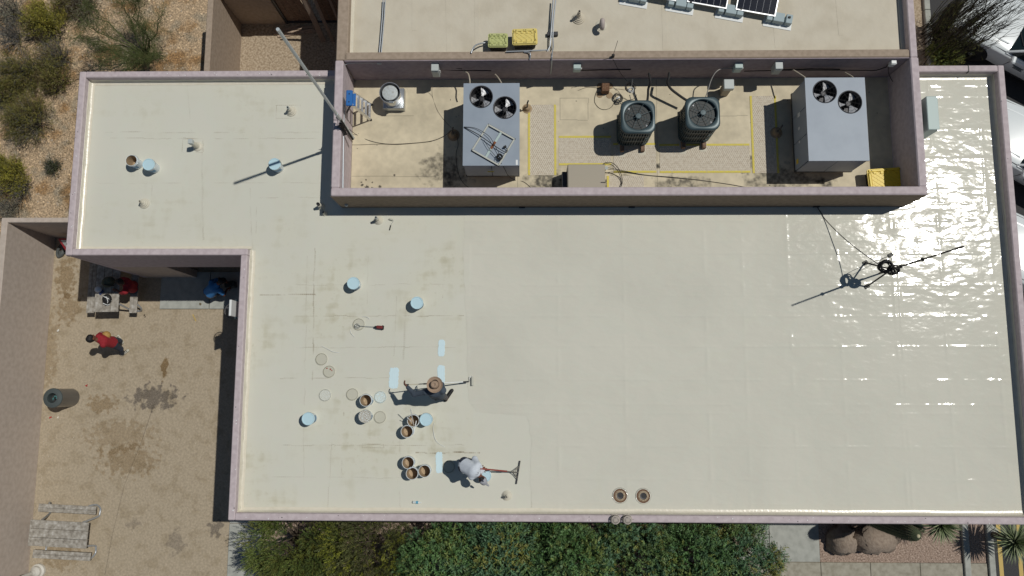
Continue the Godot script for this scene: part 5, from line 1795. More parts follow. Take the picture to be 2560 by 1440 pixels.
	var bk := at(dr)
	bk.tube([Vector3(-3.88, 0.09, -1.533), Vector3(-3.816, 0.1, -1.522)], 0.03, 10)
	bk.box(Vector3(-3.681, 0.05, -1.516), Vector3(0.05, 0.1, 0.11), Basis(Vector3.UP, -0.08), 0.012)
	put(bk, "grip", mats.black, dr)

	# stripes of wet paint
	for q in [["blue-white paint stripe, upper of the two at the coating's edge", Vector3(-2.164, 0.0, -0.997), 0.085, 0.215, 3], ["widest blue-white paint stripe, left of the straw-hatted worker", Vector3(-3.372, 0.0, -0.23), 0.12, 0.265, 4], ["blue-white paint stripe running under the straw hat", Vector3(-2.164, 0.0, -0.303), 0.095, 0.25, 5], ["blue-white paint stripe left of the stooping worker", Vector3(-2.183, 0.0, 1.878), 0.085, 0.26, 6]]:
		var mb := MB.new()
		var ct: Vector3 = q[1]
		mb.off = ct
		splotch(mb, ct + Vector3(0, 0.0045, 0), q[2], q[3], q[4], 0.003, 0.1)
		for k in 4:
			mb.box(ct + Vector3(q[2] * (k - 1.5) * 0.5, 0.008, 0.0), Vector3(0.012, 0.003, q[3] * 1.7), Basis(Vector3.UP, 0.02 * (k - 1.5)), 0.001)
		var o := put(mb, "paint_stripe", mats.wet_paint)
		o.position = ct
		tag(o, q[0], "paint stripe", "stripes of fresh coating")

	# small litter: seal strips, sticks, a little roller, a bottle
	for q in [
		["curled white seal strip below the bucket with sticks", [Vector3(-2.318, 0.01, 0.895), Vector3(-2.345, 0.02, 1.044), Vector3(-2.301, 0.02, 1.273), Vector3(-2.209, 0.015, 1.402), Vector3(-2.047, 0.005, 1.491)]],
		["curled white seal strip left of the mixing paddle", [Vector3(-4.526, 0.01, -1.477), Vector3(-4.51, 0.02, -1.383), Vector3(-4.416, 0.01, -1.281)]],
		["curled white seal strip above the leftmost lids", [Vector3(-5.257, 0.01, -1.043), Vector3(-5.086, 0.02, -0.961), Vector3(-4.96, 0.02, -0.899), Vector3(-4.786, 0.01, -0.869)]],
		["curled white seal strip above the mixing paddle", [Vector3(-4.234, 0.01, -1.798), Vector3(-4.118, 0.02, -1.797), Vector3(-4.036, 0.01, -1.736)]]]:
		var mb := MB.new()
		mb.tube(arc(q[1]), 0.006, 5)
		var o := put(mb, "seal_strip", mats.white_plastic)
		tag(o, q[0], "plastic strip")
	for q in [
		["white stirring stick leaning up out of the open bucket", Vector3(-2.811, 0.1, 1.022), Vector3(-2.801, 0.9, 0.522), 0.009],
		["white stirring stick leaning out to the left of the open bucket", Vector3(-2.774, 0.08, 0.983), Vector3(-2.928, 0.55, 0.736), 0.008],
		["white stirring stick hanging over the bucket's lower edge", Vector3(-2.742, 0.25, 0.836), Vector3(-2.784, 0.4, 1.162), 0.01]]:
		var mb := MB.new()
		mb.bar(q[1], q[2], q[3] * 2.0, q[3])
		tag(put(mb, "stirring_stick", mats.white_plastic), q[0], "stick")
	var rl := thing("small_roller", "small paint roller with a black handle lying below the well", "paint roller", Vector3(-3.536, 0.0, -4.244))
	var r1 := at(rl)
	r1.tube([Vector3(-3.586, 0.03, -4.376), Vector3(-3.491, 0.03, -4.344)], 0.025, 10)
	put(r1, "sleeve", plain("roller_nap", L(0.5, 0.5, 0.43), 0.9), rl)
	var r2 := at(rl)
	r2.tube([Vector3(-3.491, 0.03, -4.344), Vector3(-3.469, 0.03, -4.322), Vector3(-3.522, 0.02, -4.25), Vector3(-3.542, 0.02, -4.207)], 0.005, 5)
	put(r2, "wire", mats.galvanised, rl)
	var r3 := at(rl)
	r3.tube([Vector3(-3.541, 0.025, -4.206), Vector3(-3.57, 0.025, -4.078)], [0.014, 0.013], 8)
	put(r3, "handle", mats.black, rl)
	var bo := thing("water_bottle", "clear plastic water bottle with a blue band lying by the south parapet", "bottle", Vector3(-2.725, 0.035, 2.854))
	var bx := Transform3D(Basis(Vector3(0, 1, 0), Vector3(1, 0, 0.05).normalized(), Vector3(0.05, 0, -1).normalized()), Vector3.ZERO)
	var b1 := MB.new()
	b1.lathe([Vector2(0, -0.1), Vector2(0.03, -0.1), Vector2(0.033, -0.09), Vector2(0.033, 0.04), Vector2(0.013, 0.09), Vector2(0.013, 0.1)], 14, bx)
	put(b1, "bottle_body", plain("bottle_plastic", L(0.6, 0.66, 0.66), 0.2), bo)
	var b2 := MB.new()
	b2.lathe([Vector2(0.0345, -0.02), Vector2(0.0345, 0.035)], 14, bx)
	put(b2, "band", plain("bottle_blue", L(0.1, 0.35, 0.5), 0.4), bo)
	var b3 := MB.new()
	b3.lathe([Vector2(0.015, 0.1), Vector2(0.015, 0.115), Vector2(0, 0.115)], 10, bx)
	put(b3, "cap", mats.white_plastic, bo)

	# roof drains with their strainers lifted off onto the parapet
	for k in 2:
		var c: Vector3 = [Vector3(2.344, 0.0, 2.669), Vector3(2.92, 0.0, 2.676)][k]
		var o := thing("roof_drain", ["left open roof drain, rusty ring round a dark pipe", "right open roof drain, darker rust round a pale ring"][k], "drain", c, "open roof drains by the south parapet")
		var rim := MB.new()
		rim.lathe([Vector2(0.2, 0.0045), Vector2(0.19, 0.022), Vector2(0.17, 0.026)], 28)
		put(rim, "membrane_collar", mats.wet_coating, o)
		var ring := MB.new()
		ring.lathe([Vector2(0.172, 0.02), Vector2(0.16, 0.024), Vector2(0.12, 0.012)], 28)
		put(ring, "rusty_ring", mats.rust, o)
		var inner := MB.new()
		inner.lathe([Vector2(0.135, 0.014), Vector2(0.11, 0.03), Vector2(0.085, 0.03)], 28)
		put(inner, "clamp_ring", grained("pale_rust", [L(0.16, 0.09, 0.05), L(0.36, 0.29, 0.2), L(0.45, 0.38, 0.28)], 2.5, 0.9), o)
		var bowl := MB.new()
		bowl.lathe([Vector2(0.087, 0.03), Vector2(0.08, 0.012), Vector2(0.05, 0.008)], 24)
		put(bowl, "bowl", mats.dark_metal, o)
		var hole := MB.new()
		hole.lathe([Vector2(0.052, 0.0095), Vector2(0, 0.0095)], 20)
		put(hole, "pipe_bore", mats.black, o)
		var p: Vector3 = [Vector3(2.179, 0.41, 3.135), Vector3(2.47, 0.41, 3.142)][k]
		var s := thing("drain_strainer", ["left slotted drain strainer standing on the south parapet", "right slotted drain strainer standing on the south parapet"][k], "drain strainer", Vector3(p.x, 0.29, 3.19), "drain strainers set on the parapet")
		var cup := MB.new()
		cup.lathe([Vector2(0.125, 0.0), Vector2(0.125, 0.012), Vector2(0.1, 0.014)], 24)
		cup.lathe([Vector2(0.1, 0.125), Vector2(0.104, 0.13), Vector2(0.1, 0.14), Vector2(0.08, 0.142)], 24)
		cup.lathe([Vector2(0.036, 0.142), Vector2(0.02, 0.144), Vector2(0.0, 0.144)], 20)
		put(cup, "ring", plain("strainer_metal", L(0.4, 0.36, 0.31), 0.7), s)
		for e in 18:
			var t := TAU * e / 18.0
			var d := Vector3(cos(t), 0, sin(t))
			var bar := MB.new()
			bar.bar(d * 0.105 + Vector3(0, 0.006, 0), d * 0.1 + Vector3(0, 0.135, 0), 0.012, 0.012)
			bar.bar(d * 0.085 + Vector3(0, 0.1405, 0), d * 0.034 + Vector3(0, 0.1405, 0), 0.011, 0.006)
			put(bar, "rib", mats.strainer_metal, s)

	# tripod stand with its cables and mast
	var ts := thing("tripod_stand", "black tripod mast stand on three grey foot plates on the wet coating", "tripod", Vector3(8.875, 0.0, -2.86))
	var hubp := Vector3(8.875, 1.0, -2.86)
	for q in [Vector3(8.733, 0.02, -3.201), Vector3(8.739, 0.02, -2.588), Vector3(9.323, 0.02, -3.003)]:
		var lg := at(ts)
		lg.tube([hubp + Vector3(0, 0.1, 0), q + Vector3(0, 0.02, 0)], 0.02, 8)
		put(lg, "leg", mats.black, ts)
	for q in [Vector3(8.738, 0.01, -3.202), Vector3(8.743, 0.01, -2.589), Vector3(9.393, 0.01, -3.4)]:
		var fp := at(ts)
		fp.box(q + Vector3(0, 0.012, 0), Vector3(0.13, 0.03, 0.1), Basis(Vector3.UP, 0.5), 0.008)
		put(fp, "foot_plate", plain("foot_grey", L(0.11, 0.11, 0.1), 0.8), ts)
	var ml := at(ts)
	ml.tube([Vector3(hubp.x, 0.45, hubp.z), Vector3(hubp.x, 1.6, hubp.z)], 0.026, 10)
	ml.tube([Vector3(hubp.x, 1.5, hubp.z), Vector3(hubp.x, 2.6, hubp.z)], 0.022, 10)
	ml.tube([Vector3(hubp.x, 2.5, hubp.z), Vector3(hubp.x + 0.01, 4.15, hubp.z)], 0.02, 8)
	put(ml, "mast", mats.black, ts)
	for y in [1.0, 1.2, 1.55, 2.55]:
		var cl := at(ts)
		cl.box(Vector3(hubp.x, y, hubp.z), Vector3(0.075, 0.09, 0.06), Basis(Vector3.UP, y), 0.01)
		put(cl, "clamp", mats.black, ts)
	var tc := thing("cable_coil", "black cable coils hung on the tripod stand", "cable coil", hubp)
	var tm := at(tc)
	coil(tm, hubp + Vector3(-0.12, 0.02, -0.08), 0.13, 10, 0.017, 21, 0.1)
	coil(tm, hubp + Vector3(0.06, 0.0, 0.0), 0.1, 9, 0.016, 22, 0.1)
	put(tm, "loops", mats.black_rubber, tc)
	conduit("cable", "black cable from the tripod to the scupper in the well's south wall", arc([Vector3(7.556, 0.08, -4.663), Vector3(7.674, 0.02, -4.507), Vector3(7.786, 0.05, -4.299), Vector3(8.069, 0.3, -3.827), Vector3(8.361, 0.6, -3.4), Vector3(8.583, 0.9, -3.076), Vector3(8.629, 1, -2.97)]), 0.011, mats.black_rubber, "cable")
	conduit("cable", "thin loose cable curling from the tripod to its upper foot plate", arc([Vector3(8.637, 0.95, -3.048), Vector3(8.895, 0.6, -3.196), Vector3(9.153, 0.25, -3.307), Vector3(9.357, 0.04, -3.374)]), 0.006, mats.black_rubber, "cable")
	conduit("cable", "second thin cable looping beside the tripod's upper foot plate", arc([Vector3(8.803, 0.8, -3.042), Vector3(9.157, 0.3, -3.247), Vector3(9.386, 0.02, -3.19), Vector3(9.435, 0.02, -3.326)]), 0.005, mats.black_rubber, "cable")


func picnic_table(label: String, ct: Vector3, turn: float, length: float) -> Node3D:
	# planks run along local x
	var o := thing("picnic_table", label, "picnic table", Vector3(ct.x, GROUND, ct.z), "weathered picnic tables", turn)
	var w: Material = mats.weathered_wood
	for k in 3:
		var b := MB.new()
		b.box(Vector3(0.004 * k, 0.75, (k - 1) * 0.247), Vector3(length, 0.04, 0.237), Basis.IDENTITY, 0.006)
		put(b, "table_plank", w, o)
	for s in [-1, 1]:
		for k in 2:
			var b := MB.new()
			b.box(Vector3(0.0, 0.45, s * (0.66 + 0.118 * (k * 2 - 1) * 0.5 + 0.0)), Vector3(length, 0.038, 0.112), Basis.IDENTITY, 0.005)
			put(b, "bench_plank", w, o)
	for e in [-1, 1]:
		var x: float = e * length * 0.36 if e < 0 else length * 0.5 + 0.06
		x = e * (length * 0.5 - 0.28)
		var f := MB.new()
		for s in [-1.0, 1.0]:
			f.tube(arc([Vector3(x, 0.71, s * 0.3), Vector3(x + e * 0.02, 0.68, s * 0.33), Vector3(x + e * 0.16, 0.1, s * 0.42), Vector3(x + e * 0.17, 0.03, s * 0.5), Vector3(x + e * 0.17, 0.03, s * 0.66), Vector3(x + e * 0.12, 0.2, s * 0.78), Vector3(x, 0.42, s * 0.74), Vector3(x, 0.425, s * 0.55)], 4), 0.028, 8)
		f.tube([Vector3(x, 0.715, -0.32), Vector3(x, 0.715, 0.32)], 0.025, 8)
		put(f, "tube_frame", mats.conduit_grey, o)
	return o


func courtyard() -> void:
	var y: Node3D = Node3D.new()
	y.name = "courtyard_wall"
	add_child(y)
	tag(y, "tall rendered garden wall round the dirt courtyard, its west face sunlit", "wall")
	var m: Material = mats.yard_wall_stucco
	wall_run(y, Vector3(-15.0, GROUND, -4.78), Vector3(-14.82, -1.53, 16.0), m, "wall", 0.015)
	wall_run(y, Vector3(-14.83, GROUND, -4.78), Vector3(-11.95, -1.53, -4.64), m, "wall", 0.015)

	# patio slabs under the porch edge
	var patio := Node3D.new()
	patio.name = "patio"
	add_child(patio)
	patio.set_meta("kind", "structure")
	for q in [[-11.36, -9.819], [-9.806, -7.36]]:
		var mb := MB.new()
		mb.bb(Vector3(q[0], GROUND - 0.05, -3.55), Vector3(q[1] - 0.008, GROUND + 0.06, -2.389), 0.008)
		put(mb, "slab", mats.concrete, patio)

	picnic_table("weathered picnic table standing half in the building's shadow, a bag and cap on it", Vector3(-12.634, 0, -3.132), PI / 2, 1.83)
	picnic_table("weathered picnic table in full sun by the west wall, paint-spotted planks", Vector3(-13.565, 0, 4.251), -0.045, 1.72)

	# rubbish bin
	var bin := thing("rubbish_bin", "round grey metal rubbish bin with a dark lid against the west wall", "rubbish bin", Vector3(-13.947, GROUND, 0.344))
	var b := MB.new()
	b.lathe([Vector2(0.0, 0.01), Vector2(0.27, 0.01), Vector2(0.275, 0.03), Vector2(0.275, 0.9), Vector2(0.265, 0.91)], 36)
	put(b, "drum", plain("bin_steel", L(0.2, 0.2, 0.2), 0.32, 0.7), bin)
	var l := MB.new()
	l.lathe([Vector2(0.285, 0.89), Vector2(0.29, 0.9), Vector2(0.28, 0.925), Vector2(0.2, 0.945), Vector2(0.145, 0.95), Vector2(0.14, 0.9), Vector2(0.14, 0.7)], 36)
	put(l, "lid", plain("bin_lid", L(0.06, 0.075, 0.075), 0.6), bin)
	var bag := MB.new()
	bag.lathe([Vector2(0.14, 0.74), Vector2(0.07, 0.72), Vector2(0.0, 0.75)], 16)
	put(bag, "liner", mats.black, bin)
	var tr := rnd(2)
	var junk := MB.new()
	for k in 7:
		junk.box(Vector3(tr.randf_range(-0.08, 0.08), 0.77, tr.randf_range(-0.08, 0.08)), Vector3(0.05, 0.02, 0.03), Basis(Vector3(1, 1, 0).normalized(), tr.randf() * 3.0))
	put(junk, "rubbish", plain("junk_teal", L(0.08, 0.22, 0.22), 0.5), bin)

	# smokers' post
	var sp := thing("ash_post", "white bell-based ash post in the courtyard's lower left corner", "ash receptacle", Vector3(-14.506, GROUND, 5.445))
	var s := MB.new()
	s.lathe([Vector2(0.0, 0.0), Vector2(0.2, 0.0), Vector2(0.21, 0.03), Vector2(0.205, 0.1), Vector2(0.16, 0.14), Vector2(0.15, 0.22), Vector2(0.09, 0.3), Vector2(0.055, 0.38), Vector2(0.05, 0.85), Vector2(0.06, 0.86), Vector2(0.06, 0.93)], 32)
	put(s, "body", plain("cream_plastic", L(0.62, 0.6, 0.54), 0.5), sp)
	var sc := MB.new()
	sc.lathe([Vector2(0.061, 0.87), Vector2(0.064, 0.88), Vector2(0.064, 0.92)], 20)
	put(sc, "collar", mats.black, sp)
	var st := MB.new()
	st.lathe([Vector2(0.062, 0.93), Vector2(0.055, 1.0), Vector2(0.03, 1.03), Vector2(0, 1.035)], 20)
	put(st, "top", mats.cream_plastic, sp)

	# red-framed sign and grey tools by the north-west corner
	var sg := thing("folded_chair", "red-framed folding chair leaning in the courtyard's dark north corner", "chair", Vector3(-14.18, GROUND, -4.392))
	var a0: Vector3 = Vector3(-14.21, -3, -4.441)
	var a1: Vector3 = Vector3(-14.148, -3.3, -4.161)
	var c0: Vector3 = Vector3(-13.915, -3, -4.44)
	var c1: Vector3 = Vector3(-13.849, -3.3, -4.161)
	var fr := at(sg)
	fr.bar(a0, a1, 0.05, 0.03)
	fr.bar(c0, c1, 0.05, 0.03)
	fr.bar(a0, c0, 0.05, 0.03)
	fr.bar(a1, c1, 0.05, 0.03)
	fr.bar(a0, Vector3(a0.x - 0.05, GROUND, a0.z), 0.03, 0.03)
	fr.bar(c0, Vector3(c0.x + 0.05, GROUND, c0.z), 0.03, 0.03)
	fr.bar(a1, Vector3(a1.x - 0.03, GROUND, a1.z + 0.1), 0.03, 0.03)
	fr.bar(c1, Vector3(c1.x + 0.03, GROUND, c1.z + 0.1), 0.03, 0.03)
	put(fr, "frame", plain("sign_red", L(0.32, 0.03, 0.04), 0.5), sg)
	var pn := at(sg)
	pn.tri(a0 + Vector3(0.03, -0.012, 0.02), c0 + Vector3(-0.03, -0.012, 0.02), c1 + Vector3(-0.03, -0.012, -0.02), Vector3.UP)
	pn.tri(a0 + Vector3(0.03, -0.012, 0.02), c1 + Vector3(-0.03, -0.012, -0.02), a1 + Vector3(0.03, -0.012, -0.02), Vector3.UP)
	put(pn, "seat", mats.box_grey, sg)
	var gt := thing("hose_bundle", "grey bundle of folded hose on the dirt by the wing's corner", "hose", Vector3(-14.657, GROUND, -4.189))
	var gm := at(gt)
	gm.tube(arc([Vector3(-14.569, -3.6, -4.305), Vector3(-14.681, -3.7, -4.146), Vector3(-14.658, -3.76, -4.029), Vector3(-14.527, -3.7, -4.12), Vector3(-14.501, -3.7, -4.273), Vector3(-14.55, -3.6, -4.381)]), 0.045, 8)
	gm.tube(arc([Vector3(-14.467, -3.7, -4.171), Vector3(-14.584, -3.74, -4.051), Vector3(-14.565, -3.65, -4.187)]), 0.04, 8)
	put(gm, "coils", plain("hose_grey", L(0.09, 0.1, 0.1), 0.7), gt)

	# basketball board on the main block's west wall
	var bb := thing("basketball_hoop", "white-edged basketball board and rim on the main block's west wall", "basketball hoop", Vector3(-7.36, Vector3(-7.757, -0.8, -2.055).y, -2.028))
	var zc: float = -2.028
	var bd := at(bb)
	bd.box(Vector3(-7.66, -0.42, zc), Vector3(0.06, 0.95, 0.42), Basis.IDENTITY, 0.008)
	put(bd, "board", mats.white_plastic, bb)
	var arms := at(bb)
	arms.bar(Vector3(-7.36, -0.3, zc - 0.18), Vector3(-7.66, -0.3, zc - 0.24), 0.04, 0.04)
	arms.bar(Vector3(-7.36, -0.3, zc + 0.18), Vector3(-7.66, -0.3, zc + 0.24), 0.04, 0.04)
	put(arms, "bracket", mats.slate_metal, bb)
	var rim := at(bb)
	var rc := []
	for k in 25:
		rc.append(Vector3(-7.93 + cos(TAU * k / 24) * 0.2, -0.78, zc + sin(TAU * k / 24) * 0.2))
	rim.tube(rc, 0.012, 6, false)
	put(rim, "rim", plain("rim_dark", L(0.1, 0.1, 0.1), 0.5), bb)
	var net := at(bb)
	for k in 12:
		var t := TAU * k / 12.0
		net.tube([Vector3(-7.93 + cos(t) * 0.2, -0.78, zc + sin(t) * 0.2), Vector3(-7.93 + cos(t + 0.4) * 0.14, -0.95, zc + sin(t + 0.4) * 0.14), Vector3(-7.93 + cos(t) * 0.11, -1.15, zc + sin(t) * 0.11)], 0.006, 4, false)
		net.tube([Vector3(-7.93 + cos(t) * 0.2, -0.78, zc + sin(t) * 0.2), Vector3(-7.93 + cos(t - 0.4) * 0.14, -0.95, zc + sin(t - 0.4) * 0.14), Vector3(-7.93 + cos(t) * 0.11, -1.15, zc + sin(t) * 0.11)], 0.006, 4, false)
	put(net, "net", plain("net_grey", L(0.25, 0.26, 0.27), 0.9), bb)

	# things on the shaded picnic table
	var cap := thing("cap", "white cap with a blue brim lying on the shaded picnic table", "cap", Vector3(-12.878, -3, -2.893))
	var cm := MB.new()
	cm.ball(Vector3(0, 0.03, 0), Vector3(0.11, 0.075, 0.1))
	put(cm, "crown", plain("cap_white", L(0.6, 0.63, 0.66), 0.7), cap)
	var cb := MB.new()
	cb.box(Vector3(0.07, 0.0, 0.07), Vector3(0.16, 0.012, 0.13), Basis(Vector3.UP, 0.7), 0.005)
	put(cb, "brim", plain("cap_blue", L(0.03, 0.05, 0.14), 0.7), cap)
	var sk := thing("bag", "black bag with white straps on the sunlit end of the table", "bag", Vector3(-12.565, -3, -2.602))
	var sm := MB.new()
	sm.ball(Vector3(0, 0.08, 0), Vector3(0.14, 0.1, 0.15))
	put(sm, "sack", mats.black, sk)
	var ss := MB.new()
	ss.tube(arc([Vector3(-0.13, 0.1, -0.09), Vector3(-0.02, 0.19, -0.05), Vector3(0.08, 0.16, 0.0), Vector3(0.12, 0.06, 0.05)]), 0.012, 6)
	ss.tube(arc([Vector3(0.02, 0.18, -0.06), Vector3(0.07, 0.15, 0.07), Vector3(0.04, 0.12, 0.13)]), 0.01, 6)
	ss.tube(arc([Vector3(-0.1, 0.1, 0.13), Vector3(0.0, 0.03, 0.18), Vector3(0.06, 0.02, 0.15)]), 0.01, 6)
	put(ss, "strap", mats.white_plastic, sk)
	var rk := thing("backpack", "olive backpack lying on the shaded picnic table beside the seated person", "backpack", Vector3(-12.541, -3, -3.112))
	var rm := MB.new()
	rm.ball(Vector3(0, 0.12, 0), Vector3(0.2, 0.14, 0.16), Basis(Vector3.UP, 0.5))
	rm.ball(Vector3(0.07, 0.2, -0.03), Vector3(0.1, 0.08, 0.1), Basis(Vector3.UP, 0.9))
	put(rm, "sack", plain("olive_cloth", L(0.07, 0.08, 0.055), 0.9), rk)
	var rs := MB.new()
	rs.tube(arc([Vector3(-0.15, 0.12, 0.08), Vector3(-0.05, 0.24, 0.1), Vector3(0.1, 0.2, 0.12), Vector3(0.16, 0.08, 0.1)]), 0.018, 6)
	put(rs, "strap", mats.black, rk)
	var bx := thing("tool_case", "dark case standing on the patio before the crouching person", "case", Vector3(-9.114, GROUND + 0.06, -3.12))
	var bm := MB.new()
	bm.box(Vector3(0, 0.14, 0), Vector3(0.3, 0.28, 0.2), Basis(Vector3.UP, 0.15), 0.02)
	put(bm, "shell", plain("case_dark", L(0.05, 0.06, 0.055), 0.6), bx)
	var bh := MB.new()
	bh.tube(arc([Vector3(-0.08, 0.28, 0), Vector3(-0.06, 0.34, 0), Vector3(0.06, 0.34, 0), Vector3(0.08, 0.28, 0)]), 0.012, 6)
	put(bh, "handle", mats.black, bx)

	# litter on the dirt
	for q in [["thin yellow stick on the dirt below the patio", Vector3(-10.329, -3.79, -2.22), Vector3(-10.217, -3.79, -2.008), 0.025, L(0.5, 0.36, 0.1)]]:
		var mb := MB.new()
		mb.bar(q[1], q[2], q[3], 0.015)
		tag(put(mb, "stick", plain("stick_yellow", q[4], 0.8)), q[0], "stick")
	for q in [["red scrap of paper on the dirt right of the rubbish bin", Vector3(-13.472, -3.79, -0.022), L(0.4, 0.03, 0.03)], ["red scrap of paper on the dirt below the rubbish bin", Vector3(-14.534, -3.79, 0.962), L(0.4, 0.04, 0.03)], ["white and brown wrapper on the dirt below the rubbish bin", Vector3(-14.274, -3.79, 0.962), L(0.6, 0.55, 0.45)], ["white scrap of paper on the dirt left of the walking person", Vector3(-14.491, -3.79, -1.731), L(0.65, 0.64, 0.6)], ["dark dry leaf on the dirt between table and patio", Vector3(-11.827, -3.79, -2.169), L(0.09, 0.07, 0.05)], ["small dry leaf on the patio slab's sunny edge", Vector3(-10.095, -3.73, -2.525), L(0.14, 0.11, 0.06)]]:
		var mb := MB.new()
		var g := rnd(int(q[1].x * 100.0))
		for e in 3:
			var ct: Vector3 = q[1] + Vector3(g.randf_range(-0.03, 0.03), 0.004 + 0.008 * e, g.randf_range(-0.03, 0.03))
			mb.box(ct, Vector3(0.055, 0.004, 0.035), Basis(Vector3(g.randf() - 0.5, 1, g.randf() - 0.5).normalized(), g.randf() * 6.0))
		tag(put(mb, "litter", plain("litter_%d" % int(q[1].x * 100.0), q[2], 0.8)), q[0], "litter")
	# pale pebbles and bits scattered over the dirt: uncountable
	var pm := MB.new()
	var g := rnd(31)
	for k in 220:
		var x := g.randf_range(-14.7, -7.6)
		var z := g.randf_range(-3.0, 7.0)
		if g.randf() < 0.55:
			x = -14.7 + pow(g.randf(), 2.0) * 1.6
		pm.ball(Vector3(x, GROUND + 0.008, z), Vector3(1, 0.7, 1) * g.randf_range(0.006, 0.016), Basis.IDENTITY, 6, 4)
	var po := put(pm, "pebbles", plain("pebble_pale", L(0.5, 0.45, 0.36), 0.9))
	po.set_meta("kind", "stuff")
	tag(po, "pale pebbles scattered over the courtyard dirt", "pebbles")


func north_yard() -> void:
	var y: Node3D = Node3D.new()
	y.name = "yard_wall"
	add_child(y)
	tag(y, "tan rendered wall of the small yard behind the west wing", "wall")
	var m: Material = mats.tan_stucco
	var zn := -11.85
	wall_run(y, Vector3(-9.42, GROUND, zn), Vector3(-9.25, -1.53, -8.362), m, "wall", 0.015)
	wall_run(y, Vector3(-9.25, GROUND, zn), Vector3(-7.801, -1.53, zn + 0.15), m, "wall", 0.015)
	structure(sheet(-9.3, -13.5, -4.8, -8.3, GROUND + 0.006), "yard_dirt", mats.desert_gravel)
	# plank gate in a steel frame
	var x0: float = -7.801 + 0.02
	var gt := thing("plank_gate", "dark timber plank gate with open gaps closing the small yard", "gate", Vector3((x0 - 4.85) * 0.5, GROUND, zn + 0.08))
	var n := 14
	var g := rnd(6)
	for k in n:
		var xa := lerpf(x0 + 0.03, -4.86, float(k) / n)
		var w := (-4.86 - x0) / n
		if k == 5:
			continue
		var mb := at(gt)
		mb.box(Vector3(xa + w * 0.5, -2.68, zn + 0.08), Vector3(w - (0.014 if k != 4 else 0.05), 2.15, 0.025), Basis(Vector3(0, 0, 1), g.randf_range(-0.012, 0.012)), 0.003)
		put(mb, "plank", mats.brown_wood, gt)
	var fr := at(gt)
	fr.bb(Vector3(x0, GROUND + 0.1, zn + 0.1), Vector3(-4.86, GROUND + 0.16, zn + 0.15))
	fr.bb(Vector3(x0, -1.75, zn + 0.1), Vector3(-4.86, -1.69, zn + 0.15))
	fr.bb(Vector3(x0, GROUND, zn + 0.03), Vector3(x0 + 0.06, -1.55, zn + 0.13))
	put(fr, "frame", mats.dark_metal, gt)
	# loose boards
	for q in [
		["pale loose board leaning at the gate's foot, catching sun", Vector3(-7.734, -3.7, -11.767), Vector3(-7.316, -3.7, -11.75), 0.09],
		["upper of the loose boards lying on the yard's dirt", Vector3(-8.224, -3.76, -11.457), Vector3(-6.793, -3.76, -11.612), 0.08],
		["middle loose board on the yard's dirt, end in sunlight", Vector3(-8.187, -3.74, -11.364), Vector3(-6.861, -3.74, -11.493), 0.07],
		["lowest loose board lying on the yard's dirt", Vector3(-8.063, -3.77, -11.282), Vector3(-6.765, -3.77, -11.479), 0.08],
		["short greyish board crossing the others on the yard's dirt", Vector3(-7.782, -3.72, -11.503), Vector3(-7.332, -3.72, -11.664), 0.06]]:
		var mb := MB.new()
		mb.bar(q[1], q[2], q[3], 0.035, 0.004)
		tag(put(mb, "loose_board", grained("board_tan", [L(0.27, 0.19, 0.13), L(0.37, 0.28, 0.21), L(0.43, 0.34, 0.26)], 1.2, 0.9, 0.1)), q[0], "board", "loose boards in the small yard")
	# boards stacked upright against the gate
	for q in [["tall pale board leaning against the plank gate", -6.55, 0.16], ["tall grey board leaning against the plank gate", -6.25, 0.1], ["narrow board leaning against the plank gate's east half", -5.8, 0.07]]:
		var mb := MB.new()
		mb.bar(Vector3(q[1], GROUND, zn + 0.75), Vector3(q[1] - 0.12, -1.3, zn + 0.2), q[2], 0.03, 0.003)
		tag(put(mb, "leaning_board", mats.board_tan), q[0], "board", "boards leaning on the plank gate")


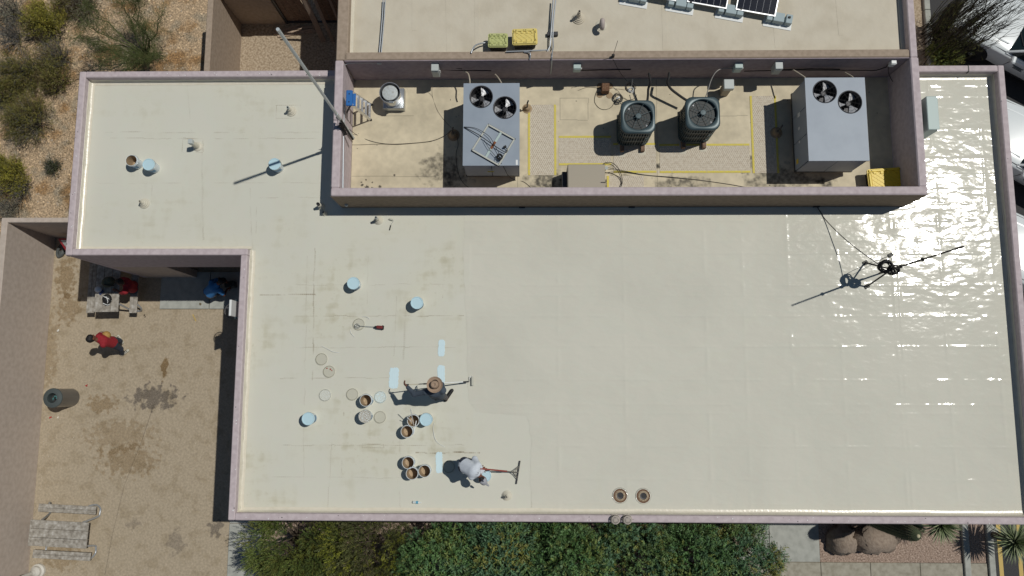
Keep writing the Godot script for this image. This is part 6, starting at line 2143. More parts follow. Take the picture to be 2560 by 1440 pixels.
# a body as one surface: tapered capsules joined by a smooth minimum on a grid, meshed as surface nets
# bone: [a, b, radius at a, radius at b]
func skin_over(mb: MB, bones: Array, cell: float, k: float, inflate := 0.0) -> void:
	var lo := Vector3.INF
	var hi := -Vector3.INF
	for b in bones:
		var r: float = maxf(b[2], b[3]) + inflate + cell * 2.0 + k
		for p in [b[0], b[1]]:
			lo = lo.min(p - Vector3.ONE * r)
			hi = hi.max(p + Vector3.ONE * r)
	var nx := int((hi.x - lo.x) / cell) + 2
	var ny := int((hi.y - lo.y) / cell) + 2
	var nz := int((hi.z - lo.z) / cell) + 2
	var f := PackedFloat32Array()
	f.resize(nx * ny * nz)
	f.fill(1.0)
	for b in bones:
		var a: Vector3 = b[0]
		var e: Vector3 = b[1] - a
		var ee := maxf(e.length_squared(), 1e-8)
		var ra: float = b[2] + inflate
		var rb: float = b[3] + inflate
		var pad := maxf(ra, rb) + cell * 2.0 + k
		var l := ((a.min(b[1]) - Vector3.ONE * pad - lo) / cell).floor()
		var h := ((a.max(b[1]) + Vector3.ONE * pad - lo) / cell).ceil()
		for z in range(maxi(0, int(l.z)), mini(nz, int(h.z))):
			for y in range(maxi(0, int(l.y)), mini(ny, int(h.y))):
				var row := (z * ny + y) * nx
				for x in range(maxi(0, int(l.x)), mini(nx, int(h.x))):
					var p := lo + Vector3(x, y, z) * cell - a
					var t := clampf(p.dot(e) / ee, 0.0, 1.0)
					var d := (p - e * t).length() - lerpf(ra, rb, t)
					var o := f[row + x]
					var m := maxf(k - absf(o - d), 0.0) / k
					f[row + x] = minf(o, d) - m * m * k * 0.25
	var at_cell := {}
	var sy := nx
	var sz := nx * ny
	var corner := [0, 1, sy, sy + 1, sz, sz + 1, sz + sy, sz + sy + 1]
	for z in nz - 1:
		for y in ny - 1:
			for x in nx - 1:
				var i := z * sz + y * sy + x
				var first := f[i] < 0.0
				var mixed := false
				for q in 8:
					if (f[i + corner[q]] < 0.0) != first:
						mixed = true
						break
				if not mixed:
					continue
				var sum := Vector3.ZERO
				var n := 0
				for q in 8:
					for ax in 3:
						var w := q | (1 << ax)
						if w == q:
							continue
						var va := f[i + corner[q]]
						var vb := f[i + corner[w]]
						if (va < 0.0) == (vb < 0.0):
							continue
						var t := va / (va - vb)
						var pa := Vector3(q & 1, (q >> 1) & 1, (q >> 2) & 1)
						pa[ax] += t
						sum += pa
						n += 1
				var g := Vector3(f[i + 1] - f[i] + f[i + 1 + sy] - f[i + sy], f[i + sy] - f[i] + f[i + 1 + sy] - f[i + 1], f[i + sz] - f[i] + f[i + sz + 1] - f[i + 1]).normalized()
				at_cell[i] = mb.vert(lo + (Vector3(x, y, z) + sum / n) * cell, g)
	for z in range(1, nz - 1):
		for y in range(1, ny - 1):
			for x in range(1, nx - 1):
				var i := z * sz + y * sy + x
				var s := f[i] < 0.0
				for ax in 3:
					var st: int = [1, sy, sz][ax]
					if (f[i + st] < 0.0) == s:
						continue
					var u: int = [sy, sz, 1][ax]
					var w: int = [sz, 1, sy][ax]
					var q := [i, i - u, i - u - w, i - w]
					if at_cell.has(q[0]) and at_cell.has(q[1]) and at_cell.has(q[2]) and at_cell.has(q[3]):
						mb.face(at_cell[q[0]], at_cell[q[1]], at_cell[q[2]])
						mb.face(at_cell[q[0]], at_cell[q[2]], at_cell[q[3]])


# palm, four unequal curled fingers and a thumb; aim: along the hand, palm: the way the palm faces
func hand(mb: MB, wrist: Vector3, aim: Vector3, palm: Vector3, side: float, curl := 1.0) -> void:
	var x := aim.normalized()
	var pz := (palm - x * palm.dot(x)).normalized()
	var y := pz.cross(x).normalized() * side
	var bones := []
	for e in [-0.026, -0.009, 0.009, 0.026]:
		bones.append([wrist, wrist + x * 0.085 + y * e, 0.02, 0.013])
	for k in 4:
		var root: Vector3 = wrist + x * 0.09 + y * [-0.028, -0.01, 0.01, 0.027][k]
		var ln: float = [0.034, 0.04, 0.043, 0.037][k]
		var d := x
		for j in 3:
			d = (d + pz * 0.75 * curl).normalized()
			var to: Vector3 = root + d * ln * [1.0, 0.75, 0.6][j]
			bones.append([root, to, 0.0095 - j * 0.0008, 0.0088 - j * 0.0008])
			root = to
	var t0 := wrist + x * 0.03 + y * 0.03
	var t1 := t0 + (x * 0.5 + y * 0.7 + pz * 0.5).normalized() * 0.045
	bones.append([t0, t1, 0.013, 0.011])
	bones.append([t1, t1 + (x * 0.8 + pz * 0.6).normalized() * 0.032, 0.0105, 0.009])
	skin_over(mb, bones, 0.007, 0.008)


# j: joints in the world; look: the way the face points
func person(label: String, base: Vector3, j: Dictionary, look: Vector3, shirt: Material, trousers: Material, shoes: Material, sleeve: float, hem: float, skin_m: Material, hand_aim: Array) -> Node3D:
	var o := thing("person", label, "person", base)
	var up: Vector3 = (j.head - j.neck).normalized()
	var fw := (look - up * look.dot(up)).normalized()
	var sd := fw.cross(up).normalized()
	var hips: Vector3 = (j.hip_l + j.hip_r) * 0.5
	var torso := [
		[j.hip_l.lerp(hips, 0.35), j.chest + (j.sh_l - j.sh_r) * 0.13, 0.115, 0.115], [j.hip_r.lerp(hips, 0.35), j.chest - (j.sh_l - j.sh_r) * 0.13, 0.115, 0.115],
		[j.chest + (j.sh_l - j.sh_r) * 0.1, j.sh_l, 0.1, 0.062], [j.chest - (j.sh_l - j.sh_r) * 0.1, j.sh_r, 0.1, 0.062], [j.chest, j.neck, 0.1, 0.055]]
	var arms := [[j.sh_l, j.el_l, 0.056, 0.043], [j.sh_r, j.el_r, 0.056, 0.043], [j.el_l, j.wr_l, 0.042, 0.028], [j.el_r, j.wr_r, 0.042, 0.028]]
	var legs := [[j.hip_l, j.kn_l, 0.088, 0.062], [j.hip_r, j.kn_r, 0.088, 0.062], [j.kn_l, j.an_l, 0.06, 0.04], [j.kn_r, j.an_r, 0.06, 0.04]]
	var feet := []
	for s in ["l", "r"]:
		var an: Vector3 = j["an_" + s]
		var to: Vector3 = j["to_" + s]
		var heel := an - (to - an).normalized() * 0.045
		heel.y = to.y + 0.005
		feet.append([heel, an, 0.036, 0.036])
		feet.append([heel, to, 0.038, 0.036])
	var hc: Vector3 = j.head
	var head := [[j.neck - up * 0.03, hc - up * 0.05, 0.054, 0.05], [hc - fw * 0.018 + up * 0.03, hc + fw * 0.015 + up * 0.02, 0.088, 0.082], [hc + fw * 0.02 - up * 0.02, hc + fw * 0.045 - up * 0.075, 0.07, 0.04], [hc + fw * 0.095 + up * 0.015, hc + fw * 0.112 - up * 0.02, 0.008, 0.015],
		[hc + sd * 0.083 + up * 0.02, hc + sd * 0.086 - up * 0.02, 0.012, 0.01], [hc - sd * 0.083 + up * 0.02, hc - sd * 0.086 - up * 0.02, 0.012, 0.01]]
	var body := at(o)
	skin_over(body, torso + arms + legs + head + feet, 0.019, 0.035)
	hand(body, j.wr_l, hand_aim[0], hand_aim[1], -1.0)
	hand(body, j.wr_r, hand_aim[2], hand_aim[3], 1.0)
	put(body, "body", skin_m, o)
	var eyes := at(o)
	for s in [-1.0, 1.0]:
		eyes.ball(hc + fw * 0.086 + sd * 0.032 * s + up * 0.012, Vector3.ONE * 0.012, Basis.IDENTITY, 8, 6)
	put(eyes, "eyes", mats.black, o)
	var mouth := at(o)
	mouth.ball(hc + fw * 0.082 - up * 0.062, Vector3(0.022, 0.006, 0.022), Basis.IDENTITY, 8, 5)
	put(mouth, "mouth", plain("lips", L(0.14, 0.045, 0.035), 0.6), o)
	var sh := at(o)
	var sleeves := []
	for s in ["l", "r"]:
		if sleeve <= 1.0:
			sleeves.append([j["sh_" + s], j["sh_" + s].lerp(j["el_" + s], sleeve), 0.062, 0.058])
		else:
			sleeves.append([j["sh_" + s], j["el_" + s], 0.058, 0.046])
			sleeves.append([j["el_" + s], j["el_" + s].lerp(j["wr_" + s], sleeve - 1.0), 0.046, 0.034])
	skin_over(sh, torso.slice(0, 4) + sleeves + [[j.chest, j.neck.lerp(j.chest, 0.3), 0.1, 0.07]], 0.019, 0.04, 0.017)
	put(sh, "shirt", shirt, o)
	var tr := at(o)
	var lower := []
	for s in ["l", "r"]:
		lower.append([j["hip_" + s], j["kn_" + s], 0.09, 0.066])
		lower.append([j["kn_" + s], j["kn_" + s].lerp(j["an_" + s], hem), 0.064, 0.05])
	skin_over(tr, lower + [[j.hip_l.lerp(hips, 0.4), j.hip_r.lerp(hips, 0.4), 0.118, 0.118]], 0.019, 0.04, 0.014)
	put(tr, "trousers", trousers, o)
	for k in 2:
		var so := at(o)
		skin_over(so, feet.slice(k * 2, k * 2 + 2), 0.012, 0.02, 0.009)
		put(so, "shoe", shoes, o)
	return o


func hair_cap(o: Node3D, hc: Vector3, up: Vector3, fw: Vector3, m: Material, r := 0.1) -> void:
	var mb := at(o)
	skin_over(mb, [[hc - fw * 0.03 + up * 0.05, hc + fw * 0.015 + up * 0.06, r - 0.008, r - 0.022], [hc - fw * 0.05 + up * 0.01, hc - fw * 0.04 - up * 0.03, r - 0.03, r - 0.045]], 0.012, 0.03)
	put(mb, "hair", m, o)


func people() -> void:
	var denim := grained("denim", [L(0.018, 0.024, 0.042), L(0.028, 0.038, 0.062), L(0.04, 0.052, 0.078)], 2.0, 0.9)
	var navy := grained("navy_cloth", [L(0.045, 0.062, 0.085), L(0.06, 0.08, 0.108), L(0.075, 0.098, 0.128)], 2.0, 0.9)
	var grey := grained("grey_cloth", [L(0.06, 0.06, 0.065), L(0.085, 0.085, 0.09), L(0.11, 0.11, 0.115)], 2.0, 0.9)
	var white := grained("pale_cloth", [L(0.52, 0.57, 0.63), L(0.6, 0.65, 0.71), L(0.65, 0.7, 0.75)], 1.5, 0.9)
	var red := grained("red_cloth", [L(0.2, 0.008, 0.014), L(0.27, 0.012, 0.02), L(0.33, 0.02, 0.03)], 2.0, 0.85)
	var blue := grained("blue_cloth", [L(0.03, 0.16, 0.42), L(0.04, 0.21, 0.5), L(0.06, 0.25, 0.55)], 2.0, 0.85)
	var pale_shoe := plain("pale_shoe", L(0.5, 0.48, 0.4), 0.7)
	var lighter := plain("skin_tan", L(0.22, 0.1, 0.06), 0.6)

	# 1: the roller man in the straw hat
	var j := {
		head = Vector3(-2.122, 1.62, -0.055), neck = Vector3(-2.128, 1.48, 0.02), chest = Vector3(-2.14, 1.28, 0.105), sh_l = Vector3(-2.354, 1.4, 0.105), sh_r = Vector3(-1.966, 1.4, 0.076),
		el_l = Vector3(-2.658, 1.26, 0.163), wr_l = Vector3(-2.855, 1.12, -0.007), el_r = Vector3(-2.027, 1.12, -0.057), wr_r = Vector3(-2.334, 0.9, -0.047),
		hip_l = Vector3(-2.25, 0.92, 0.165), hip_r = Vector3(-2.055, 0.92, 0.183), kn_l = Vector3(-2.251, 0.5, 0.178), kn_r = Vector3(-2.041, 0.5, 0.227), an_l = Vector3(-2.278, 0.09, 0.242), to_l = Vector3(-2.246, 0.04, 0.061), an_r = Vector3(-2.014, 0.09, 0.281), to_r = Vector3(-1.879, 0.045, 0.081)}
	var h1: Vector3 = Vector3(-2.901, 1.14, -0.055)
	var h2: Vector3 = Vector3(-1.407, 0.12, -0.142)
	var p1 := person("worker in a straw hat and dark shirt pushing a long-handled roller", Vector3(j.hip_r.x, 0.0, j.an_r.z), j, Vector3(0.35, -0.35, -1.0), navy, grey, mats.black, 1.9, 0.7, mats.skin, [h1 - j.wr_l, h2 - h1, Vector3(-0.4, -0.2, -0.5), h2 - h1])
	var up: Vector3 = (j.head - j.neck).normalized()
	hair_cap(p1, j.head, up, Vector3(0.2, 0, -1).normalized(), mats.hair_black)
	var tilt := Basis(Vector3(1, 0, 0), -0.06) * Basis(Vector3(0, 0, 1), 0.05)
	var hx := Transform3D(tilt, j.head - p1.position + Vector3(0, 0.05, 0))
	var straw := grained("straw", [L(0.26, 0.18, 0.12), L(0.36, 0.26, 0.185), L(0.43, 0.32, 0.24)], 3.0, 0.85, 0.1)
	var hat := MB.new()
	hat.lathe([Vector2(0.098, 0.0), Vector2(0.15, 0.006), Vector2(0.188, 0.035), Vector2(0.19, 0.04), Vector2(0.15, 0.016), Vector2(0.1, 0.01), Vector2(0.096, 0.06), Vector2(0.088, 0.115), Vector2(0.07, 0.145), Vector2(0.045, 0.15), Vector2(0.02, 0.135), Vector2(0.0, 0.13)], 32, hx)
	put(hat, "straw_hat", straw, p1)
	var bandm := MB.new()
	bandm.lathe([Vector2(0.1025, 0.011), Vector2(0.1, 0.042), Vector2(0.096, 0.043)], 32, hx)
	put(bandm, "hat_band", plain("hat_band_brown", L(0.09, 0.06, 0.035), 0.8), p1)
	# his roller
	var ro := thing("long_roller", "long-handled paint roller held across by the straw-hatted worker", "paint roller", Vector3(h2.x, 0.0, h2.z))
	var pole := at(ro)
	pole.tube([h1, h1.lerp(h2, 0.55)], 0.012, 8)
	put(pole, "pole", plain("pole_pale", L(0.5, 0.47, 0.36), 0.5), ro)
	var p2m := at(ro)
	p2m.tube([h1.lerp(h2, 0.5), h1.lerp(h2, 0.97)], 0.015, 8)
	put(p2m, "lower_pole", mats.white_plastic, ro)
	var gr := at(ro)
	gr.tube([h1.lerp(h2, -0.01), h1.lerp(h2, 0.05)], 0.018, 8)
	gr.tube([h1.lerp(h2, 0.27), h1.lerp(h2, 0.35)], 0.018, 8)
	gr.tube([h1.lerp(h2, 0.88), h1.lerp(h2, 0.97)], 0.019, 8)
	put(gr, "grip", mats.dark_metal, ro)
	var sl := at(ro)
	sl.tube([Vector3(-1.362, 0.05, -0.254), Vector3(-1.36, 0.05, -0.042)], 0.036, 14)
	put(sl, "sleeve", plain("roller_nap", L(0.5, 0.5, 0.43), 0.9), ro)
	var wi := at(ro)
	wi.tube([Vector3(-1.448, 0.12, -0.142), Vector3(-1.431, 0.08, -0.152), Vector3(-1.433, 0.06, -0.263), Vector3(-1.363, 0.05, -0.284), Vector3(-1.362, 0.05, -0.243)], 0.006, 6)
	put(wi, "wire", mats.galvanised, ro)

	# 2: the stooping man with the squeegee
	j = {
		head = Vector3(-1.036, 1, 2.178), neck = Vector3(-1.119, 1.06, 2.05), chest = Vector3(-1.24, 1.1, 1.954), sh_l = Vector3(-1.146, 1.1, 1.833), sh_r = Vector3(-1.289, 1.06, 2.098),
		el_l = Vector3(-1.226, 0.92, 1.701), wr_l = Vector3(-1.081, 0.74, 1.935), el_r = Vector3(-1.142, 0.84, 2.075), wr_r = Vector3(-1.027, 0.66, 1.971),
		hip_l = Vector3(-1.475, 0.92, 1.768), hip_r = Vector3(-1.502, 0.92, 1.918), kn_l = Vector3(-1.361, 0.5, 1.817), kn_r = Vector3(-1.408, 0.5, 2.009), an_l = Vector3(-1.461, 0.09, 1.807), to_l = Vector3(-1.314, 0.04, 1.841), an_r = Vector3(-1.489, 0.09, 2.023), to_r = Vector3(-1.342, 0.04, 2.076)}
	var s1: Vector3 = Vector3(-1.079, 0.78, 1.949)
	var s2: Vector3 = Vector3(-0.189, 0.05, 2.109)
	var p2 := person("worker in a pale long-sleeved top stooping over a squeegee handle", Vector3(j.hip_l.x, 0.0, j.hip_l.z), j, Vector3(0.5, -1.0, 0.5), white, denim, mats.black, 1.92, 0.9, mats.skin, [s2 - s1, Vector3(0, -1, 0), s2 - s1, Vector3(0, -1, 0.3)])
	var pu: Vector3 = (j.head - j.neck).normalized()
	hair_cap(p2, j.head, pu, Vector3(0.4, -0.9, 0.4).normalized(), mats.hair_black, 0.098)
	var cp := at(p2)
	skin_over(cp, [[j.head + pu * 0.045 + Vector3(-0.01, 0.03, -0.01), j.head + pu * 0.065 + Vector3(0, 0, 0), 0.092, 0.088], [j.head + pu * 0.08 + Vector3(0.06, -0.09, 0.06), j.head + pu * 0.08 + Vector3(0.1, -0.13, 0.1), 0.03, 0.02]], 0.014, 0.03)
	put(cp, "cap", plain("cap_grey", L(0.36, 0.37, 0.4), 0.85), p2)
	var pa := at(p2)
	pa.ball(j.head + pu * 0.02 + Vector3(0.0, 0.112, 0.0), Vector3(0.035, 0.012, 0.02), Basis(Vector3.UP, -0.7))
	put(pa, "cap_badge", mats.denim, p2)
	var lg := at(p2)
	var mk: Vector3 = j.neck.lerp(j.chest, 0.35) + Vector3(0.01, 0.125, 0.0)
	var rc := []
	for k in 17:
		rc.append(mk + Vector3(cos(TAU * k / 16) * 0.03 - sin(TAU * k / 16) * 0.02, 0.0, sin(TAU * k / 16) * 0.03))
	lg.tube(rc, 0.004, 4, false)
	put(lg, "back_emblem", plain("emblem_grey", L(0.25, 0.26, 0.3), 0.9), p2)
	var sq := thing("squeegee", "red-handled floor squeegee with a wide dark blade on the new coating", "squeegee", Vector3(s2.x, 0.0, s2.z))
	var hm := at(sq)
	hm.tube([s1 - (s2 - s1) * 0.04, s1.lerp(s2, 0.68)], 0.02, 10)
	put(hm, "handle", plain("squeegee_red", L(0.26, 0.06, 0.045), 0.6), sq)
	var hf := at(sq)
	hf.tube([s1.lerp(s2, 0.66), s2], 0.013, 8)
	var e0: Vector3 = Vector3(-0.149, 0.03, 1.827)
	var e1: Vector3 = Vector3(-0.239, 0.03, 2.395)
	for t in [0.22, 0.78]:
		hf.tube(arc([s1.lerp(s2, 0.83), s1.lerp(s2, 0.85).lerp(e0.lerp(e1, t), 0.35), e0.lerp(e1, t) + Vector3(0, 0.03, 0)]), 0.009, 6)
		hf.tube(arc([s1.lerp(s2, 0.9), s1.lerp(s2, 0.9).lerp(e0.lerp(e1, t), 0.5), e0.lerp(e1, lerpf(t, 0.5, 0.3)) + Vector3(0, 0.03, 0)]), 0.008, 6)
	put(hf, "metal_fork", plain("fork_metal", L(0.2, 0.19, 0.16), 0.6, 0.3), sq)
	var bl := at(sq)
	bl.bar(e0, e1, 0.03, 0.045, 0.004)
	put(bl, "blade", mats.dark_metal, sq)

	# 3: the walker in the courtyard with a ball
	j = {
		head = Vector3(-12.503, -2.16, -1.369), neck = Vector3(-12.446, -2.31, -1.344), chest = Vector3(-12.352, -2.5, -1.332), sh_l = Vector3(-12.434, -2.4, -1.442), sh_r = Vector3(-12.298, -2.42, -1.199),
		el_l = Vector3(-12.494, -2.62, -1.551), wr_l = Vector3(-12.389, -2.62, -1.575), el_r = Vector3(-12.279, -2.68, -1.237), wr_r = Vector3(-12.235, -2.62, -1.422),
		hip_l = Vector3(-12.301, -2.9, -1.369), hip_r = Vector3(-12.256, -2.9, -1.238), kn_l = Vector3(-12.334, -3.32, -1.37), kn_r = Vector3(-12.279, -3.34, -1.13), an_l = Vector3(-12.482, -3.71, -1.382), to_l = Vector3(-12.598, -3.765, -1.545), an_r = Vector3(-12.406, -3.71, -1.001), to_r = Vector3(-12.268, -3.765, -1.102)}
	var p3 := person("person in a red shirt and jeans walking in the courtyard with a ball", Vector3(j.kn_l.x, GROUND, j.kn_l.z), j, Vector3(0.5, -0.4, -1.0), red, denim, pale_shoe, 0.55, 0.92, mats.skin, [Vector3(0.9, 0, 0.3), Vector3(0, -0.2, 1), Vector3(-0.2, 0, -1), Vector3(-1, 0, 0)])
	hair_cap(p3, j.head, (j.head - j.neck).normalized(), Vector3(0.4, 0, -1).normalized(), mats.hair_black, 0.112)
	var wb := at(p3)
	wb.tube([j.el_l.lerp(j.sh_l, 0.35), j.el_l.lerp(j.sh_l, 0.12)], 0.052, 10)
	put(wb, "arm_band", mats.white_plastic, p3)
	for k in 2:
		var st := at(p3)
		var to: Vector3 = [j.to_l, j.to_r][k]
		var an: Vector3 = [j.an_l, j.an_r][k]
		for e in 2:
			st.ball(to.lerp(an, 0.2 + 0.22 * e) + Vector3(0, 0.048 + 0.008 * e, 0), Vector3(0.035, 0.008, 0.012), Basis(Vector3.UP, 0.5 - 1.2 * k), 8, 5)
		put(st, "shoe_stripe", mats.black, p3)
	var ba := thing("ball", "tan ball held in the red-shirted walker's hands", "ball", Vector3(-12.324, -2.6, -1.491))
	var bm := MB.new()
	bm.ball(Vector3.ZERO, Vector3.ONE * 0.12, Basis.IDENTITY, 24, 14)
	put(bm, "sphere", grained("ball_tan", [L(0.3, 0.15, 0.04), L(0.4, 0.24, 0.07), L(0.5, 0.33, 0.1)], 3.0, 0.7), ba)

	# 4: seated at the shaded table
	j = {
		head = Vector3(-12.064, -2.66, -3.077), neck = Vector3(-12.028, -2.8, -3.048), chest = Vector3(-11.959, -2.95, -3.008), sh_l = Vector3(-11.995, -2.86, -2.815), sh_r = Vector3(-11.97, -2.86, -3.154),
		el_l = Vector3(-12.184, -2.97, -2.78), wr_l = Vector3(-12.343, -2.98, -2.891), el_r = Vector3(-12.204, -2.97, -3.23), wr_r = Vector3(-12.361, -2.98, -3.134),
		hip_l = Vector3(-11.959, -3.27, -2.903), hip_r = Vector3(-11.972, -3.27, -3.1), kn_l = Vector3(-12.21, -3.28, -2.892), kn_r = Vector3(-12.224, -3.28, -3.102), an_l = Vector3(-12.34, -3.71, -2.947), to_l = Vector3(-12.52, -3.765, -2.954), an_r = Vector3(-12.354, -3.71, -3.148), to_r = Vector3(-12.534, -3.765, -3.155)}
	var p4 := person("person in a red shirt seated at the shaded picnic table", Vector3(j.an_l.x, GROUND, j.an_l.z), j, Vector3(-1.0, -0.6, 0.0), red, denim, mats.black, 0.6, 0.9, mats.skin, [Vector3(-1, -0.1, 0.0), Vector3(0, -1, 0), Vector3(-1, -0.1, 0), Vector3(0, -1, 0)])
	hair_cap(p4, j.head, (j.head - j.neck).normalized(), Vector3(-1, -0.3, 0).normalized(), mats.hair_black, 0.105)

	# 5: crouching on the patio
	j = {
		head = Vector3(-9.08, -2.8, -3.12), neck = Vector3(-9.206, -2.88, -3.059), chest = Vector3(-9.374, -2.98, -2.951), sh_l = Vector3(-9.442, -2.95, -3.105), sh_r = Vector3(-9.187, -2.98, -2.854),
		el_l = Vector3(-9.3, -3.15, -3.243), wr_l = Vector3(-9.209, -3.36, -3.186), el_r = Vector3(-9.14, -3.18, -2.758), wr_r = Vector3(-9.119, -3.38, -2.967),
		hip_l = Vector3(-9.701, -3.25, -2.876), hip_r = Vector3(-9.572, -3.25, -2.754), kn_l = Vector3(-9.557, -3.27, -3.014), kn_r = Vector3(-9.387, -3.27, -2.818), an_l = Vector3(-9.747, -3.65, -2.927), to_l = Vector3(-9.625, -3.705, -3.034), an_r = Vector3(-9.627, -3.65, -2.79), to_r = Vector3(-9.505, -3.705, -2.896)}
	var p5 := person("person in a bright blue shirt crouching over a case on the patio", Vector3(j.an_l.x, GROUND + 0.06, j.an_l.z), j, Vector3(0.7, -0.9, -0.4), blue, grey, mats.black, 0.6, 0.9, mats.skin, [Vector3(0.6, -0.7, 0.2), Vector3(0, -1, 0), Vector3(0.5, -0.7, -0.3), Vector3(0, -1, 0)])
	hair_cap(p5, j.head, (j.head - j.neck).normalized(), Vector3(0.6, -0.6, -0.4).normalized(), mats.hair_black, 0.105)


func make_car() -> Node3D:
	# nose towards +x, left side at -z, wheels on y = 0
	var o := Node3D.new()
	var w: Material = mats.car_white
	var st := [
		[-2.62, 0.86, 0.45, 0.92, 0.95], [-2.5, 0.95, 0.36, 0.98, 1.02], [-1.4, 0.98, 0.34, 1.0, 1.04], [0.6, 0.98, 0.34, 1.0, 1.06], [0.85, 0.98, 0.34, 1.0, 1.1], [1.4, 0.97, 0.35, 0.98, 1.09], [2.2, 0.93, 0.38, 0.93, 1.02], [2.48, 0.84, 0.42, 0.86, 0.93], [2.62, 0.68, 0.48, 0.72, 0.78]]
	var b := MB.new()
	var rows := []
	for s in st:
		var hw: float = s[1]
		var half := [Vector2(hw * 0.9, s[2]), Vector2(hw, s[2] + 0.12), Vector2(hw * 1.005, lerpf(s[2], s[3], 0.6)), Vector2(hw * 0.985, s[3] - 0.03), Vector2(hw * 0.94, s[3] + 0.02), Vector2(hw * 0.82, s[4] - 0.025), Vector2(hw * 0.6, s[4] - 0.005), Vector2(hw * 0.25, s[4] + 0.008)]
		var full := []
		for p in half:
			full.append(Vector3(s[0], p.y, -p.x))
		for k in half.size():
			var p: Vector2 = half[half.size() - 1 - k]
			full.append(Vector3(s[0], p.y, p.x))
		rows.append(full)
	var first := b.v.size()
	var n: int = rows[0].size()
	for i in rows.size():
		for k in n:
			var du: Vector3 = rows[mini(i + 1, rows.size() - 1)][k] - rows[maxi(i - 1, 0)][k]
			var dv: Vector3 = rows[i][mini(k + 1, n - 1)] - rows[i][maxi(k - 1, 0)]
			var nn := dv.cross(du).normalized()
			if nn.dot(rows[i][k] - Vector3(rows[i][k].x, 0.6, 0)) < 0.0:
				nn = -nn
			b.vert(rows[i][k], nn)
	for i in rows.size() - 1:
		for k in n - 1:
			var a := first + i * n + k
			b.face(a, a + 1, a + n + 1)
			b.face(a, a + n + 1, a + n)
	b.box(Vector3(2.55, 0.62, 0), Vector3(0.1, 0.3, 1.3), Basis.IDENTITY, 0.03)
	b.box(Vector3(-2.6, 0.65, 0), Vector3(0.08, 0.4, 1.6), Basis.IDENTITY, 0.03)
	put(b, "body", w, o)
	# bonnet: a raised panel with two creases
	var bo := MB.new()
	for q in [[Vector3(0.95, 1.108, -0.62), Vector3(2.35, 1.005, -0.56)], [Vector3(0.95, 1.108, 0.62), Vector3(2.35, 1.005, 0.56)]]:
		bo.bar(q[0], q[1], 0.05, 0.02, 0.008)
	put(bo, "bonnet_crease", w, o)
	var gap := MB.new()
	for s in [-1, 1]:
		gap.bar(Vector3(0.85, 1.06, s * 0.865), Vector3(2.3, 0.98, s * 0.8), 0.012, 0.012)
		gap.bar(Vector3(0.72, 0.42, s * 0.985), Vector3(0.62, 0.98, s * 0.985), 0.012, 0.012)
		gap.bar(Vector3(-0.42, 0.42, s * 0.992), Vector3(-0.42, 0.98, s * 0.985), 0.012, 0.012)
	put(gap, "panel_gap", mats.black, o)
	var lower := MB.new()
	for s in [-1, 1]:
		lower.box(Vector3(-0.2, 0.42, s * 0.985), Vector3(2.4, 0.06, 0.03), Basis.IDENTITY, 0.01)
	lower.box(Vector3(0, 0.33, 0), Vector3(4.6, 0.1, 1.7))
	put(lower, "sill", mats.black, o)
	# cabin
	var base := [Vector3(0.88, 1.07, 0.84), Vector3(-2.3, 1.03, 0.84)]
	var roof := [Vector3(0.05, 1.72, 0.64), Vector3(-2.0, 1.72, 0.66)]
	var rf := MB.new()
	rf.slab(PackedVector2Array([Vector2(0.08, -0.56), Vector2(0.0, -0.66), Vector2(-2.0, -0.68), Vector2(-2.06, -0.58), Vector2(-2.06, 0.58), Vector2(-2.0, 0.68), Vector2(0.0, 0.66), Vector2(0.08, 0.56)]), 1.7, 1.745)
	for s in [-1, 1]:
		rf.bar(Vector3(base[0].x, base[0].y - 0.02, s * base[0].z), Vector3(roof[0].x, roof[0].y, s * roof[0].z), 0.07, 0.06, 0.01)
		rf.bar(Vector3(-0.45, 1.04, s * 0.86), Vector3(-0.55, 1.71, s * 0.66), 0.07, 0.04, 0.008)
		rf.bar(Vector3(base[1].x, base[1].y, s * base[1].z), Vector3(roof[1].x, roof[1].y, s * roof[1].z), 0.14, 0.08, 0.01)
		rf.bar(Vector3(0.9, 1.04, s * 0.88), Vector3(-2.3, 1.03, s * 0.88), 0.05, 0.05, 0.01)
	put(rf, "roof", w, o)
	var ws := MB.new()
	ws.tri(Vector3(0.86, 1.085, -0.8), Vector3(0.86, 1.085, 0.8), Vector3(0.06, 1.71, 0.6), Vector3(1, 1, 0))
	ws.tri(Vector3(0.86, 1.085, -0.8), Vector3(0.06, 1.71, 0.6), Vector3(0.06, 1.71, -0.6), Vector3(1, 1, 0))
	put(ws, "windscreen", mats.car_glass, o)
	for s in [-1.0, 1.0]:
		for q in [[0.76, -0.4, 0.1, -0.5], [-0.5, -2.2, -0.6, -1.95]]:
			var g := MB.new()
			var v := [Vector3(q[0], 1.06, s * 0.85), Vector3(q[1], 1.06, s * 0.85), Vector3(q[3], 1.69, s * 0.665), Vector3(q[2], 1.69, s * 0.665)]
			g.tri(v[0], v[1], v[2], Vector3(0, 0.3, s))
			g.tri(v[0], v[2], v[3], Vector3(0, 0.3, s))
			put(g, "side_window", mats.car_glass, o)
	var rw := MB.new()
	rw.tri(Vector3(-2.28, 1.05, -0.8), Vector3(-2.28, 1.05, 0.8), Vector3(-2.03, 1.7, 0.6), Vector3(-1, 0.4, 0))
	rw.tri(Vector3(-2.28, 1.05, -0.8), Vector3(-2.03, 1.7, 0.6), Vector3(-2.03, 1.7, -0.6), Vector3(-1, 0.4, 0))
	put(rw, "rear_window", mats.car_glass, o)
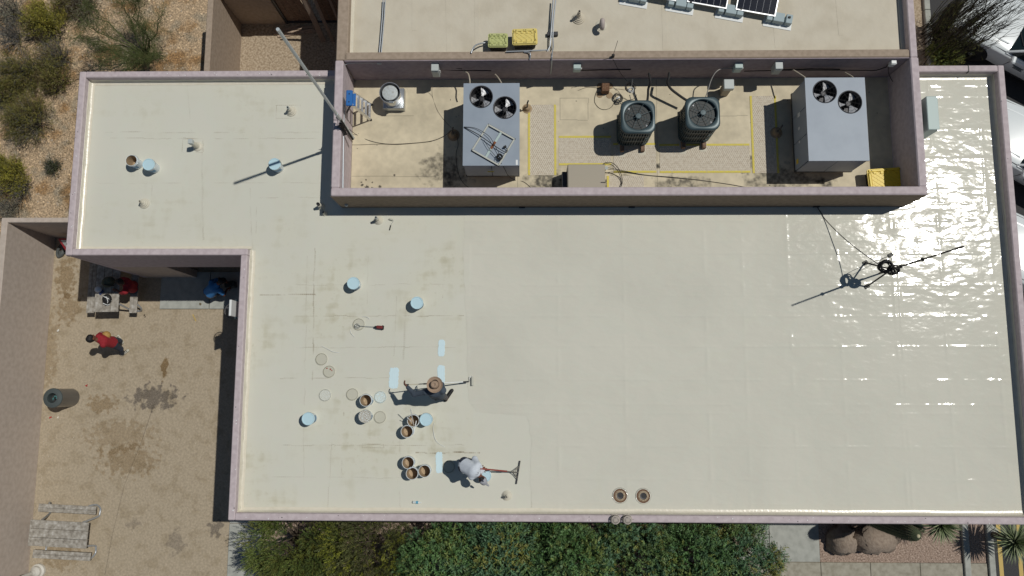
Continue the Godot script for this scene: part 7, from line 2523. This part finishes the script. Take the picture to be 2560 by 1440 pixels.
	for s in [-1.0, 1.0]:
		for x in [1.62, -1.6]:
			var arch := MB.new()
			arch.lathe([Vector2(0.46, 0.0), Vector2(0.46, 0.006), Vector2(0.0, 0.006)], 24, Transform3D(Basis(Vector3.RIGHT, PI / 2 * s), Vector3(x, 0.44, s * 0.982)), 0.0, TAU)
			put(arch, "wheel_arch", mats.black, o)
			var wh := Node3D.new()
			wh.name = "wheel"
			o.add_child(wh, true)
			var ty := MB.new()
			var xf := Transform3D(Basis(Vector3.RIGHT, PI / 2), Vector3(x, 0.37, s * 0.87))
			ty.lathe([Vector2(0.22, -0.12), Vector2(0.34, -0.13), Vector2(0.37, -0.1), Vector2(0.37, 0.1), Vector2(0.34, 0.13), Vector2(0.22, 0.12)], 24, xf)
			put(ty, "tyre", mats.black_rubber, wh)
			var ri := MB.new()
			ri.lathe([Vector2(0.22, -0.1), Vector2(0.05, -0.12), Vector2(0, -0.12)], 20, xf)
			ri.lathe([Vector2(0.22, 0.1), Vector2(0.05, 0.12), Vector2(0, 0.12)], 20, xf)
			put(ri, "rim", mats.aluminium, wh)
		var mi := MB.new()
		mi.box(Vector3(0.62, 1.08, s * 1.03), Vector3(0.12, 0.18, 0.24), Basis(Vector3.UP, -0.15 * s), 0.03)
		put(mi, "door_mirror", w, o)
		var hd := MB.new()
		hd.box(Vector3(-0.28, 0.9, s * 0.992), Vector3(0.16, 0.03, 0.03), Basis.IDENTITY, 0.008)
		put(hd, "door_handle", w, o)
		var hl := MB.new()
		hl.box(Vector3(2.45, 0.78, s * 0.68), Vector3(0.16, 0.12, 0.26), Basis(Vector3.UP, 0.3 * s), 0.02)
		put(hl, "headlight", mats.aluminium, o)
	# small dark lettering block on the front doors, too small to read
	for s in [-1.0, 1.0]:
		var em := MB.new()
		for k in 3:
			em.box(Vector3(0.32 - 0.02 * k, 0.86 - 0.055 * k, s * 0.9925), Vector3([0.34, 0.26, 0.3][k], 0.03, 0.006))
		put(em, "door_marking", mats.slate_metal, o)
	var wip := MB.new()
	wip.bar(Vector3(0.84, 1.11, -0.1), Vector3(0.62, 1.29, -0.6), 0.02, 0.015)
	wip.bar(Vector3(0.84, 1.11, 0.5), Vector3(0.62, 1.29, 0.02), 0.02, 0.015)
	put(wip, "wiper", mats.black, o)
	return o


func cars() -> void:
	var turn := 2.6
	var bs := Basis(Vector3.UP, turn)
	var proto := make_car()
	var a: Vector3 = Vector3(14.754, -2.72, -9.849)
	var b: Vector3 = Vector3(14.792, -2.72, -6.308)
	var off := bs * Vector3(0.62, 1.08, -1.03)
	var labels := ["white pickup-like car nearest the top right corner, bonnet behind bare stems", "white parked car in the middle of the row beside the right parapet", "white parked car lowest in the row, only its bonnet edge in view"]
	for k in 3:
		var o: Node3D = proto.duplicate()
		o.name = numbered("parked_car")
		add_child(o)
		var p := a - off + (b - a) * k
		o.position = Vector3(p.x, GROUND + 0.004, p.z)
		o.rotation.y = turn
		tag(o, labels[k], "car", "white cars parked at an angle along the kerb")
	proto.free()
	var ws := thing("wheel_stop", "pale concrete wheel stop by the south-east corner", "wheel stop", Vector3(13.674, -3.75, 4.122))
	var m := at(ws)
	m.bar(Vector3(13.493, -3.73, 3.916), Vector3(13.858, -3.73, 4.276), 0.15, 0.12, 0.03)
	put(m, "block", mats.concrete, ws)


# a twig with blades on it: kind 0 feathery spray, 1 upright needle shoot, 2 sparse desert twig
func sprig(kind: int, s: int) -> ArrayMesh:
	var mb := MB.new()
	var g := rnd(s)
	var n: int = [15, 16, 9][kind]
	var ln: float = [0.2, 0.22, 0.24][kind]
	for k in n:
		var t := float(k + 1) / n
		var a := g.randf() * TAU if kind != 0 else (PI * (k % 2) + g.randf_range(-0.7, 0.7))
		var out := Vector3(cos(a), 0, sin(a))
		var spread: float = [1.1, 0.45, 0.8][kind]
		var d := (Vector3.UP * (1.0 if kind == 1 else 0.55) + out * spread + Vector3(0, g.randf_range(-0.3, 0.2), 0)).normalized()
		var p := Vector3(g.randf_range(-0.012, 0.012), ln * t, g.randf_range(-0.012, 0.012))
		var bl: float = [0.085, 0.075, 0.05][kind] * g.randf_range(0.7, 1.2) * (1.1 - 0.35 * t)
		var bw: float = [0.02, 0.013, 0.018][kind] * g.randf_range(0.8, 1.2)
		var side := d.cross(Vector3(g.randf() - 0.5, g.randf() * 0.5 + 0.2, g.randf() - 0.5)).normalized()
		var nn := side.cross(d).normalized()
		if nn.y < 0.0:
			nn = -nn
		var i := mb.vert(p, nn)
		mb.vert(p + d * bl * 0.45 + side * bw * 0.5, nn)
		mb.vert(p + d * bl, nn)
		mb.vert(p + d * bl * 0.45 - side * bw * 0.5, nn)
		mb.face(i, i + 1, i + 2)
		mb.face(i, i + 2, i + 3)
	var w := 0.0022 if kind != 2 else 0.003
	for e in 2:
		var sx := Vector3(w, 0, 0) if e == 0 else Vector3(0, 0, w)
		var i := mb.vert(-sx, Vector3(sx.z, 0, sx.x).normalized())
		mb.vert(sx, Vector3(sx.z, 0, sx.x).normalized())
		mb.vert(Vector3(0, ln, 0), Vector3(sx.z, 0, sx.x).normalized())
		mb.face(i, i + 1, i + 2)
	return mb.mesh()


func leaf_mat(key: String) -> StandardMaterial3D:
	if mats.has(key):
		return mats[key]
	var m := StandardMaterial3D.new()
	m.resource_name = key
	m.vertex_color_use_as_albedo = true
	m.roughness = 0.6
	m.cull_mode = BaseMaterial3D.CULL_DISABLED
	m.backlight_enabled = true
	m.backlight = Color(0.3, 0.34, 0.2)
	mats[key] = m
	return m


func crown(parent: Node3D, called: String, mesh: Mesh, where: Array, cols: Array, s: int, lo := 0.8, hi := 1.3) -> void:
	# where: [point, direction]
	var mm := MultiMesh.new()
	mm.transform_format = MultiMesh.TRANSFORM_3D
	mm.use_colors = true
	mm.mesh = mesh
	mm.instance_count = where.size()
	var g := rnd(s)
	for i in where.size():
		var d: Vector3 = where[i][1].normalized()
		var x := d.cross(Vector3(g.randf() - 0.5, g.randf() - 0.5, g.randf() - 0.5)).normalized()
		var sc := g.randf_range(lo, hi)
		mm.set_instance_transform(i, Transform3D(Basis(x * sc, d * sc, x.cross(d) * sc), where[i][0] - parent.position))
		var c: Color = cols[where[i][2] if where[i].size() > 2 else g.randi() % cols.size()]
		var k := g.randf_range(0.72, 1.3)
		mm.set_instance_color(i, Color(c.r * k, c.g * k * g.randf_range(0.94, 1.06), c.b * k))
	var o := MultiMeshInstance3D.new()
	o.multimesh = mm
	o.material_override = leaf_mat("leaf")
	o.name = called
	parent.add_child(o, true)
	o.set_meta("kind", "stuff")


func branchy(mb: MB, a: Vector3, b: Vector3, r0: float, r1: float, g: RandomNumberGenerator, bend := 0.12) -> Array:
	var pts := [a]
	var rs := [r0]
	var l := (b - a).length()
	for k in 3:
		var t := (k + 1) / 4.0
		pts.append(a.lerp(b, t) + Vector3(g.randf_range(-1, 1), g.randf_range(-0.3, 0.6), g.randf_range(-1, 1)) * l * bend)
		rs.append(lerpf(r0, r1, t))
	pts.append(b)
	rs.append(r1)
	mb.tube(pts, rs, 5, false)
	return pts


# a leafy tree: trunk, limbs to every clump, clumps of sprays that shade one another
func leafy_tree(called: String, label: String, category: String, foot: Vector3, ct: Vector3, rad: Vector3, clumps: int, per: int, kind: int, cols: Array, s: int, group := "", clump_r := 0.36, inner := 0.55) -> Node3D:
	var o := thing(called, label, category, foot, group)
	var g := rnd(s)
	var wood := at(o)
	var fork := foot.lerp(ct, 0.45)
	branchy(wood, foot, fork, 0.07, 0.055, g, 0.05)
	var where := []
	for k in clumps:
		var d := Vector3(g.randfn(), g.randfn() * 0.8 + 0.35, g.randfn()).normalized()
		var rr := lerpf(inner, 1.0, sqrt(g.randf()))
		var c := ct + d * rad * rr
		if k % 2 == 0:
			branchy(wood, fork, c, 0.03, 0.006, g, 0.08)
		var tone := g.randi() % cols.size()
		var cr := clump_r * g.randf_range(0.65, 1.2)
		for e in per:
			var q := Vector3(g.randfn(), g.randfn() * 0.7 + 0.5, g.randfn()).normalized()
			var p := c + q * Vector3(cr, cr * 0.7, cr) * pow(g.randf(), 0.45)
			var dir := (q + d * 0.7 + Vector3(0, 0.25 if kind == 0 else 0.9, 0) + Vector3(g.randfn(), g.randfn(), g.randfn()) * 0.25)
			where.append([p, dir, tone if g.randf() < 0.75 else g.randi() % cols.size()])
	put(wood, "trunk", mats.bark if kind != 2 else mats.green_bark, o)
	crown(o, "foliage", sprig(kind, s), where, cols, s + 1)
	return o


# a desert shrub: many thin stems from one foot, tufts of small leaves towards the tips
func desert_shrub(label: String, ct: Vector3, r: float, h: float, stems: int, leafy: float, cols: Array, s: int, twig: Material, group := "desert shrubs beyond the west wing") -> Node3D:
	var o := thing("desert_shrub", label, "shrub", Vector3(ct.x, GROUND, ct.z), group)
	var g := rnd(s)
	var wood := at(o)
	var where := []
	for k in stems:
		var a := g.randf() * TAU
		var rr := sqrt(g.randf()) * r
		var tip := o.position + Vector3(cos(a) * rr, h * sqrt(maxf(0.05, 1.0 - pow(rr / r, 2.0) * 0.8)) * g.randf_range(0.7, 1.08), sin(a) * rr)
		var start := o.position + Vector3(cos(a) * rr * 0.15, 0.0, sin(a) * rr * 0.15)
		var pts := branchy(wood, start, tip, 0.011, 0.003, g, 0.07)
		for e in 3:
			var f := start.lerp(tip, g.randf_range(0.45, 0.85))
			branchy(wood, f, f + (tip - start).normalized() * 0.22 + Vector3(g.randfn(), g.randfn() * 0.4, g.randfn()) * 0.13, 0.005, 0.002, g, 0.1)
		var tone := g.randi() % cols.size()
		# one side of the bush keeps more leaves than the other, as they do
		var live := clampf(leafy * (1.0 + 0.6 * cos(a - s)), 0.0, 2.0)
		for e in int(live * 26.0):
			var t := g.randf_range(0.45, 1.05)
			var p := start.lerp(tip, t) + Vector3(g.randfn(), g.randfn() * 0.6, g.randfn()) * 0.09
			where.append([p, (tip - start).normalized() + Vector3(g.randfn(), g.randfn(), g.randfn()) * 0.45, tone if g.randf() < 0.7 else g.randi() % cols.size()])
	put(wood, "stems", twig, o).set_meta("kind", "stuff")
	if where.size():
		crown(o, "foliage", sprig(2, s), where, cols, s + 1, 0.5, 0.9)
	return o


func yucca(label: String, p: Vector3, trunk_h: float, r: float, n: int, cols: Array, s: int) -> void:
	var o := thing("yucca", label, "yucca", Vector3(p.x, GROUND, p.z), "yuccas in the gravel bed")
	var tr := MB.new()
	tr.tube([Vector3(0, 0, 0), Vector3(0.02, trunk_h * 0.5, 0), Vector3(0, trunk_h, 0)], [0.1, 0.085, 0.08], 10)
	put(tr, "trunk", mats.bark, o)
	var g := rnd(s)
	for k in n:
		var mb := MB.new()
		var a := k * 2.399963 + g.randf_range(-0.1, 0.1)
		var el := lerpf(1.35, -0.45, float(k) / n) + g.randf_range(-0.12, 0.12)
		var d := Vector3(cos(a) * cos(el), sin(el), sin(a) * cos(el))
		var ln := r * g.randf_range(0.85, 1.1)
		var side := d.cross(Vector3.UP).normalized()
		var nn := side.cross(d).normalized()
		var st := Vector3(0, trunk_h, 0) + d * 0.04
		var w := 0.017
		var mid := st + d * ln * 0.5 + Vector3(0, -0.015, 0)
		var tip := st + d * ln + Vector3(0, -0.05, 0)
		for sg in [-1.0, 1.0]:
			mb.tri(st, st + side * w * 0.7 * sg + nn * 0.004, mid, nn)
			mb.tri(mid, st + side * w * 0.7 * sg + nn * 0.004, mid + side * w * sg + nn * 0.006, nn)
			mb.tri(mid, mid + side * w * sg + nn * 0.006, tip, nn)
		put(mb, "blade", plain("yucca_%d" % (k % 3), cols[k % cols.size()], 0.6), o)


func plants() -> void:
	var olive := [L(0.12, 0.165, 0.04), L(0.15, 0.19, 0.045), L(0.1, 0.14, 0.04), L(0.17, 0.185, 0.045)]
	var dull := [L(0.11, 0.125, 0.045), L(0.15, 0.145, 0.065), L(0.1, 0.12, 0.04), L(0.14, 0.15, 0.05), L(0.26, 0.28, 0.04)]
	var green := [L(0.09, 0.18, 0.055), L(0.11, 0.2, 0.07), L(0.075, 0.15, 0.065), L(0.16, 0.21, 0.055)]
	var deep := [L(0.075, 0.155, 0.07), L(0.09, 0.175, 0.09), L(0.12, 0.19, 0.06), L(0.2, 0.21, 0.05)]
	# the hedge along the south wall
	leafy_tree("hedge_shrub", "needle-leaved green shrub at the hedge's west end, overhanging the path", "shrub", Vector3(-6.822, GROUND, 4.3), Vector3(-6.311, -2.05, 4.205), Vector3(1.15, 0.75, 1.15), 60, 55, 1, olive, 101, "shrubs and small trees along the south wall", 0.3)
	leafy_tree("hedge_shrub", "yellower needle-leaved shrub at the bottom edge beside the path", "shrub", Vector3(-6.1, GROUND, 5.2), Vector3(-5.813, -2.3, 5.193), Vector3(1.0, 0.7, 0.8), 40, 50, 1, [L(0.13, 0.15, 0.03), L(0.16, 0.165, 0.03), L(0.1, 0.12, 0.03)], 102, "shrubs and small trees along the south wall", 0.3)
	leafy_tree("hedge_shrub", "dull brownish-green shrub with a yellow tuft, second in the hedge", "shrub", Vector3(-4.572, GROUND, 4.4), Vector3(-4.293, -2.1, 4.395), Vector3(1.15, 0.8, 1.15), 60, 50, 1, dull, 103, "shrubs and small trees along the south wall", 0.32)
	var tx := [1105, 1265, 1420, 1580, 1730, 1860]
	var lab := ["green feathery tree right of the brownish shrub in the hedge", "feathery tree standing full in the middle of the hedge", "dark green feathery tree below the drain strainers", "feathery tree right of the drain strainers, dry twigs showing behind", "feathery tree half hiding the round planter", "sparse feathery tree at the hedge's east end over the path"]
	var px := [Vector3(-2.26, -1.7, 4.614), Vector3(-0.531, -1.5, 4.477), Vector3(1.113, -1.4, 4.476), Vector3(2.828, -1.6, 4.58), Vector3(4.442, -1.7, 4.654), Vector3(5.772, -1.9, 4.731)]
	var cx := [44, 58, 62, 52, 46, 34]
	for k in 6:
		leafy_tree("feathery_tree", lab[k], "tree", Vector3(px[k].x, GROUND, px[k].z + 0.15), px[k], Vector3(1.05, 0.85, 1.0 if k > 0 else 0.9), cx[k], 52, 0, green if k % 2 == 0 else deep, 110 + k * 3, "shrubs and small trees along the south wall", 0.34)
	# dry grass at the wall foot between them: nobody could count it
	var dry := thing("dry_grass", "dry tan grass and fallen leaves at the south wall's foot", "grass", Vector3(0, GROUND, 3.8))
	dry.set_meta("kind", "stuff")
	var where := []
	var g := rnd(44)
	for k in 2600:
		var x := g.randf_range(-7.2, 6.6)
		where.append([Vector3(x, GROUND + 0.02, g.randf_range(3.3, 5.4)), Vector3(g.randfn() * 0.8, 1, g.randfn() * 0.8)])
	crown(dry, "blades", sprig(2, 7), where, [L(0.26, 0.19, 0.11), L(0.2, 0.13, 0.08), L(0.3, 0.24, 0.15)], 45, 0.6, 1.2)
	# round planter
	var pl := thing("round_planter", "round brown planter bowl half hidden by the hedge's east end", "planter", Vector3(6.087, GROUND, 4.218))
	var pm := MB.new()
	pm.lathe([Vector2(0.0, 0.0), Vector2(0.4, 0.0), Vector2(0.5, 0.3), Vector2(0.53, 0.46), Vector2(0.54, 0.5), Vector2(0.48, 0.5), Vector2(0.46, 0.4)], 36)
	put(pm, "bowl", plain("planter_brown", L(0.13, 0.085, 0.065), 0.7), pl)
	var pr := MB.new()
	pr.lathe([Vector2(0.4, 0.42), Vector2(0.37, 0.45), Vector2(0.34, 0.42)], 32)
	put(pr, "inner_ring", mats.planter_brown, pl)
	var ps := MB.new()
	ps.lathe([Vector2(0.47, 0.4), Vector2(0.0, 0.4)], 28)
	put(ps, "soil", mats.bed_gravel, pl)
	# boulders
	for q in [["grey-brown boulder at the path's edge, left of the larger one", Vector3(9.253, -3.75, 4.386), Vector3(0.42, 0.42, 0.46), 3], ["larger pointed boulder beside the tall ribbed cactus", Vector3(10.057, -3.75, 4.381), Vector3(0.56, 0.45, 0.42), 8]]:
		var mb := MB.new()
		var n := noise(q[3], 1.2, 4)
		var c: Vector3 = q[1]
		var first := 0
		for i in 17:
			var e := PI * i / 16.0
			for k in 25:
				var t := TAU * k / 24.0
				var d := Vector3(sin(e) * cos(t), cos(e), sin(e) * sin(t))
				var f := 1.0 + n.get_noise_3dv(d * 1.3 + Vector3.ONE * q[3]) * 0.55
				if q[3] == 8:
					f *= 1.0 + 0.45 * maxf(0.0, d.x) * maxf(0.0, d.x) - 0.1 * absf(d.z)
				mb.vert(d * q[2] * f, d)
		for i in 16:
			for k in 24:
				var a := i * 25 + k
				mb.face(a, a + 1, a + 26)
				mb.face(a, a + 26, a + 25)
		var st := SurfaceTool.new()
		st.create_from(mb.mesh(), 0)
		var o := putm(st.commit(), "boulder", mats.boulder_stone)
		o.position = Vector3(c.x, GROUND + 0.12, c.z)
		tag(o, q[0], "boulder", "boulders in the gravel bed")
	# saguaro
	var sa := thing("saguaro_cactus", "tall ribbed columnar cactus rising between boulder and parapet", "cactus", Vector3(9.94, GROUND, 3.714))
	var sm := MB.new()
	var ribs := 18
	var prof := [[0.0, 0.15], [0.3, 0.19], [1.2, 0.215], [2.4, 0.205], [2.9, 0.175], [3.1, 0.13], [3.2, 0.07], [3.225, 0.01]]
	for i in prof.size():
		for k in ribs * 4 + 1:
			var t := TAU * k / (ribs * 4)
			var rr: float = prof[i][1] * (1.0 + 0.09 * cos(t * ribs))
			var sl := -sin(t * ribs) * 0.9
			var nn := (Vector3(cos(t), 0.1 + 0.9 * clampf((prof[i][0] - 2.7) * 2.0, 0.0, 1.5), sin(t)) - Vector3(-sin(t), 0, cos(t)) * sl).normalized()
			sm.vert(Vector3(cos(t) * rr, prof[i][0], sin(t) * rr), nn)
	for i in prof.size() - 1:
		for k in ribs * 4:
			var a := i * (ribs * 4 + 1) + k
			sm.face(a, a + 1, a + ribs * 4 + 2)
			sm.face(a, a + ribs * 4 + 2, a + ribs * 4 + 1)
	put(sm, "column", plain("cactus_green", L(0.075, 0.095, 0.05), 0.8), sa)
	var sp := MB.new()
	for k in ribs:
		var t := TAU * k / ribs
		for i in 44:
			var y := 0.2 + i * 0.068
			var rr := 0.2 * 1.09 + (0.01 if y < 2.4 else -(y - 2.4) * 0.07)
			for e in 3:
				var d := Vector3(cos(t + (e - 1) * 0.7), 0.25, sin(t + (e - 1) * 0.7)).normalized()
				var p := Vector3(cos(t) * rr, y, sin(t) * rr)
				sp.tri(p, p + d * 0.035, p + Vector3(-sin(t), 0, cos(t)) * 0.004 + Vector3(0, 0.004, 0), d.cross(Vector3.UP))
	put(sp, "spines", plain("spine_tan", L(0.33, 0.29, 0.2), 0.9), sa).set_meta("kind", "stuff")
	var tp := MB.new()
	tp.ball(Vector3(0, 3.2, 0), Vector3(0.05, 0.04, 0.05))
	put(tp, "crown_wool", plain("wool_cream", L(0.5, 0.46, 0.3), 0.9), sa)
	# yuccas
	var yc := [L(0.23, 0.28, 0.15), L(0.15, 0.2, 0.09), L(0.29, 0.32, 0.2)]
	yucca("sunlit spiky yucca in the lower right corner beside the kerb", Vector3(13.64, -2.7, 4.236), 1.1, 0.62, 220, yc, 3)
	yucca("yucca close under the south parapet, its lower half in view", Vector3(11.627, -2.7, 3.792), 1.1, 0.55, 200, yc, 4)
	yucca("dark low yucca between cactus and parapet, mostly in shade", Vector3(11.172, -3.3, 3.966), 0.3, 0.45, 160, yc, 5)

	# desert west of the wing
	var yel := [L(0.27, 0.25, 0.03), L(0.21, 0.2, 0.03), L(0.15, 0.14, 0.03), L(0.31, 0.27, 0.04)]
	var oli := [L(0.17, 0.16, 0.04), L(0.13, 0.125, 0.035), L(0.21, 0.19, 0.04), L(0.15, 0.115, 0.045)]
	var gry := [L(0.2, 0.19, 0.14), L(0.24, 0.21, 0.15)]
	var tw: Material = mats.grey_twig
	var n := 0
	for q in [
		["bright yellow-green desert shrub, topmost with a clear round crown", Vector3(-15.438, -3.3, -11.59), 0.72, 1.1, 60, 1.5, yel],
		["grey twiggy shrub at the left edge beside the yellow-green one", Vector3(-16.605, -3.4, -11.24), 0.6, 0.8, 60, 0.12, gry],
		["brown-grey shrub in the top left corner", Vector3(-16.75, -3.4, -12.128), 0.6, 0.9, 55, 0.3, gry],
		["dark grey leafless shrub at the top edge left of the palo verde", Vector3(-14.342, -3.4, -12.275), 0.7, 0.9, 90, 0.15, gry],
		["olive shrub with a brown skirt below the yellow-green one", Vector3(-16.083, -3.3, -10.046), 0.75, 1.0, 70, 1.1, oli],
		["grey-tipped shrub whose bare twigs point to the wing's corner", Vector3(-15.111, -3.4, -10.487), 0.62, 0.9, 80, 0.35, oli],
		["drooping olive shrub right of the grey-tipped one", Vector3(-14.987, -3.4, -9.75), 0.45, 0.8, 50, 0.8, oli],
		["wide olive-green shrub halfway down the left side", Vector3(-15.703, -3.3, -8.325), 0.78, 1.05, 80, 1.2, oli],
		["half-seen olive shrub on the left edge above the wide one", Vector3(-16.678, -3.4, -9.159), 0.5, 0.9, 50, 0.9, oli],
		["yellow-olive shrub on the left edge above the courtyard wall", Vector3(-16.242, -3.3, -6.51), 0.62, 1.0, 60, 1.3, yel],
		["grey bare shrub beside the yellow-olive one", Vector3(-15.904, -3.5, -6.178), 0.38, 0.6, 60, 0.1, gry],
		["low brown shrub just above the courtyard wall's corner", Vector3(-16.299, -3.6, -5.56), 0.4, 0.5, 45, 0.3, gry],
		["brown-tipped shrub at the top left behind the yellow-green one", Vector3(-14.868, -3.4, -12.32), 0.4, 0.7, 40, 0.7, oli],
		["tiny dark plant alone on the gravel by the wing", Vector3(-15.023, -3.7, -6.948), 0.13, 0.2, 25, 0.6, [L(0.06, 0.07, 0.03)]]]:
		desert_shrub(q[0], q[1], q[2], q[3], q[4], q[5], q[6], 200 + n * 7, tw if n % 3 != 0 else mats.bark)
		n += 1
	# palo verde
	var pv := thing("palo_verde_tree", "airy green palo verde tree standing in the desert gravel by the yard", "tree", Vector3(-12.17, GROUND, -10.515))
	var wood := at(pv)
	var r := rnd(77)
	var pw := []
	var foot := pv.position
	for k in 13:
		var a := k * 2.4 + r.randf() * 0.4
		var reach := r.randf_range(0.7, 1.55)
		var tip := foot + Vector3(cos(a) * reach, r.randf_range(1.3, 2.3), sin(a) * reach)
		var mid := foot + Vector3(cos(a) * 0.15, 0.55, sin(a) * 0.15)
		branchy(wood, foot, mid, 0.06, 0.045, r, 0.05)
		branchy(wood, mid, tip, 0.028, 0.006, r, 0.07)
		for e in 20:
			var f := mid.lerp(tip, r.randf_range(0.25, 1.0))
			var t2 := f + ((tip - mid).normalized() + Vector3(r.randfn(), r.randfn() * 0.5, r.randfn()) * 0.7).normalized() * r.randf_range(0.25, 0.5)
			branchy(wood, f, t2, 0.006, 0.002, r, 0.06)
			for u in 34:
				var p := f.lerp(t2, r.randf_range(0.1, 1.1)) + Vector3(r.randfn(), r.randfn(), r.randfn()) * 0.07
				pw.append([p, (t2 - f).normalized() + Vector3(r.randfn(), r.randfn(), r.randfn()) * 0.5])
	put(wood, "trunk", mats.green_bark, pv)
	crown(pv, "foliage", sprig(2, 78), pw, [L(0.085, 0.115, 0.03), L(0.1, 0.13, 0.04), L(0.075, 0.1, 0.025), L(0.12, 0.12, 0.04)], 79, 0.3, 0.62)
	# stones and dry scraps on the desert gravel
	var peb := MB.new()
	for k in 900:
		var p := Vector3(r.randf_range(-18.0, -9.5), GROUND, r.randf_range(-13.5, -4.8))
		peb.ball(p, Vector3(1, 0.7, 1) * r.randf_range(0.012, 0.04) * (2.0 if k % 90 == 0 else 1.0), Basis(Vector3.UP, r.randf() * 3.0), 6, 4)
	var po := put(peb, "stones", plain("stone_pale", L(0.42, 0.35, 0.27), 0.95))
	po.set_meta("kind", "stuff")
	tag(po, "small pale stones scattered over the desert gravel", "stones")
	var tuft := thing("dry_tufts", "dry straw-coloured tufts scattered over the desert gravel", "grass", Vector3(-14.0, GROUND, -8.5))
	tuft.set_meta("kind", "stuff")
	var tw2 := []
	var cl := noise(9, 0.5, 2)
	for k in 5200:
		var p := Vector3(r.randf_range(-18.0, -9.4), GROUND, r.randf_range(-13.5, -4.9))
		if cl.get_noise_2d(p.x, p.z) > -0.05 and p.x < -9.45 or p.x < -12.6 and r.randf() < 0.15:
			tw2.append([p, Vector3(r.randfn() * 0.9, 1, r.randfn() * 0.9)])
	crown(tuft, "blades", sprig(2, 8), tw2, [L(0.34, 0.26, 0.15), L(0.26, 0.19, 0.11), L(0.2, 0.15, 0.09)], 46, 0.35, 0.8)

	# the tall bare-stemmed bush by the north-east corner
	var bu := thing("tall_bare_bush", "tall bush of long dark bare stems leaning over the white car", "shrub", Vector3(12.949, GROUND, -10.637))
	var bw := at(bu)
	var bl := []
	for k in 130:
		var st := bu.position + Vector3(r.randf_range(-0.35, 0.6), 0, r.randf_range(-0.9, 0.5))
		var a := r.randf_range(-1.9, 0.6)
		var h := r.randf_range(1.7, 3.3)
		var reach := r.randf_range(0.1, 0.75)
		var tip := st + Vector3(cos(a) * reach + 0.15, h, sin(a) * reach - 0.1)
		branchy(bw, st, tip, 0.014, 0.004, r, 0.03)
		for e in 3:
			var f := st.lerp(tip, r.randf_range(0.55, 0.9))
			branchy(bw, f, f + (tip - st).normalized() * r.randf_range(0.3, 0.6) + Vector3(r.randfn(), 0, r.randfn()) * 0.12, 0.007, 0.003, r, 0.05)
		for e in 9:
			bl.append([st.lerp(tip, r.randf_range(0.1, 0.62)) + Vector3(r.randfn(), r.randfn(), r.randfn()) * 0.06, (tip - st).normalized() + Vector3(r.randfn(), r.randfn(), r.randfn()) * 0.5])
	put(bw, "stems", plain("dark_stem", L(0.05, 0.045, 0.03), 0.9), bu).set_meta("kind", "stuff")
	crown(bu, "foliage", sprig(2, 80), bl, [L(0.07, 0.085, 0.02), L(0.11, 0.11, 0.025)], 81, 0.5, 0.9)
	var bs := thing("low_green_shrub", "bright yellow-green low shrub behind the north-east parapet", "shrub", Vector3(13.122, GROUND, -10.395))
	var bw2 := []
	var bst := at(bs)
	for k in 420:
		var d := Vector3(r.randfn(), absf(r.randfn()) * 0.7, r.randfn()).normalized()
		bw2.append([bs.position + Vector3(0, 0.25, 0) + d * Vector3(0.55, 0.45, 0.5) * pow(r.randf(), 0.5), d + Vector3(0, 0.4, 0)])
		if k % 10 == 0:
			branchy(bst, bs.position, bw2[-1][0], 0.008, 0.003, r, 0.05)
	put(bst, "stems", mats.bark, bs)
	crown(bs, "foliage", sprig(0, 82), bw2, [L(0.15, 0.18, 0.03), L(0.1, 0.14, 0.03), L(0.2, 0.21, 0.04)], 83, 0.5, 0.9)
